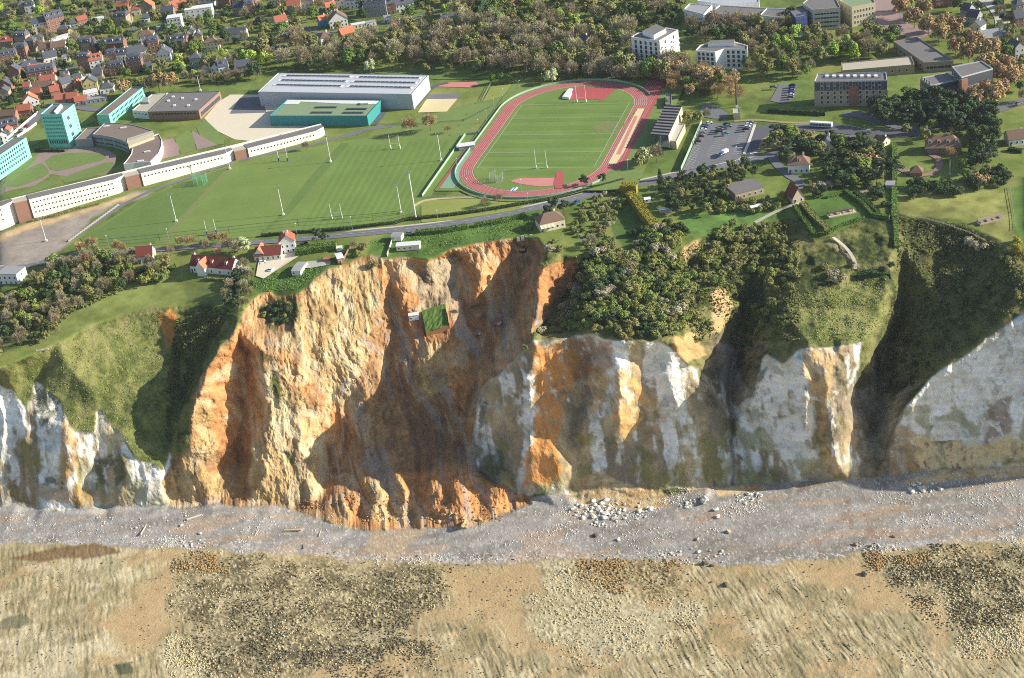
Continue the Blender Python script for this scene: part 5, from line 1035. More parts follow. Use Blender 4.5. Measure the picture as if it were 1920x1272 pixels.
a, b = Q6((0, 1000), (190, 985)); house(a, b, 9, 3.2, 'g', 'white_wall', 'dark_red_roof', 0, 1, 3.2, 'low dark red roofed house joined to the tall white house')
a, b = Q6((-10, 995), (70, 990)); house(a, b, 8, 3.5, 'x', 'white_wall', 'orange_roof', 0, 0, 3.2, 'small orange roofed gable cut off the low red house')
a, b = Q5((0, 1172), (140, 1165)); house(a, b, 9, 6.5, 'f', 'white_paint', 'grey_roof', 0, 0, 0, 'white flat roofed house by the trees at the left edge'); 
a, b = Q7((215, 782), (400, 742)); v = house(a, b, 9, 4.6, 'h', 'cream_wall', 'brown_roof', 0, 1, 3.6, 'brown hipped villa with striped awning at the head of the slide')
mb = MB(); [mb.prism([(-6.5+k, -1.9), (-5.5+k, -1.9), (-5.5+k, -.02), (-6.5+k, -.02)], [2.6]*4, [2.75, 2.75, 3.4, 3.4], k % 2) for k in range(8)]; mb.build('awning', ['white_paint', 'yellow_wall'], v)
a, b = Q7((1668, 545), (1880, 488)); house(a, b, 13, 3.6, 'f', 'stone_wall', 'felt_roof', 0, 0, 0, 'low grey flat roofed bungalow among dark trees'); a, b = Q7((1625, 505), (1668, 545))
a, b = Q8((150, 345), (310, 340)); house(a, b, 9, 5, 'h', 'white_wall', 'brown_roof', 1, 2, 3.8, 'white villa with brown hipped roof and two white chimneys')
a, b = Q8((380, 185), (495, 185)); house(a, b, 9, 3, 'x', 'white_wall', 'slate_roof', 0, 1, 5, 'dark steep gabled house hidden among pines')
a, b = Q8((780, 132), (852, 150)); house(a, b, 7, 2.6, 'g', 'cream_wall', 'brown_roof', 0, 1, 2.4, 'small brown roofed white house behind the pines')
a, b = Q8((1172, 200), (1440, 195)); house(a, b, 11, 3.4, 'h', 'brick_wall', 'brown_roof', 4, 1, 5.4, 'large brown roofed villa with four gabled dormers and gravel drive')
a, b = Q8((1795, 140), (1915, 125)); house(a, b, 9, 3.6, 'g', 'white_wall', 'brown_roof', 0, 1, 3.4, 'white house with brown roof at the right edge')
a, b = Q8((1060, 362), (1150, 362)); house(a, b, 6, 1.8, 'h', 'brick_wall', 'brown_roof', 0, 0, 3, 'small brown hut beside the red drive', name='garden_hut', win=0, cat='hut')
a, b = Q8((185, 572), (272, 552)); house(a, b, 9, 3.2, 'x', 'beige_block', 'dark_red_roof', 0, 0, 5.2, 'steep red roofed chalet facing the sloping lawn'); 
a, b = Q8((878, 458), (928, 458)); house(a, b, 5, 2.2, 'g', 'grey_wall', 'grey_roof', 0, 0, .6, 'pale grey garden shed beside the tall hedge', name='garden_shed', win=0, cat='shed')
def cabin(a, b, dep, h, wall, roof, label, name='mobile_home'):
    A, rot, L = frame(a, b); t = thing(name, label, name.replace('_', ' '), A, rot)
    mb = MB(); mb.box(0, L, 0, dep, .3, h); mb.build('wall', wall, t)
    mb = MB(); mb.v = [(-.2, -.2, h), (L+.2, -.2, h), (L+.2, dep+.2, h), (-.2, dep+.2, h), (-.2, dep/2, h+.5), (L+.2, dep/2, h+.5)]; mb.f = [(0, 1, 5, 4), (2, 3, 4, 5), (0, 4, 3), (1, 2, 5), (3, 2, 1, 0)]; mb.m = [0]*5; mb.build('roof', roof, t)
    mb = MB(); mb.box(.3, L-.3, .3, dep-.3, -.6, .3); mb.build('chassis', 'metal_dark', t)
    for k in range(max(1, int(L/3))): put(window_mesh(1.2, .9), 'window', t, (1.2+k*3, 0, 1.3))
    return t
a, b = Q6((1050, 925), (1222, 912)); cabin(a, b, 4.5, 3.2, 'cream_wall', 'white_roof', 'pale mobile home on the lawn just above the slide')
a, b = Q6((1010, 850), (1085, 850)); cabin(a, b, 5, 3, 'white_wall', 'grey_roof', 'small blue grey roofed cabin behind the pale mobile home', 'cabin')
a, b = Q6((270, 1105), (335, 1100)); cabin(a, b, 10, 3, 'white_wall', 'grey_roof', 'white caravan parked end on near the cliff edge', 'static_caravan')
a, b = Q6((615, 1020), (662, 1010)); cabin(a, b, 7, 3.2, 'brick_wall', 'white_roof', 'narrow brick shed with white roof at the very edge', 'shed')
a, b = Q6((508, 1005), (555, 1000)); cabin(a, b, 3, 1.8, 'red_roof', 'red_roof', 'tiny red garden shed on the concrete terrace', 'garden_shed')
a, b = Q6((603, 925), (638, 922)); cabin(a, b, 3, 2, 'white_paint', 'white_paint', 'small white utility box above the brick shed', 'utility_box')
a, b = Q7((1785, 635), (1870, 610)); cabin(a, b, 3, 2.8, 'white_paint', 'white_paint', 'white caravan beside the beach track', 'caravan')
a, b = Q7((990, 568), (1035, 562)); cabin(a, b, 3, 2.4, 'white_paint', 'white_paint', 'white trailer half hidden behind the yellow hedge', 'caravan')
a, b = Q7((1100, 645), (1195, 632)); cabin(a, b, 3, 2.2, 'grey_wall', 'white_roof', 'long grey hut under the bare garden trees', 'garden_hut')
sheet('concrete_base', Q6((350, 1050), (380, 1000), (560, 990), (555, 1025), (400, 1052)), 'concrete', up=.5); sheet('gravel_yard', Q6((0, 1110), (20, 1000), (200, 980), (330, 920), (370, 930), (240, 1000), (130, 1080), (60, 1130)), 'plaza', up=.5)
fence(Q6((978, 962), (1015, 850)), 'cream board fence beside the mobile home garden', 1.6, 'cream_wall'); fence(Q6((640, 1020), (715, 870)), 'brown board fence running back from the brick shed', 1.6, 'brick_brown')
# ------------------------------------------------------------------ apartment blocks and college
def flats(name, label, roof_px, h, wall, roof, front, rows, n, side=None, cat='apartment block', w=1.3, hh=1.5, dz=2.8, mat=('white_paint', 'glass_dark')):
    t, l = prism_thing(name, label, cat, roof_px, h, wall, roof, lip=.5)
    for i in front: wall_windows(t, l, i, rows, n, w, hh, 1.0, dz, mat)
    for i in side or []: wall_windows(t, l, i, rows, max(2, n//2), w, hh, 1.0, dz, mat)
    return t, l
wt, wl = flats('white_tower', 'white seven storey apartment tower rising out of the bare wood', Q3((888, 282), (1100, 308), (1238, 228), (1150, 212), (985, 245), (940, 250)), 19, 'white_paint', 'felt_roof', [0], 6, 5, [1], dz=2.9, w=1.5, hh=2.2, mat=('glass_dark', 'glass_dark'))
mb = MB(); mb.prism([onroof(wt, p, 19) for p in Q3((975, 262), (1060, 295), (1150, 245), (1080, 212))], 18.6, 21.8, 0, 1); mb.build('penthouse', ['white_paint', 'felt_roof'], wt)
for k in range(5):
    a_, b_ = wl[1], wl[2]; L_ = math.hypot(b_[0]-a_[0], b_[1]-a_[1]); mb = MB(); mb.box(L_*.08, L_*.35, -1.2, -.02, 2.4+k*2.9, 3.4+k*2.9); mb.build('balcony', 'white_paint', wt, (a_[0], a_[1], 0), math.atan2(b_[1]-a_[1], b_[0]-a_[0]))
    mb = MB(); mb.box(L_*.6, L_*.95, -1.2, -.02, 2.4+k*2.9, 3.4+k*2.9); mb.build('balcony', 'white_paint', wt, (a_[0], a_[1], 0), math.atan2(b_[1]-a_[1], b_[0]-a_[0]))
w2, w2l = flats('white_flats', 'lower white apartment block standing behind trees right of the tower', Q3((1368, 382), (1515, 392), (1580, 370), (1755, 372), (1755, 345), (1665, 318), (1470, 322), (1400, 345)), 12, 'white_paint', 'felt_roof', [0, 2], 4, 4, w=1.6, hh=1.9, mat=('glass_dark', 'glass_dark'))
mb = MB(); mb.prism([onroof(w2, p, 12) for p in Q3((1460, 350), (1475, 325), (1660, 318), (1660, 345))], 11.8, 14, 0, 1); mb.build('penthouse', ['white_paint', 'felt_roof'], w2)
C1, c1l = flats('college_wing', 'white college wing with grey roof and white roof edges', Q3((1283, 74), (1322, 32), (1492, 42), (1428, 112)), 8, 'white_paint', 'grey_roof', [3], 2, 9, cat='college building')
C2, c2l = flats('college_wing', 'long low white college wing running behind the bare trees', Q3((1470, 104), (1548, 44), (1912, 66), (1900, 128)), 8, 'white_paint', 'felt_roof', [3], 2, 22, cat='college building')
C3, c3l = flats('college_wing', 'white college block at the top edge with ribbed sloping roof', Q3((1380, 8), (1440, -26), (1842, -14), (1842, 22), (1530, 32)), 8, 'white_paint', 'hall_metal', [3, 4], 1, 16, cat='college building')
C4, c4l = flats('college_wing', 'white college block beside the blue glass tower', Q4((-60, 118), (-10, 66), (150, 70), (190, 132), (20, 128)), 9, 'white_paint', 'felt_roof', [3], 3, 8, cat='college building')
C5, c5l = flats('glass_tower', 'blue glazed stair tower between the college blocks', Q4((150, 74), (250, 52), (300, 60), (290, 120), (205, 140)), 11, 'car_blue', 'felt_roof', [3], 5, 5, cat='college building', mat=('car_grey', 'car_blue'))
C6, c6l = flats('college_block', 'grey concrete college block with strip windows beside the glass tower', Q4((258, 30), (332, 78), (538, 62), (500, -20), (330, -30)), 13, 'concrete', 'felt_roof', [1], 4, 8, [0], cat='college building', w=2, hh=1.4)
C7, c7l = flats('college_block', 'cream stone college block with mossy roof at the top edge', Q4((535, 8), (626, 60), (802, 24), (760, -30), (600, -34)), 12, 'beige_block', 'green_roof', [1], 3, 7, [0], cat='college building', w=1.1, hh=1.9, dz=3.6)
G1, g1l = flats('flat_hall', 'long low stone hall with pale gravel roof behind the mansard block', Q4((545, 474), (1066, 424), (1092, 486), (552, 532)), 4.5, 'stone_wall', 'gravel_roof', [2], 1, 9, cat='hall', w=1.4, hh=1.8)
G2, g2l = flats('flat_hall', 'wide grey flat roofed hall beside the orange avenue', Q4((935, 314), (1110, 282), (1382, 458), (1166, 472)), 5, 'stone_wall', 'felt_roof', [2, 3], 1, 7, cat='hall', w=2.2, hh=2)
def mansard(label, px, h, hw, n, win_rows, front=3):
    t, l = prism_thing('apartment_block', label, 'apartment block', px, h, 'slate_roof', 'felt_roof', lip=.5)
    for o in list(t.children):
        if o.name.startswith('parapet'): o.data.materials.clear(); o.data.materials.append(MATS['hall_roof'])
        if o.name.startswith('wall'): o.name = 'mansard'
    mb = MB(); mb.prism([(p[0]*1.012, p[1]*1.012) for p in l], -1, hw); mb.build('wall', 'stone_wall', t)
    wall_windows(t, l, front, 2, n, 1.7, 2.1, hw+.5, 2.6, ('white_paint', 'glass_dark'), name='bay_window'); wall_windows(t, [(p[0]*1.012, p[1]*1.012) for p in l], front, win_rows, n, 1.5, 1.9, .8, 2.8, ('white_paint', 'glass_dark'))
    return t, l
m1, m1l = mansard('stone apartment block with slate mansard and a red brick stair tower', Q4((345, 612), (368, 556), (880, 543), (888, 602)), 14, 8.6, 10, 3)
for o in []: pass
a_, b_ = m1l[0], m1l[3]; p = lerp2(a_, b_, .54); mb = MB(); mb.box(-2.6, 2.6, -.9, 1, 0, 11.5); mb.build('stair_tower', 'brick_wall', m1, (p[0], p[1], 0), math.atan2(b_[1]-a_[1], b_[0]-a_[0]))
mb = MB(); mb.prism([onroof(m1, p, 14) for p in Q4((410, 590), (415, 560), (840, 552), (842, 582))], 13.92, 14.02); mb.build('roof_well', 'asphalt_dark', m1)
for k in range(8):
    p = onroof(m1, Q4((440+k*52, 572))[0], 14); mb = MB(); mb.box(p[0]-1, p[0]+1, p[1]-1, p[1]+1, 13.9, 14.9); mb.build('roof_vent', 'white_paint', m1)
m2, m2l = mansard('lower half of the stepped apartment block with round headed dormers', Q4((1135, 588), (1332, 546), (1440, 592), (1216, 642)), 10, 7, 4, 2); m3, m3l = mansard('taller half of the stepped apartment block with slate mansard', Q4((1372, 502), (1590, 460), (1676, 516), (1442, 580)), 14, 8, 4, 2)
a_, b_ = m3l[3], m3l[2]; mb = MB(); mb.box(-.6, 3.4, -1.2, 1, 0, 13); mb.build('stair_tower', 'brick_wall', m3, (a_[0], a_[1], 0), math.atan2(b_[1]-a_[1], b_[0]-a_[0]))
# garden walls along the town street
for pts, l in [(Q1((60, 1040), (150, 960), (270, 860), (300, 800)), 'white garden wall along the street behind the turquoise blocks'), (Q1((130, 1030), (200, 985), (275, 930)), 'white low wall on the near side of the same street')]: fence(pts, l, 1.8, 'white_wall', name='garden_wall')
# ------------------------------------------------------------------ vehicles
_car = {}
def car(px, to, paint, label, van=False, group='cars parked around the site'):
    p = G(*px); q = G(*to); d = q-p; rot = math.atan2(d.y, d.x)
    t = thing('parked_van' if van else 'parked_car', label, 'van' if van else 'car', (p.x, p.y, max(p.z, 0)+.2 if p.z > -3 else p.z), rot, group)
    k = (paint, van)
    if k not in _car:
        mb = MB(); L, w, h = (2.6, .95, 1.0) if van else (2.1, .88, .82)
        def slab(pr, y0, y1, m=0):
            n = len(pr); b = len(mb.v); mb.v += [(x, y0, z) for x, z in pr]+[(x, y1, z) for x, z in pr]
            for i in range(n): j = (i+1) % n; mb.f.append((b+i, b+j, b+n+j, b+n+i)[::-1]); mb.m.append(m)
            mb.f.append(tuple(range(b, b+n))); mb.m.append(m); mb.f.append(tuple(range(b+2*n-1, b+n-1, -1))); mb.m.append(m)
        slab([(-L, .3), (L, .3), (L, .7), (L-.2, .9), (L-.9, 1.0), (-L+.3, 1.05), (-L, .8)] if not van else [(-L, .3), (L, .3), (L, .8), (L-.7, 1.2), (L-1.3, 2.1), (-L, 2.1)], -w, w); body = mb.mesh('body', 'car_'+paint)
        mb = MB(); slab([(L-1.0, 1.0), (L-1.7, 1.46), (-L+.9, 1.48), (-L+.35, 1.04)] if not van else [(L-.72, 1.22), (L-1.28, 2.06), (L-1.5, 2.06), (L-1.5, 1.25)], -w*(.9 if not van else 1.01), w*(.9 if not van else 1.01)); glass = mb.mesh('window_glass', 'glass_dark')
        mb = MB()
        if not van: mb.prism([(L-1.72, -w*.8), (L-1.72, w*.8), (-L+.95, w*.8), (-L+.95, -w*.8)], 1.47, 1.53); roof = mb.mesh('roof', 'car_'+paint)
        else: roof = None
        mb = MB(); mb.tube((0, -.12, .32), (0, .12, .32), .33, n=10); wheel = mb.mesh('wheel', 'tyre'); _car[k] = (body, glass, roof, wheel, L, w)
    body, glass, roof, wheel, L, w = _car[k]
    put(body, 'body', t); put(glass, 'window_glass', t)
    if roof: put(roof, 'roof', t)
    for sx in (-1, 1):
        for sy in (-1, 1): put(wheel, 'wheel', t, (sx*(L-.75), sy*(w-.1), 0))
CP = lambda p: Q3(p)[0]
for p, c, l in [((1468, 938), 'white', 'white car at the far corner of the car park'), ((1440, 952), 'grey', 'grey car next to the white corner car'), ((1425, 988), 'white', 'white car midway along the green mesh fence'), ((1416, 1012), 'grey', 'grey car midway along the green mesh fence'), ((1405, 1038), 'black', 'black car in the fence row of the car park'), ((1383, 1076), 'black', 'dark car nearest the road in the fence row')]: car(CP(p), CP((p[0]+60, p[1]-8)), c, l)
for p, c, l in [((1562, 972), 'green', 'dark green car in the middle row of the car park'), ((1540, 1000), 'black', 'black car behind the cyan one in the middle row'), ((1588, 1016), 'cyan', 'bright cyan car in the middle row'), ((1612, 964), 'grey', 'grey car at the far end of the middle row'), ((1762, 950), 'white', 'white car at the far end of the kerb row'), ((1752, 968), 'white', 'second white car in the kerb row'), ((1742, 984), 'black', 'black car nearest the coast in the kerb row'), ((1774, 934), 'grey', 'grey car in the far corner of the kerb row'), ((1600, 948), 'black', 'black car beyond the far grey car of the middle row'), ((1550, 986), 'grey', 'grey car squeezed behind the dark green car'), ((1432, 970), 'blue', 'blue car between white and grey cars at the fence')]: car(CP(p), CP((p[0]+60, p[1]-6)), c, l)
car(CP((1582, 1160)), CP((1530, 1185)), 'white', 'white van turning at the car park exit', True); car(CP((1560, 1175)), CP((1510, 1200)), 'blue', 'blue car close beside the white van')
for i, (y, c) in enumerate([(658, 'black'), (676, 'blue'), (692, 'grey'), (710, 'blue'), (728, 'white'), (745, 'grey')]): a, b = Q4((180-i*3, y), (120, y+2)); car(a, b, c, f'{ordinal(i, 6).replace("left", "top").replace("right", "bottom")}car in the row beside the mansard block')
for p, q, c, l in [((40, 668), (100, 665), 'grey', 'lone grey car across the residents parking'), ((970, 218), (1030, 210), 'blue', 'blue car on the reddish college forecourt'), ((985, 240), (1040, 232), 'white', 'white car on the reddish college forecourt'), ((918, 294), (980, 290), 'grey', 'grey car beside the flat roofed hall'), ((850, 246), (900, 240), 'black', 'black car under the forecourt trees'), ((1868, 792), (1920, 775), 'grey', 'grey car driving on the avenue at the right edge')]: a, b = Q4(p, q); car(a, b, c, l)
for p, q, c, l, Q in [((984, 322), (1040, 320), 'white', 'white car by the hedge on the red drive', Q8), ((55, 1048), (110, 1035), 'white', 'white car on the gravel yard of the red roofed house', Q6), ((112, 1064), (135, 1030), 'white', 'small white car nearer the lawn on the gravel yard', Q6), ((1148, 800), (1200, 795), 'grey', 'grey car by the road gate above the mobile home', Q6), ((482, 572), (450, 590), 'blue', 'dark blue car on the coast road under the pine', Q7), ((215, 1208), (240, 1190), 'grey', 'grey car on the drive of the flat white house', Q5), ((182, 985), (230, 940), 'white', 'white car in the street behind the turquoise tower', Q1), ((205, 958), (240, 925), 'red', 'red car in the street behind the turquoise tower', Q1), ((960, 172), (1010, 165), 'white', 'white car on the lane above the bare wood', Q2), ((360, 880), (320, 900), 'black', 'dark car outside the tall white house', Q6)]: a, b = Q(p, q); car(a, b, c, l)
A, rot, L = frame(*Q4((308, 952), (474, 962))); bus = thing('bus', 'white roofed city bus with blue lower panels on the dark curved road', 'bus', A, rot)
mb = MB(); mb.box(0, L, 0, 2.6, .9, 2.9); mb.box(0, L, -.02, 2.62, .35, .9, 1); mb.build('body', ['car_white', 'car_blue'], bus); mb = MB(); mb.box(.1, L-.1, .05, 2.55, 2.903, 3.2); mb.build('roof', 'plastic_white', bus)
for k in range(7): mb = MB(); mb.box(.6+k*(L-1)/7, .6+(k+.85)*(L-1)/7, -.05, .02, 1.4, 2.5); mb.build('window', 'glass_dark', bus)
for x in (L*.18, L*.8):
    for y in (.1, 2.4): mb = MB(); mb.tube((x, y-.15, .5), (x, y+.15, .5), .5, n=10); mb.build('wheel', 'tyre', bus)
# painted bays
def bay(p, q, Q, w=.22): a, b = Q(p, q); ribbon('bay_line', [a, b], w, 'line_white', up=.36, sm=False)
QC = Z(1270, 180, 4.465)
for k in range(18): t = k/17; bay((200-128*t, 258+330*t), (255-125*t, 272+335*t), QC)
for k in range(13): t = k/12; bay((340-112*t, 330+190*t), (445-115*t, 315+190*t), QC)
for k in range(12): t = k/11; bay((600-68*t, 300+190*t), (525-68*t, 305+185*t), QC)
for k in range(7): bay((500+k*18, 545-k*3), (540+k*18, 512-k*3), QC, .5)
for k in range(6): bay((610+k*10, 494-k*1.5), (618+k*10, 482-k*1.5), QC, .5)
for k in range(7): bay((1440+k*22, 252+k*5), (1475+k*24, 262+k*5), QC, .4)
ribbon('island_kerb', QC((560, 490), (600, 390), (650, 245)), 1.6, 'curb', up=.4, sm=False); ribbon('bus_bay_line', QC((960, 243), (1100, 250)), .3, 'line_white', up=.4)
# ------------------------------------------------------------------ vegetation
def quads_mesh(name, cen, nrm, size, mat, aspect=1.0, rs=None, up_long=False):
    n = len(cen); r = rs.normal(size=(n, 3)); nrm = nrm/np.linalg.norm(nrm, axis=1, keepdims=True)
    if up_long is not False: u = np.array(up_long)
    else: u = np.cross(nrm, r)
    u = u/np.maximum(1e-6, np.linalg.norm(u, axis=1, keepdims=True)); v = np.cross(nrm, u)
    s = size[:, None]; hu = u*s*aspect; hv = v*s
    V = np.stack([cen-hu-hv*.6, cen+hu-hv*.5, cen+hu*.7+hv, cen-hu*.8+hv*.8], 1).reshape(-1, 3)
    me = bpy.data.meshes.new(name); me.vertices.add(n*4); me.vertices.foreach_set('co', V.reshape(-1).astype(np.float32))
    me.loops.add(n*4); me.polygons.add(n); me.loops.foreach_set('vertex_index', np.arange(n*4, dtype=np.int32))
    me.polygons.foreach_set('loop_start', (np.arange(n)*4).astype(np.int32)); me.polygons.foreach_set('loop_total', np.full(n, 4, np.int32))
    me.update(calc_edges=True); me.materials.append(MATS[mat]); return me
def sph(rs, n):
    v = rs.normal(size=(n, 3)); return v/np.linalg.norm(v, axis=1, keepdims=True)
def crown_mesh(kind, mat, seed):
    rs = np.random.RandomState(seed); C_, N_, S_ = [], [], []
    def lobe(c, r, k, s, flat=1.0, lo=-.55):
        d = sph(rs, k*2); d = d[d[:, 2] > lo][:k]; rad = r*(rs.uniform(.72, 1.05, (len(d), 1)))
        C_.append(np.array(c)+d*rad*np.array([1, 1, flat])); N_.append(d+rs.normal(size=d.shape)*.45+np.array([0, 0, .15])); S_.append(rs.uniform(.6, 1.25, len(d))*s)
    if kind == 'broad':
        lobe((0, 0, .62), .25, 170, .034)
        for i in range(17):
            a = rs.uniform(0, 6.28); q = math.sqrt(rs.uniform(.1, 1)); h = rs.uniform(.4, .88); w = .34*q*math.sin(min(1, (1.02-h)/.5)*1.4+.25)
            lobe((w*math.cos(a), w*math.sin(a), h), rs.uniform(.1, .17), 85, .030)
    elif kind == 'bare':
        d = sph(rs, 2600); d = d[d[:, 2] > -.35]; rr = rs.uniform(.35, 1, (len(d), 1))**.6
        lump = 1+.22*np.sin(d[:, :1]*5+seed)+.18*np.cos(d[:, 1:2]*6+seed*2)
        c = np.array([0, 0, .55])+d*rr*lump*np.array([.36, .36, .42]); al = d+rs.normal(size=d.shape)*.35; al[:, 2] += .35
        al /= np.linalg.norm(al, axis=1, keepdims=True); nr = np.cross(al, rs.normal(size=d.shape))
        return quads_mesh('crown', c, nr, rs.uniform(.006, .011, len(d)), mat, 5.5, rs, up_long=al)
    elif kind == 'pine':
        for i in range(11):
            a = rs.uniform(0, 6.28); q = rs.uniform(.05, .3); h = rs.uniform(.55, .95)-.25*q
            lobe((q*math.cos(a), q*math.sin(a), h), rs.uniform(.1, .16), 110, .026, .55, -.3)
    elif kind == 'cone':
        for i in range(16):
            h = .08+i*.057; w = .2*(1-h)**.7; lobe((rs.normal()*.02, rs.normal()*.02, h), w+.02, 70, .024, 1.2)
    elif kind == 'bush':
        for i in range(11):
            a = rs.uniform(0, 6.28); q = .5*math.sqrt(rs.uniform(0, 1)); h = rs.uniform(.25, .72)*(1-q*.7)+.05
            lobe((q*math.cos(a), q*math.sin(a), h), rs.uniform(.2, .33), 95, .05, .9, -.4)
    return quads_mesh('crown', np.concatenate(C_), np.concatenate(N_), np.concatenate(S_), mat, 1.15, rs)
def trunk_mesh(kind, mat, seed):
    rs = np.random.RandomState(seed+900); mb = MB(); top = {'broad': .5, 'bare': .55, 'pine': .75, 'cone': .4, 'bush': .3}[kind]; w = .016 if kind != 'bush' else .03
    mb.tube((0, 0, -.06), (rs.normal()*.02, rs.normal()*.02, top), w, w*.55, n=6)
    for i in range(6 if kind != 'bush' else 4):
        a = i*1.05+rs.uniform(0, .6); z = top*rs.uniform(.5, .95); l = rs.uniform(.15, .3); mb.tube((0, 0, z), (l*math.cos(a), l*math.sin(a), z+l*1.1), w*.5, w*.2, n=5)
    return mb.mesh('trunk', mat)
KIND = {  # name: form, foliage, bark, words, trunk part
 'bare': ('bare', 'leaf_bare', 'bark', 'bare brown tree', 'tree'), 'grey': ('bare', 'leaf_grey', 'bark_pale', 'bare grey twigged tree', 'tree'), 'rust': ('bare', 'leaf_orange', 'bark', 'rusty orange budding tree', 'tree'), 'orange': ('broad', 'leaf_orange', 'bark', 'orange brown plane tree', 'tree'),
 'olive': ('broad', 'leaf_olive', 'bark', 'olive green tree', 'tree'), 'green': ('broad', 'leaf_green', 'bark', 'fresh green tree', 'tree'), 'lime': ('broad', 'leaf_lime', 'bark', 'bright lime green tree', 'tree'), 'dark': ('broad', 'leaf_dark', 'bark', 'dark evergreen tree', 'tree'), 'pale': ('broad', 'leaf_pale', 'bark_pale', 'pale silvery tree in blossom', 'tree'), 'pink': ('bare', 'leaf_pink', 'bark', 'pink blossoming tree', 'tree'), 'blue': ('broad', 'leaf_blue', 'bark', 'blue green cedar', 'tree'),
 'pine': ('pine', 'leaf_pine', 'bark', 'dark spreading pine', 'pine tree'), 'cone': ('cone', 'leaf_dark', 'bark', 'dark cone shaped conifer', 'conifer'), 'bush': ('bush', 'leaf_bush', 'bark', 'rounded green bush', 'bush'), 'dbush': ('bush', 'leaf_dark', 'bark', 'dark green bush', 'bush'), 'obush': ('bush', 'leaf_olive', 'bark', 'olive bush', 'bush'), 'gbush': ('bush', 'leaf_grey', 'bark', 'grey leafless bush', 'bush'), 'ybush': ('bush', 'leaf_gold', 'bark', 'yellow flowering gorse bush', 'bush'), 'rbush': ('bush', 'leaf_orange', 'bark', 'orange brown bush', 'bush')}
NAME = {'pine': 'pine_tree', 'cone': 'conifer', 'grey': 'bare_tree', 'bare': 'bare_tree', 'rust': 'budding_tree', 'orange': 'plane_tree', 'pink': 'blossom_tree', 'pale': 'blossom_tree', 'blue': 'cedar_tree', 'dark': 'evergreen_tree', 'olive': 'broadleaf_tree', 'green': 'leafy_tree', 'lime': 'spring_tree'}
PROTO = {}
def proto(k):
    if k not in PROTO:
        f, m, b, w, c = KIND[k]; sd_ = sum(map(ord, k)); PROTO[k] = [(crown_mesh(f, m, sd_*7+i), trunk_mesh(f, b, sd_*7+i)) for i in range(4 if k in ('bare', 'bush', 'olive', 'pine', 'dark') else 3)]
    return PROTO[k]
TREES = []; AVOID = [(o.location.x, o.location.y, 7) for o in COL.objects if o.get('category') in ('house', 'apartment block', 'college building', 'hut', 'bus')]
for o in COL.objects:
    if o.name.split('.')[0] in ('town_street', 'coast_road', 'bus_road', 'avenue_road', 'side_road', 'garden_lane', 'villa_drive', 'entry_road', 'estate_drive') and o.type == 'MESH':
        AVOID += [(v.co.x, v.co.y, 2.8) for v in o.data.vertices]
AV = np.array(AVOID)
RT = random.Random(11)
def tree(k, px, h, area, wide=1.0, lab=None, base=None):
    p = base if base is not None else G(*px); cm, tm = RT.choice(proto(k)); nm = NAME.get(k, 'tree' if not k.endswith('bush') else 'bush')
    t = thing(nm, lab or '', KIND[k][4], (p.x, p.y, p.z-.1), RT.uniform(0, 6.28)); w = h*wide*RT.uniform(.92, 1.1); t.scale = (w, w, h)
    put(cm, 'crown', t); put(tm, 'trunk', t)
    if not lab: TREES.append((t, k, area, px[0])); t['group'] = f"{KIND[k][3]}s {area}"
    return t
def scatter(poly, spacing, kinds, hr, area, n=9999, wide=1.0, avoid=True):
    x0, x1 = min(p[0] for p in poly), max(p[0] for p in poly); y0, y1 = min(p[1] for p in poly), max(p[1] for p in poly); got = []; ks = [k for k, w in kinds for _ in range(w)]
    for _ in range(2600):
        if len(got) >= n: break
        x, y = RT.uniform(x0, x1), RT.uniform(y0, y1)
        if not inpoly(np.array([x]), np.array([y]), poly)[0]: continue
        p = G(x, y)
        if any((p.x-q[0])**2+(p.y-q[1])**2 < spacing**2 for q in got): continue
        if avoid and (((AV[:, 0]-p.x)**2+(AV[:, 1]-p.y)**2) < AV[:, 2]**2).any(): continue
        got.append((p.x, p.y)); tree(RT.choice(ks), (x, y), RT.uniform(*hr), area, wide, base=p)
scatter([(490, 100), (560, 88), (600, 92), (700, 80), (760, 66), (830, 62), (870, 52), (900, 62), (960, 52), (1040, 82), (1100, 76), (1180, 66), (1195, 118), (1285, 122), (1300, 158), (1200, 158), (1050, 155), (960, 142), (930, 140), (820, 128), (760, 132), (690, 134), (600, 134), (500, 128)], 8.3, [('bare', 5), ('grey', 3), ('olive', 4), ('green', 1)], (10, 17), 'in the wood behind the sports hall', 190)
scatter([(830, 0), (1280, -12), (1280, 55), (1180, 58), (1100, 72), (1000, 78), (900, 55), (840, 40)], 9.5, [('bare', 3), ('grey', 1), ('green', 2), ('dark', 3), ('lime', 1), ('olive', 3)], (9, 15), 'in the park above the wood', 100)
scatter([(1290, 60), (1480, 52), (1470, 82), (1400, 82), (1300, 88)], 9, [('dark', 3), ('bare', 3), ('olive', 1)], (10, 15), 'between the white flats and the college', 30)
scatter([(1385, 95), (1480, 62), (1560, 72), (1680, 76), (1660, 108), (1560, 122), (1520, 145), (1440, 150), (1390, 140)], 8, [('olive', 5), ('green', 3), ('lime', 1), ('bare', 4)], (8, 13), 'in the park below the college', 80)
scatter([(1235, 150), (1300, 150), (1390, 160), (1380, 205), (1340, 190), (1310, 185), (1270, 190)], 8, [('bare', 3), ('orange', 2), ('rust', 2), ('green', 1)], (9, 14), 'beside the dark mast', 26)
scatter([(0, 0), (480, -10), (800, -10), (830, 36), (700, 50), (560, 78), (480, 98), (470, 140), (400, 142), (200, 158), (0, 178)], 8.2, [('bare', 4), ('olive', 4), ('green', 3), ('dark', 5), ('lime', 1), ('grey', 1)], (6, 12), 'among the town houses', 260)
scatter([(0, 160), (210, 160), (215, 180), (110, 188), (60, 230), (0, 260)], 9, [('bare', 1), ('green', 3), ('olive', 2), ('dbush', 3)], (3, 6), 'in the gardens behind the turquoise tower', 26)
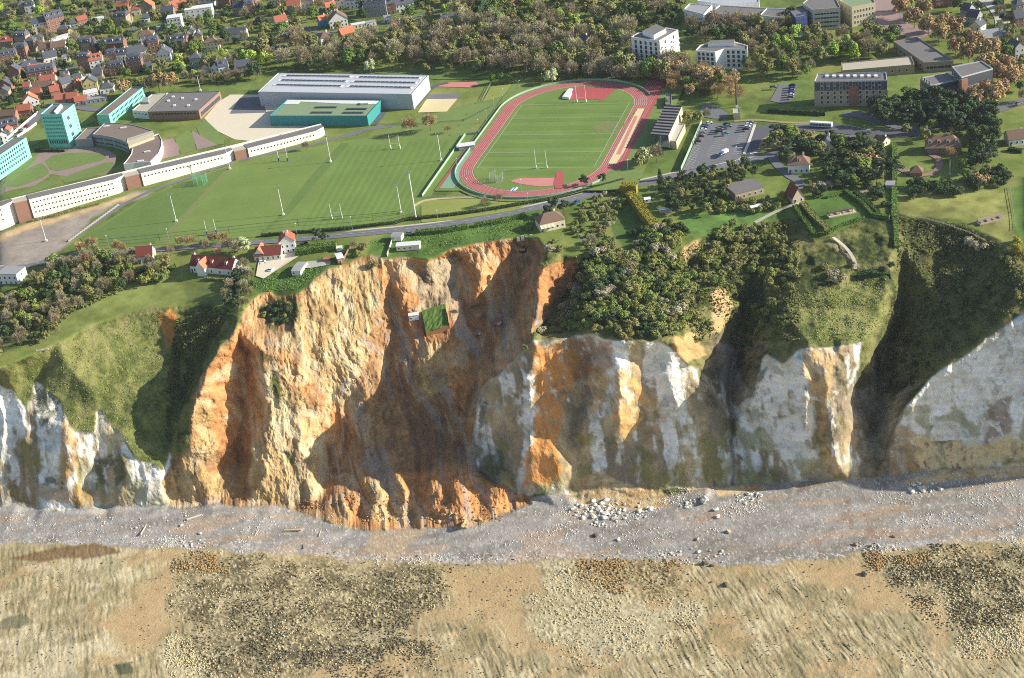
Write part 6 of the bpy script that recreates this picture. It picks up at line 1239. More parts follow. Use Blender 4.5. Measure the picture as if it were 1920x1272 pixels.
scatter([(345, 152), (480, 138), (490, 150), (360, 162)], 5.5, [('bare', 3), ('olive', 2)], (5, 8), 'in the hedge row behind the dark roofed school', 24)
for x, y, k, h in [(236, 182, 'orange', 13), (262, 176, 'olive', 12), (300, 176, 'orange', 16), (322, 174, 'orange', 15), (282, 178, 'bare', 12), (340, 140, 'lime', 11), (410, 135, 'dark', 12), (480, 150, 'dark', 13), (470, 125, 'lime', 14), (500, 128, 'lime', 13), (515, 100, 'cone', 15), (590, 132, 'pale', 9)]: tree(k, (x, y), h, 'between the school and the town')
for pts, l in [([(1690, 28), (1712, 44), (1738, 62), (1762, 80), (1790, 98), (1818, 116), (1846, 134), (1870, 150), (1892, 164)], 0), ([(1708, 12), (1735, 30), (1765, 50), (1795, 70), (1826, 92), (1856, 112), (1884, 130), (1912, 150)], 0), ([(1862, 196), (1836, 208), (1878, 182), (1826, 196), (1846, 186)], 0)]:
    for x, y in pts: tree('orange', (x+RT.uniform(-3, 3), y+8+RT.uniform(-3, 3)), RT.uniform(12, 16), 'in the avenue beside the flat halls')
for x, y in [(1298, 158), (1312, 162), (1330, 170), (1346, 166), (1362, 172)]: tree('orange', (x, y), RT.uniform(10, 14), 'between the stadium and the dark mast')
scatter([(1630, 212), (1700, 202), (1840, 200), (1862, 218), (1866, 280), (1850, 330), (1826, 320), (1832, 262), (1780, 246), (1700, 245), (1640, 230)], 5.4, [('pine', 5), ('dark', 4), ('cone', 1)], (8, 13), 'in the dark belt below the apartment blocks', 66, 1.2)
scatter([(1424, 272), (1470, 262), (1540, 262), (1612, 274), (1645, 280), (1678, 330), (1640, 352), (1560, 352), (1530, 310), (1480, 300), (1440, 312)], 5.6, [('pine', 6), ('dark', 4), ('green', 1), ('rbush', 1), ('olive', 1)], (6.5, 11), 'in the pine gardens around the white villa', 74, 1.2)
scatter([(1236, 350), (1330, 326), (1400, 318), (1425, 335), (1380, 345), (1362, 372), (1330, 405), (1255, 400)], 5, [('dark', 5), ('pine', 3), ('olive', 2)], (5, 9), 'around the flat roofed bungalow', 52)
scatter([(1700, 352), (1785, 345), (1800, 365), (1760, 370), (1705, 372)], 4.5, [('dbush', 4), ('dark', 2)], (4, 6.5), 'in the thick hedge above the mown meadow', 20); scatter([(1822, 332), (1888, 320), (1892, 348), (1826, 356)], 4.5, [('dbush', 4), ('pine', 2), ('rbush', 1)], (4, 7), 'in the thicket above the mown meadow corner', 18)
scatter([(1390, 375), (1500, 372), (1470, 392), (1400, 402), (1330, 395)], 4.5, [('bush', 4), ('obush', 3), ('ybush', 1)], (3, 5), 'in the hedge above the white caravan', 24)
scatter([(1095, 385), (1130, 366), (1170, 360), (1185, 375), (1160, 395), (1140, 440), (1165, 478), (1110, 476), (1092, 500), (1098, 450), (1070, 440)], 4.2, [('bush', 4), ('obush', 5), ('gbush', 1)], (2.6, 4.2), 'on the bank below the coast road', 60)
scatter([(1095, 495), (1160, 484), (1262, 486), (1300, 530), (1318, 600), (1275, 628), (1180, 634), (1100, 624), (1052, 618), (1046, 606), (1080, 560)], 4.6, [('bush', 6), ('obush', 4), ('gbush', 1), ('dbush', 2)], (3.6, 6.2), 'on the promontory above the chalk cliff', 110, 1.2)
scatter([(1290, 520), (1335, 480), (1345, 430), (1440, 425), (1492, 470), (1490, 520), (1462, 545), (1430, 545), (1400, 490), (1340, 540)], 4.6, [('olive', 3), ('obush', 5), ('bush', 4)], (3, 6), 'in the dell above the dark funnel', 64)
scatter([(1185, 440), (1260, 420), (1290, 440), (1270, 470), (1200, 478)], 4.6, [('dbush', 4), ('gbush', 2), ('bush', 2)], (4, 6.5), 'beside the small orange scarp', 24)
scatter([(-6, 560), (40, 552), (80, 510), (120, 488), (180, 472), (240, 500), (320, 492), (325, 520), (250, 538), (130, 590), (112, 636), (60, 645), (20, 660), (-6, 680)], 5.6, [('bare', 5), ('olive', 4), ('dark', 2), ('bush', 2), ('grey', 1), ('green', 1)], (5, 9), 'in the grove beside the cliff top lawn', 96)
scatter([(428, 540), (458, 500), (476, 520), (474, 552), (455, 592), (425, 580)], 4.4, [('dark', 2), ('gbush', 2), ('dbush', 3), ('bare', 2)], (4, 8), 'at the broken edge beside the slide', 18)
scatter([(492, 590), (535, 560), (552, 575), (540, 610), (515, 616)], 3.6, [('dbush', 3), ('bush', 2)], (2.2, 4), 'slipped into the scoop at the slide edge', 12)
for x, y, k, h in [(447, 480, 'grey', 9), (460, 474, 'pale', 9), (430, 472, 'bare', 8), (595, 458, 'pine', 9), (610, 458, 'pine', 8), (664, 468, 'bare', 5), (680, 470, 'obush', 5), (700, 500, 'obush', 4), (672, 480, 'bush', 4), (155, 478, 'rust', 8), (175, 470, 'rust', 8), (222, 472, 'rust', 7), (232, 478, 'rust', 7), (340, 462, 'rust', 6), (360, 462, 'rust', 6), (400, 458, 'rust', 7), (420, 458, 'rust', 7), (165, 500, 'rust', 8), (210, 500, 'green', 7), (250, 486, 'bare', 7), (320, 480, 'bare', 6), (385, 470, 'bare', 7), (410, 480, 'pink', 5)]: tree(k, (x, y), h, 'along the coast road and white villas')
for x, y, k, h in [(1098, 352), (1132, 350), (1042, 402), (1056, 400), (1030, 405)] and [(1098, 352, 'pine', 8), (1132, 352, 'pine', 8), (1040, 404, 'pine', 10), (1058, 402, 'pine', 9), (1028, 408, 'dark', 7), (1238, 338, 'cone', 7), (1275, 334, 'cone', 4), (1200, 314, 'olive', 10), (1215, 308, 'pale', 11), (1232, 306, 'bare', 11), (1195, 318, 'olive', 8), (1290, 235, 'olive', 9), (1310, 232, 'olive', 8), (1326, 225, 'bare', 7), (1036, 158, 'pale', 10), (696, 138, 'pale', 10), (800, 140, 'olive', 8), (845, 136, 'olive', 7), (940, 156, 'green', 7), (925, 158, 'green', 7), (955, 156, 'green', 6), (905, 130, 'dark', 7), (770, 252, 'rust', 11), (808, 246, 'rust', 11), (840, 250, 'rust', 5), (530, 270, 'bare', 6), (575, 282, 'bare', 6), (910, 388, 'bare', 6), (935, 382, 'bare', 6), (1250, 200, 'green', 5), (1112, 466, 'grey', 8), (1120, 478, 'gbush', 6), (1030, 470, 'gbush', 4), (1020, 500, 'bush', 3.5), (1050, 470, 'obush', 3.5), (1040, 455, 'bush', 3), (1016, 420, 'bush', 5), (990, 432, 'bush', 3)]: tree(k, (x, y), h, 'around the stadium and the striped awning villa')
scatter([(1760, 0), (1915, -5), (1915, 60), (1890, 120), (1850, 70), (1780, 30)], 12, [('green', 2), ('dark', 3), ('bare', 2), ('olive', 2)], (5, 9), 'in the estate beyond the avenue', 22)
for x, y, k, h in [(1840, 470, 'gbush', 5), (1820, 460, 'gbush', 5), (1875, 490, 'dbush', 4), (1895, 495, 'obush', 5), (1855, 535, 'bush', 2.5), (1800, 548, 'bush', 2.2), (1912, 560, 'obush', 4), (1904, 470, 'ybush', 4), (1912, 482, 'ybush', 4), (1908, 455, 'ybush', 3.5), (1600, 500, 'obush', 3), (1560, 520, 'gbush', 5), (1575, 530, 'gbush', 5), (1545, 505, 'obush', 4), (1640, 515, 'dbush', 2.5), (1655, 508, 'dbush', 2.5), (1670, 500, 'dbush', 3), (1625, 520, 'dbush', 2.2), (1480, 540, 'bush', 4), (1440, 590, 'obush', 5), (1450, 575, 'bush', 5), (1430, 610, 'bush', 4), (1395, 560, 'dbush', 4), (1410, 575, 'dbush', 4), (1370, 600, 'obush', 3), (1320, 620, 'obush', 3), (1016, 625, 'gbush', 4), (1035, 622, 'bush', 3), (1000, 632, 'obush', 3), (985, 655, 'bush', 2.5), (1330, 610, 'bush', 3), (1310, 640, 'obush', 2.5)]: tree(k, (x, y), h, 'scattered on the overgrown cliff slopes')
scatter([(1690, 250), (1800, 246), (1830, 262), (1840, 330), (1800, 345), (1780, 300), (1720, 270)], 11, [('pine', 2), ('green', 2), ('rust', 1), ('olive', 2)], (5, 9), 'in the villa garden', 12)
scatter([(1500, 345), (1640, 350), (1670, 400), (1610, 350), (1560, 350), (1530, 372)], 6, [('olive', 2), ('gbush', 2), ('dbush', 3)], (3, 6), 'in the terraced garden', 18)
scatter([(1850, 20), (1920, 60), (1920, 200), (1895, 180), (1890, 120)], 9, [('olive', 3), ('green', 2), ('bare', 2)], (6, 10), 'at the right edge beyond the avenue', 20)
scatter([(1640, 660), (1700, 620), (1760, 580), (1850, 540), (1860, 570), (1780, 640), (1700, 740), (1660, 720)], 5, [('dbush', 3), ('obush', 2)], (1.6, 3.2), 'in the shade of the great gully', 30)
scatter([(1360, 590), (1420, 560), (1450, 600), (1420, 660), (1380, 640)], 4, [('dbush', 3), ('obush', 2)], (1.6, 3), 'in the dark funnel', 18)
ar = {}
for t, k, a, x in TREES: ar.setdefault((k, a), []).append((x, t))
for (k, a), l in ar.items():
    l.sort(key=lambda q: q[0]); w = KIND[k][3]
    for i, (x, t) in enumerate(l):
        if len(l) == 1: t['label'] = f"{w} {a}"; del t['group']
        elif len(l) <= 14: t['label'] = f"{ordinal(i, len(l))}{w} {a}"
        else: t['label'] = f"{w} {a}"
# hedges
def hedge(pts, label, w=1.2, h=1.6, mat='leaf_hedge', dens=9, name='hedge'):
    W3 = [G(*p) for p in pts]; o0 = W3[0]; rs = np.random.RandomState(int(pts[0][0]*7+pts[0][1])); C_, N_ = [], []
    for a, b in zip(W3, W3[1:]):
        d = b-a; L = d.length; n = int(L*dens*(w+2*h)); s = Vector((-d.y, d.x, 0)).normalized(); t = rs.uniform(0, 1, n); side = rs.choice(3, n, p=[.3, .35, .35])
        for k in range(n):
            p = a.lerp(b, t[k])-o0
            if side[k] == 0: q = p+s*rs.uniform(-w/2, w/2)+Vector((0, 0, h*rs.uniform(.94, 1.03))); nn = (0, 0, 1)
            else: sg = 1 if side[k] == 1 else -1; q = p+s*(sg*w/2)+Vector((0, 0, h*rs.uniform(0, 1))); nn = tuple(s*sg)
            C_.append(tuple(q)); N_.append(nn)
    n = len(C_); me = quads_mesh('hedge', np.array(C_), np.array(N_)+rs.normal(size=(n, 3))*.4, rs.uniform(.18, .34, n), mat, 1.1, rs)
    o = put(me, name, None, o0); tag(o, label, 'hedge'); mb = MB()
    for a, b in zip(W3, W3[1:]):
        d = b-a; s = Vector((-d.y, d.x, 0)).normalized()*w*.44; a_, b_ = a-o0, b-o0; v = [a_-s, b_-s, b_+s, a_+s]; k = len(mb.v); mb.v += [(*p.xy, p.z-.2) for p in v]+[(*p.xy, p.z+h*.93) for p in v]
        for f in ((0, 1, 5, 4), (1, 2, 6, 5), (2, 3, 7, 6), (3, 0, 4, 7), (4, 5, 6, 7)): mb.f.append(tuple(k+i for i in f)); mb.m.append(0)
    mb.build('inner_growth', mat, o)
for pts, l, w, h, m in [
    ([(490, 444), (560, 438), (640, 432), (740, 420), (760, 414)], 'dark clipped hedge between the rugby pitches and the coast road', 1.4, 1.5, 'leaf_dark'), ([(762, 414), (840, 406), (900, 398), (960, 388), (1040, 374), (1110, 356), (1170, 340)], 'long dark hedge bordering the road under the near bend', 1.6, 1.6, 'leaf_dark'),
    ([(780, 440), (830, 436), (878, 428)], 'thick green hedge on the seaward side of the road', 3, 2.2, 'leaf_hedge'), ([(890, 426), (940, 418), (985, 406)], 'second seaward hedge ending at the pine', 2.6, 2, 'leaf_hedge'),
    ([(1182, 374), (1196, 392), (1212, 415), (1226, 432)], 'tall golden yellow conifer hedge along the shaded garden', 4.5, 4.6, 'leaf_gold'), ([(1165, 362), (1195, 362)], 'short golden hedge at the lane corner', 5, 5, 'leaf_gold'), ([(1226, 432), (1250, 430)], 'low golden hedge corner beside the dark bushes', 3, 3, 'leaf_gold'),
    ([(555, 478), (600, 470), (632, 466)], 'wide dark hedge block beside the red roofed house', 5, 3, 'leaf_hedge'), ([(385, 524), (420, 527), (436, 530)], 'low hedge and stone bank below the long villa', 1.6, 1.2, 'leaf_olive'),
    (Q8((200, 600), (270, 700), (340, 800)), 'tall clipped hedge down the side of the chalet lawn', 2.4, 2.2, 'leaf_hedge'), (Q8((255, 580), (340, 680), (440, 770)), 'brown and green hedge parallel to the chalet lawn', 3, 2.4, 'leaf_olive'), (Q8((340, 805), (440, 795), (560, 730), (720, 680)), 'row of clipped round bushes along the foot of the lawn', 1.6, 1.4, 'leaf_hedge'),
    (Q8((570, 480), (700, 570), (780, 660), (905, 680)), 'long diagonal clipped hedge across the villa garden', 1.8, 1.8, 'leaf_hedge'), (Q8((650, 490), (740, 570), (820, 640)), 'dark hedge parallel to the diagonal one', 2.4, 1.8, 'leaf_dark'), (Q8((940, 130), (945, 300), (942, 480), (940, 680)), 'long straight hedge dividing garden and mown meadow', 2.4, 1.7, 'leaf_green'), (Q8((948, 690), (955, 800), (960, 900)), 'straight hedge end running down the slope', 2.0, 1.6, 'leaf_green'),
    (Q8((440, 525), (560, 490)), 'short hedge above the chalet lawn', 1.6, 1.4, 'leaf_hedge'), (Q8((820, 430), (850, 500), (870, 520)), 'curved hedge beside the white shed', 2, 2, 'leaf_hedge'), (Q4((0, 838), (200, 850), (430, 862)), 'dark clipped hedge below the residents parking', 1.8, 2.2, 'leaf_dark'), (Q4((755, 790), (900, 800), (1040, 810)), 'tall dark hedge below the mansard block', 5, 5, 'leaf_dark'),
    (Q8((1790, 170), (1895, 185)), 'clipped hedge below the house at the right edge', 2.4, 1.8, 'leaf_dark'), (Q8((670, 1120), (780, 1100), (910, 1110)), 'thick low hedge below the cliff garden', 4, 2.4, 'leaf_dark'), (Q5((230, 700), (420, 655), (560, 615), (740, 570)), 'patchy low shrubs along the foot of the long white building', 1.6, 1.2, 'leaf_olive'), (Q1((265, 1130), (490, 1130)), 'dark hedge at the foot of the turquoise tower', 2, 1.6, 'leaf_dark'), ([(318, 540 - 34), (330, 500)], 'short hedge beside the lawn corner', 1.5, 1.5, 'leaf_hedge')]:
    hedge(pts, l, w, h, m)
# rough growth nobody could count, seated on the slopes
def tufts(name, label, polys, n, mat, size, seed, tall=.5, dens=None):
    rs = np.random.RandomState(seed); C_ = []; per = n//len(polys)
    for poly in polys:
        x0, x1 = min(p[0] for p in poly), max(p[0] for p in poly); y0, y1 = min(p[1] for p in poly), max(p[1] for p in poly)
        xs, ys = rs.uniform(x0, x1, per*3), rs.uniform(y0, y1, per*3); m = inpoly(xs, ys, poly); xs, ys = xs[m][:per], ys[m][:per]
        i = np.clip(np.searchsorted(cx, xs)-1, 0, nx-2); j = np.clip(np.searchsorted(cy, ys)-1, 0, ny-2); p = POS[j, i]+(POS[j+1, i+1]-POS[j, i])*rs.uniform(0, 1, (len(xs), 1))
        keep = fbm(p[:, 0]/6, (p[:, 1]+p[:, 2])/6, 3, seed % 50) > rs.uniform(-.5, .35, len(p)); C_.append(p[keep])
    c = np.concatenate(C_); n = len(c); c[:, 2] += tall*.3
    nr = rs.normal(size=(n, 3)); nr[:, 2] = np.abs(nr[:, 2])*.8+.3; nr[:, 1] -= .3
    o = put(quads_mesh(name, c, nr, rs.uniform(.5, 1.3, n)*size, mat, 1.3, rs), name); o['kind'] = 'stuff'; o['label'] = label
GL = [(20, 700), (100, 648), (300, 582), (345, 620), (325, 720), (312, 850), (300, 885), (245, 840), (142, 806), (60, 765)]
tufts('rough_grass', 'rough pale grass on the slope left of the slide', [GL, [(1500, 645), (1490, 560), (1560, 530), (1665, 520), (1660, 600), (1620, 640)]], 12000, 'grass_tuft', .24, 5, .3)
tufts('bramble_scrub', 'tangled brown green scrub on the cliff slopes', [[(1685, 410), (1800, 420), (1910, 480), (1930, 560), (1880, 600), (1780, 670), (1720, 720), (1650, 700), (1650, 640), (1680, 540)], [(330, 600), (430, 585), (400, 640), (350, 740), (318, 840), (310, 750)], [(1265, 480), (1340, 440), (1500, 410), (1500, 640), (1300, 640)]], 26000, 'scrub', .42, 6, .8)
tufts('undergrowth', 'leaf litter and low growth under the wood and gardens', [[(490, 100), (900, 60), (1190, 60), (1300, 158), (1050, 155), (820, 128), (500, 128)], [(0, 0), (830, 0), (830, 40), (480, 100), (470, 140), (0, 180)], [(830, 0), (1280, 0), (1280, 60), (1000, 78)], [(0, 560), (120, 490), (325, 505), (130, 590), (60, 650)], [(1080, 480), (1262, 480), (1318, 600), (1275, 630), (1050, 618)]], 26000, 'scrub', .6, 8, .7)
tufts('meadow_growth', 'rank green grass at the cliff top', [[(1270, 475), (1330, 440), (1440, 420), (1500, 420), (1345, 545), (1320, 560)], [(690, 455), (1010, 400), (1000, 440), (850, 462), (800, 480)], [(470, 520), (650, 475), (560, 542), (480, 550)]], 9000, 'leaf_green', .25, 9, .4)
# ------------------------------------------------------------------ rocks, wreckage and things on the beach
def rock_mesh(seed, mat, rough=.3, flat=.75):
    rs = np.random.RandomState(seed); bm = bmesh.new(); bmesh.ops.create_icosphere(bm, subdivisions=2, radius=.5); o = rs.uniform(0, 90, 3)
    pl = sph(rs, 7)
    for v in bm.verts:
        d = np.array(v.co)/np.linalg.norm(v.co); r = .5
        for p in pl:
            k = d @ p
            if k > .45: r = min(r, .36/k)
        n = float(vnoise(d[0]*2+o[0], d[1]*2+d[2]*1.7+o[1])); v.co = Vector(d*(r*(1+rough*n)*np.array([1.15, .9, flat])))
    me = bpy.data.meshes.new('rock'); bm.to_mesh(me); bm.free(); me.materials.append(MATS[mat]); return me
RM = {m: [rock_mesh(i*5+len(m), m) for i in range(5)] for m in ('chalk_rock', 'tan_rock', 'dark_rock', 'gold_rock')}
RR = random.Random(5); BOUL = []
def boulder(px, s, mat='chalk_rock', lab=None, grp=None):
    p = G(*px); o = put(RR.choice(RM[mat]), 'boulder', None, p+Vector((0, 0, s*.18)), RR.uniform(0, 6), (s*RR.uniform(.85, 1.2), s*RR.uniform(.85, 1.15), s*RR.uniform(.8, 1.1)))
    o['category'] = 'boulder'
    if lab: o['label'] = lab
    else: BOUL.append((o, grp, px[0], s))
for x, y, s, m, l in [(1322, 940, 4.2, 'chalk_rock', 'largest chalk block on the beach below the dark funnel'), (1342, 957, 2.4, 'chalk_rock', 'chalk block just below the largest block'), (1346, 970, 2.2, 'chalk_rock', 'lowest of the three chalk blocks below the dark funnel'), (1366, 998, 2.4, 'tan_rock', 'pale square boulder alone on the mid beach'), (1308, 1012, 1.8, 'tan_rock', 'tan boulder on the mid beach above the weedy stones'), (872, 984, 3.6, 'tan_rock', 'big angular sandstone boulder at the toe of the slide'), (1116, 1005, 2.6, 'dark_rock', 'lone dark boulder below the white rockfall'), (1160, 1013, 1.8, 'chalk_rock', 'pale boulder right of the lone dark one'), (1620, 1078, 3, 'dark_rock', 'dark boulder on the sand beside the weed bed'), (1360, 1098, 2.6, 'dark_rock', 'dark block on the sand below the weedy stones'), (1322, 1058, 3.2, 'dark_rock', 'green black weedy boulder at the shingle edge'), (1336, 1062, 2.2, 'dark_rock', 'smaller weedy boulder beside the green black one'), (1605, 1022, 2, 'gold_rock', 'golden boulder at the shingle edge by the sand'), (1676, 1007, 1.8, 'gold_rock', 'golden stone on the shingle right of the sand strip'), (1335, 1092, 1.5, 'dark_rock', 'small dark stone left of the dark block')]: boulder((x, y), s, m, l)
for cxx, cyy, rx, ry, n, s0, s1, m, g in [(1150, 958, 80, 20, 84, .9, 2.9, 'chalk_rock', 'white rockfall stones below the beige mound'), (1120, 985, 20, 8, 10, .9, 1.8, 'chalk_rock', 'loose chalk stones below the white rockfall'), (1400, 935, 30, 12, 34, .8, 2.1, 'chalk_rock', 'chalk stones right of the largest block'), (1290, 945, 20, 10, 12, .8, 1.6, 'chalk_rock', 'chalk stones left of the largest block'), (1735, 915, 34, 15, 40, .8, 2.2, 'chalk_rock', 'chalk stones below the right hand chalk wall'), (1300, 1045, 70, 16, 30, .8, 1.7, 'chalk_rock', 'pale stones at the shingle edge'), (1650, 1030, 50, 8, 16, .7, 1.5, 'chalk_rock', 'pale stones above the dark weed bed'), (365, 1020, 30, 8, 14, .7, 1.5, 'chalk_rock', 'pale stones at the shingle edge below the grassy cliff'), (780, 972, 130, 9, 32, .9, 2.6, 'tan_rock', 'clods at the toe of the slide'), (340, 985, 120, 20, 10, .7, 1.5, 'chalk_rock', 'chalk pieces scattered below the grassy cliff')]:
    for k in range(n):
        a, q = RR.uniform(0, 6.28), RR.uniform(0, 1)**.6; boulder((cxx+rx*q*math.cos(a), cyy+ry*q*math.sin(a)), s0+(s1-s0)*RR.uniform(0, 1)**2.2, m, None, g)
for o, g, x, s in BOUL: o['group'] = g; o['label'] = {'w': 'small white chalk stone among the ', 'l': 'small white stone among the ', 'c': 'small pale stone among the ', 'p': 'small rounded stone among the '}[g[0]]+g
def rubble(name, label, polys, n, mat, s0, s1, seed, thr=-.1, sc=9):
    rs = np.random.RandomState(seed); bm = bmesh.new(); bmesh.ops.create_icosphere(bm, subdivisions=1, radius=.5); bv = np.array([v.co for v in bm.verts]); bf = np.array([[v.index for v in f.verts] for f in bm.faces]); bm.free(); P_ = []
    per = n//len(polys)
    for poly in polys:
        x0, x1 = min(p[0] for p in poly), max(p[0] for p in poly); y0, y1 = min(p[1] for p in poly), max(p[1] for p in poly)
        xs, ys = rs.uniform(x0, x1, per*4), rs.uniform(y0, y1, per*4); jit = 66*fbm(xs/75, ys/50, 5, 211 if name.endswith('stones') else seed)
        m = inpoly(xs+jit+rs.normal(size=len(xs))*10, ys+jit+rs.normal(size=len(xs))*9, poly); xs, ys = xs[m], ys[m]; i = np.clip(np.searchsorted(cx, xs)-1, 0, nx-2); j = np.clip(np.searchsorted(cy, ys)-1, 0, ny-2); p = POS[j, i]+(POS[j+1, i+1]-POS[j, i])*rs.uniform(0, 1, (len(xs), 1))
        k = fbm(p[:, 0]/sc, p[:, 1]/sc, 4, seed % 40) > thr+rs.uniform(-.25, .25, len(p)); P_.append(p[k][:per])
    p = np.concatenate(P_); n = len(p); s = s0+(s1-s0)*rs.uniform(0, 1, n)**2.5; a = rs.uniform(0, 6.28, n)
    v = bv[None]*(1+rs.uniform(-.28, .28, (n, len(bv), 1)))*s[:, None, None]*np.array([1.2, .9, .75]); ca_, sa_ = np.cos(a)[:, None], np.sin(a)[:, None]
    v = np.stack([v[..., 0]*ca_-v[..., 1]*sa_, v[..., 0]*sa_+v[..., 1]*ca_, v[..., 2]+.12*s[:, None]], -1)+p[:, None]
    f = (bf[None]+(np.arange(n)*len(bv))[:, None, None]).reshape(-1, 3); me = bpy.data.meshes.new(name); me.vertices.add(n*len(bv)); me.vertices.foreach_set('co', v.reshape(-1).astype(np.float32))
    me.loops.add(len(f)*3); me.polygons.add(len(f)); me.loops.foreach_set('vertex_index', f.reshape(-1).astype(np.int32)); me.polygons.foreach_set('loop_start', (np.arange(len(f))*3).astype(np.int32)); me.polygons.foreach_set('loop_total', np.full(len(f), 3, np.int32)); me.update(calc_edges=True); me.materials.append(MATS[mat])
    o = put(me, name); o['kind'] = 'stuff'; o['label'] = label
rubble('weed_stones', 'dark weed covered stones on the reef', [DARK[0], DARK[1]], 9000, 'weed_rock', .3, 1.0, 31, -.02)
rubble('reef_stones', 'pale loose stones among the weed', [DARK[0], DARK[1], PALE[0], PALE[1], PALE[2]], 9000, 'reef_rock', .3, 1.0, 33, -.05)
rubble('gold_stones', 'golden brown stones at the upper reef', [DARK[2], [(320, 1040), (430, 1032), (420, 1060), (330, 1075)], [(1620, 1040), (1760, 1036), (1720, 1070), (1640, 1062)]], 2600, 'gold_rock', .4, 1.3, 35, -.1)
rubble('chalk_pebbles', 'white chalk pebbles strewn over the shingle', [[(1000, 935), (1250, 935), (1260, 1000), (1000, 1000)], [(1240, 930), (1440, 915), (1440, 960), (1250, 970)], [(700, 1035), (900, 1045), (900, 1060), (700, 1055)], [(900, 990), (1360, 985), (1360, 1056), (900, 1056)], [(1640, 900), (1920, 880), (1920, 930), (1640, 950)], [(1600, 1000), (1920, 960), (1920, 1012), (1600, 1036)], [(280, 1005), (460, 1015), (460, 1038), (280, 1026)], [(0, 960), (640, 960), (640, 1020), (0, 1010)]], 5200, 'chalk_rock', .22, .75, 37, .02, 6)
rubble('scattered_stones', 'scattered dark stones on the reef and sand', [[(0, 1040), (1920, 1040), (1920, 1272), (0, 1272)]], 2600, 'dark_rock', .25, .8, 39, .1, 14)
rubble('soil_clods', 'loose clods of earth on the slide', [[(640, 900), (980, 900), (980, 975), (640, 985)], [(690, 640), (900, 640), (860, 880), (640, 900)], [(560, 940), (660, 950), (660, 975), (580, 960)]], 1500, 'earth', .35, 1.3, 41, -.05, 8)
rubble('dark_reef_stones', 'dark wet stones in the densest weed', [[(720, 1110), (810, 1090), (800, 1200), (730, 1230)], [(420, 1100), (520, 1080), (560, 1270), (470, 1272)], [(650, 1210), (720, 1220), (660, 1290), (560, 1290)]], 3000, 'dark_rock', .3, 1.0, 43, -.08, 7)
# boat wreck, timbers
w = thing('wrecked_boat', 'broken wooden boat frame lying on the shingle below the orange face', 'wreck', G(548, 995), math.radians(-8))
mb = MB(); mb.prism([(-4, -.8), (4, -.8), (4.6, 0), (4, .9), (-4, .9)], .1, .45); mb.build('hull_floor', 'wood_grey', w)
for k in range(9): mb = MB(); mb.box(-3.8+k*.95, -3.6+k*.95, .8, 1.0, .3, 1.6+.5*math.sin(k*2)); mb.build('rib', 'wood_grey', w)
mb = MB(); mb.prism([(-4.2, -1), (4.4, -1), (4.4, -.85), (-4.2, -.85)], .1, 1.0); mb.build('plank_side', 'wood_pale', w)
for x, y, L, a, r, l in [(365, 971, 7.5, 20, .55, 'thick pale concrete beam lying on the beach below the cliff'), (270, 993, 9, 78, .35, 'long driftwood timber standing out across the shingle'), (600, 1000, 5, 80, .2, 'short timber right of the wrecked boat'), (483, 997, 5, 70, .2, 'slim timber left of the wrecked boat'), (492, 1045, 4.5, 66, .25, 'dark timber at the edge of the weed bed'), (568, 1026, 3.5, 100, .2, 'short dark timber on the lower shingle'), (103, 983, 4, 75, .15, 'thin timber below the white cliff'), (775, 1000, 4, 0, .15, 'thin plank beside the sandstone boulder')]:
    p = G(x, y); mb = MB(); d = Vector((math.cos(math.radians(a)), math.sin(math.radians(a)), 0))*L/2; mb.tube(-d, d, r, r*.85, n=6); o = mb.build('driftwood' if 'concrete' not in l else 'concrete_beam', 'wood_grey' if 'dark' not in l else 'bark', None, p+Vector((0, 0, r*.7))); tag(o, l, 'timber' if 'concrete' not in l else 'beam')
# slumped lawn in the slide
gp = [G(*p, .0) for p in [(792, 590), (836, 577), (842, 618), (800, 632)]]; zc = sum(p.z for p in gp)/4; c = sum(gp, Vector())/4
sg = thing('slumped_lawn', 'square of green lawn carried down intact in the middle of the slide', 'turf block', c)
fb = [[RR.uniform(-1, 1) for _ in range(12)] for _ in range(12)]; mb = MB(); n = 10; top = lambda u, v: (gp[3].lerp(gp[2], u)).lerp(gp[0].lerp(gp[1], u), v)-c+Vector((0, 0, 2.2))
for i in range(n):
    for j in range(n): mb.face([top(i/n, j/n)+Vector((0, 0, .25*fb[i][j])), top((i+1)/n, j/n)+Vector((0, 0, .25*fb[i+1][j])), top((i+1)/n, (j+1)/n)+Vector((0, 0, .25*fb[i+1][j+1])), top(i/n, (j+1)/n)+Vector((0, 0, .25*fb[i][j+1]))])
mb.build('turf', 'leaf_hedge', sg); mb = MB()
for i in range(4):
    a, b = [(top(0, 0), top(1, 0)), (top(1, 0), top(1, 1)), (top(1, 1), top(0, 1)), (top(0, 1), top(0, 0))][i]; mb.face([a-Vector((0, 0, 5)), b-Vector((0, 0, 5)), b, a])
mb.build('soil', 'earth', sg)
mb = MB(); a, b = top(1.03, .02), top(1.03, .75); mb.prism([(a.x, a.y), (a.x+.4, a.y), (b.x+.4, b.y), (b.x, b.y)], a.z-2, [a.z+1.3, a.z+1.3, b.z+1.3, b.z+1.3]); mb.build('garden_wall', 'wood_pale', sg)
A, rot, L = frame((770, 602), (786, 599)); A.z += 1.5; cabin((768, 604), (786, 600), 4, 3.4, 'white_wall', 'white_roof', 'small white hut stranded at the edge of the slumped lawn', 'stranded_hut')
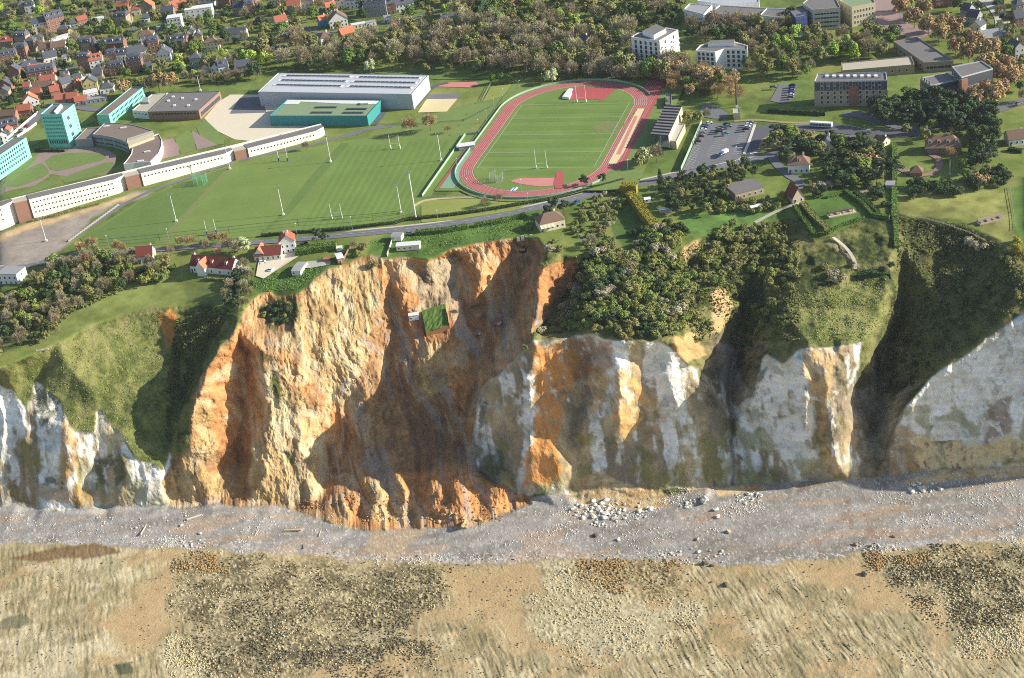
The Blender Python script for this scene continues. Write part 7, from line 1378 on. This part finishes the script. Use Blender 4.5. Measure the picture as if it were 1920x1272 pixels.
# digger and wall remains at the head of the slide
dg = thing('digger', 'yellow tracked digger standing in the shadow at the head of the slide', 'digger', G(980, 472)); mb = MB(); [mb.box(-1.8, 1.8, y, y+.6, 0, .9) for y in (-1.2, .6)]; mb.build('track', 'tyre', dg)
mb = MB(); mb.box(-1.5, 1.3, -1, 1, .9, 2); mb.build('body', 'machine', dg); mb = MB(); mb.box(.1, 1.3, -1, 0, 2, 3.1); mb.build('cab', 'glass_dark', dg); mb = MB(); mb.tube((1.2, .3, 1.6), (3.2, .3, 3.6), .25); mb.tube((3.2, .3, 3.6), (4.6, .3, 1.4), .2); mb.build('boom', 'machine', dg); mb = MB(); mb.box(4.2, 5, -.2, .8, .6, 1.5); mb.build('bucket', 'metal_dark', dg)
rw = thing('ruined_wall', 'grey broken wall remains beside the digger', 'ruin', G(984, 448)); [(lambda m: (m.box(-4+k*2.2, -2.4+k*2.2, 0, .6, -1, 1.2+.5*(k % 2)), m.build('block', 'concrete', rw)))(MB()) for k in range(4)]
for px, s, l in [((930, 606), 3.4, 'tilted pale slab frame on the shaded slide'), ((895, 626), 2.2, 'pile of broken masonry beside the slumped lawn')]:
    t = thing('rubble_slab', l, 'debris', G(*px, .3), RR.uniform(0, 3)); mb = MB(); mb.prism([(-s, -s*.5), (s, -s*.6), (s*.8, s*.5), (-s*.9, s*.6)], 0, [.3, .9, 1.3, .7]); mb.build('slab', 'brick_brown', t); mb = MB(); mb.prism([(-s*.3, -s), (s*.5, -s*.8), (s*.3, -s*.4), (-s*.4, -s*.5)], -.3, .6); mb.build('fragment', 'beige_block', t)
# garden details on the right
for px, l, kk in [(Q8((545, 640))[0], 'sunken stone bunker set into the chalet lawn', 0), (Q8((1660, 690))[0], 'ruined stone bunker in the mown meadow', 1)]:
    t = thing('bunker', l, 'bunker', G(*px, -.3), .12 if not kk else .25); mb = MB(); mb.box(-7, 7, -2.2, 2.0, .2, .8); mb.build('base', 'beige_block' if not kk else 'stone_wall', t); mb = MB(); mb.box(-6.4, 6.4, .6, 1.9, .8, 1.9); mb.build('back_wall', 'dark_rock' if not kk else 'stone_wall', t)
    for k in range(4): mb = MB(); mb.box(-6+k*3.3, -4.4+k*3.3, -1.4, .3, .8, 1.2+.3*(k % 2)); mb.build('block', 'stone_wall', t)
t = thing('flagpole', 'white flagpole on the villa lawn', 'flagpole', G(*Q8((1355, 345))[0])); mb = MB(); mb.tube((0, 0, 0), (0, 0, 8), .12, .07); mb.build('pole', 'white_paint', t); mb = MB(); mb.box(-.6, .6, -.6, .6, 0, .25); mb.build('base', 'concrete', t)
t = thing('signboard', 'white advertising board leaning by the road corner hedge', 'sign', G(*Q8((1260, 470))[0])) if 0 else None
for px, r, l in [(Q8((885, 570))[0], 1.6, 'grey thatched garden dome beside the terraces'), (Q8((708, 475))[0], 2.2, 'low round garden pond wall on the upper terrace')]:
    t = thing('garden_feature', l, 'garden feature', G(*px)); mb = MB(); mb.sphere((0, 0, 0), r, 12, 6, 0, 1.0 if 'dome' in l else .25); mb.build('shell', 'stone_wall', t)
fence(Q8((985, 640), (1290, 715), (1500, 790), (1620, 850)), 'thin post fence along the top of the scrub slope', 1.1, 'wood_grey', solid=False)
for k in range(22):
    a = np.array((131., 452.)); b = np.array((221., 386.)); q = a+(b-a)*k/21; mb = MB(); mb.prism([(-.9, -.45), (.9, -.5), (.85, .45), (-.85, .5)], -.2, [.8, .9, .85, .75]); tag(mb.build('concrete_block', 'concrete', None, G(*q), .5), 'pale concrete block in the row between dirt yard and field path', 'concrete block', 'concrete blocks along the dirt yard')
# the turf ledge seat at the left cliff edge
t = thing('viewing_platform', 'small fenced viewing ledge at the tip of the cliff top lawn', 'platform', G(80, 657)); mb = MB(); mb.box(-3, 3, -.5, .2, 0, .5); mb.build('deck', 'wood_grey', t); [(lambda m: (m.tube((x, -.4, .4), (x, -.4, 1.5), .1), m.build('post', 'wood_grey', t)))(MB()) for x in (-2.8, 0, 2.8)]

# ------------------------------------------------------------------ air
mb = MB(); mb.box(-2600, 2600, -300, 5200, -90, 345); hz, ht, hb = nodes('air'); ht.nodes.remove(hb)
pv = ht.nodes.new('ShaderNodeVolumePrincipled'); pv.inputs['Color'].default_value = (.80, .88, 1, 1); pv.inputs['Density'].default_value = .00003; pv.inputs['Anisotropy'].default_value = .2
ht.links.new(pv.outputs[0], ht.nodes['Material Output'].inputs['Volume'])
o = mb.build('haze', 'air'); o['kind'] = 'stuff'; o['label'] = 'thin blue haze over the far town'
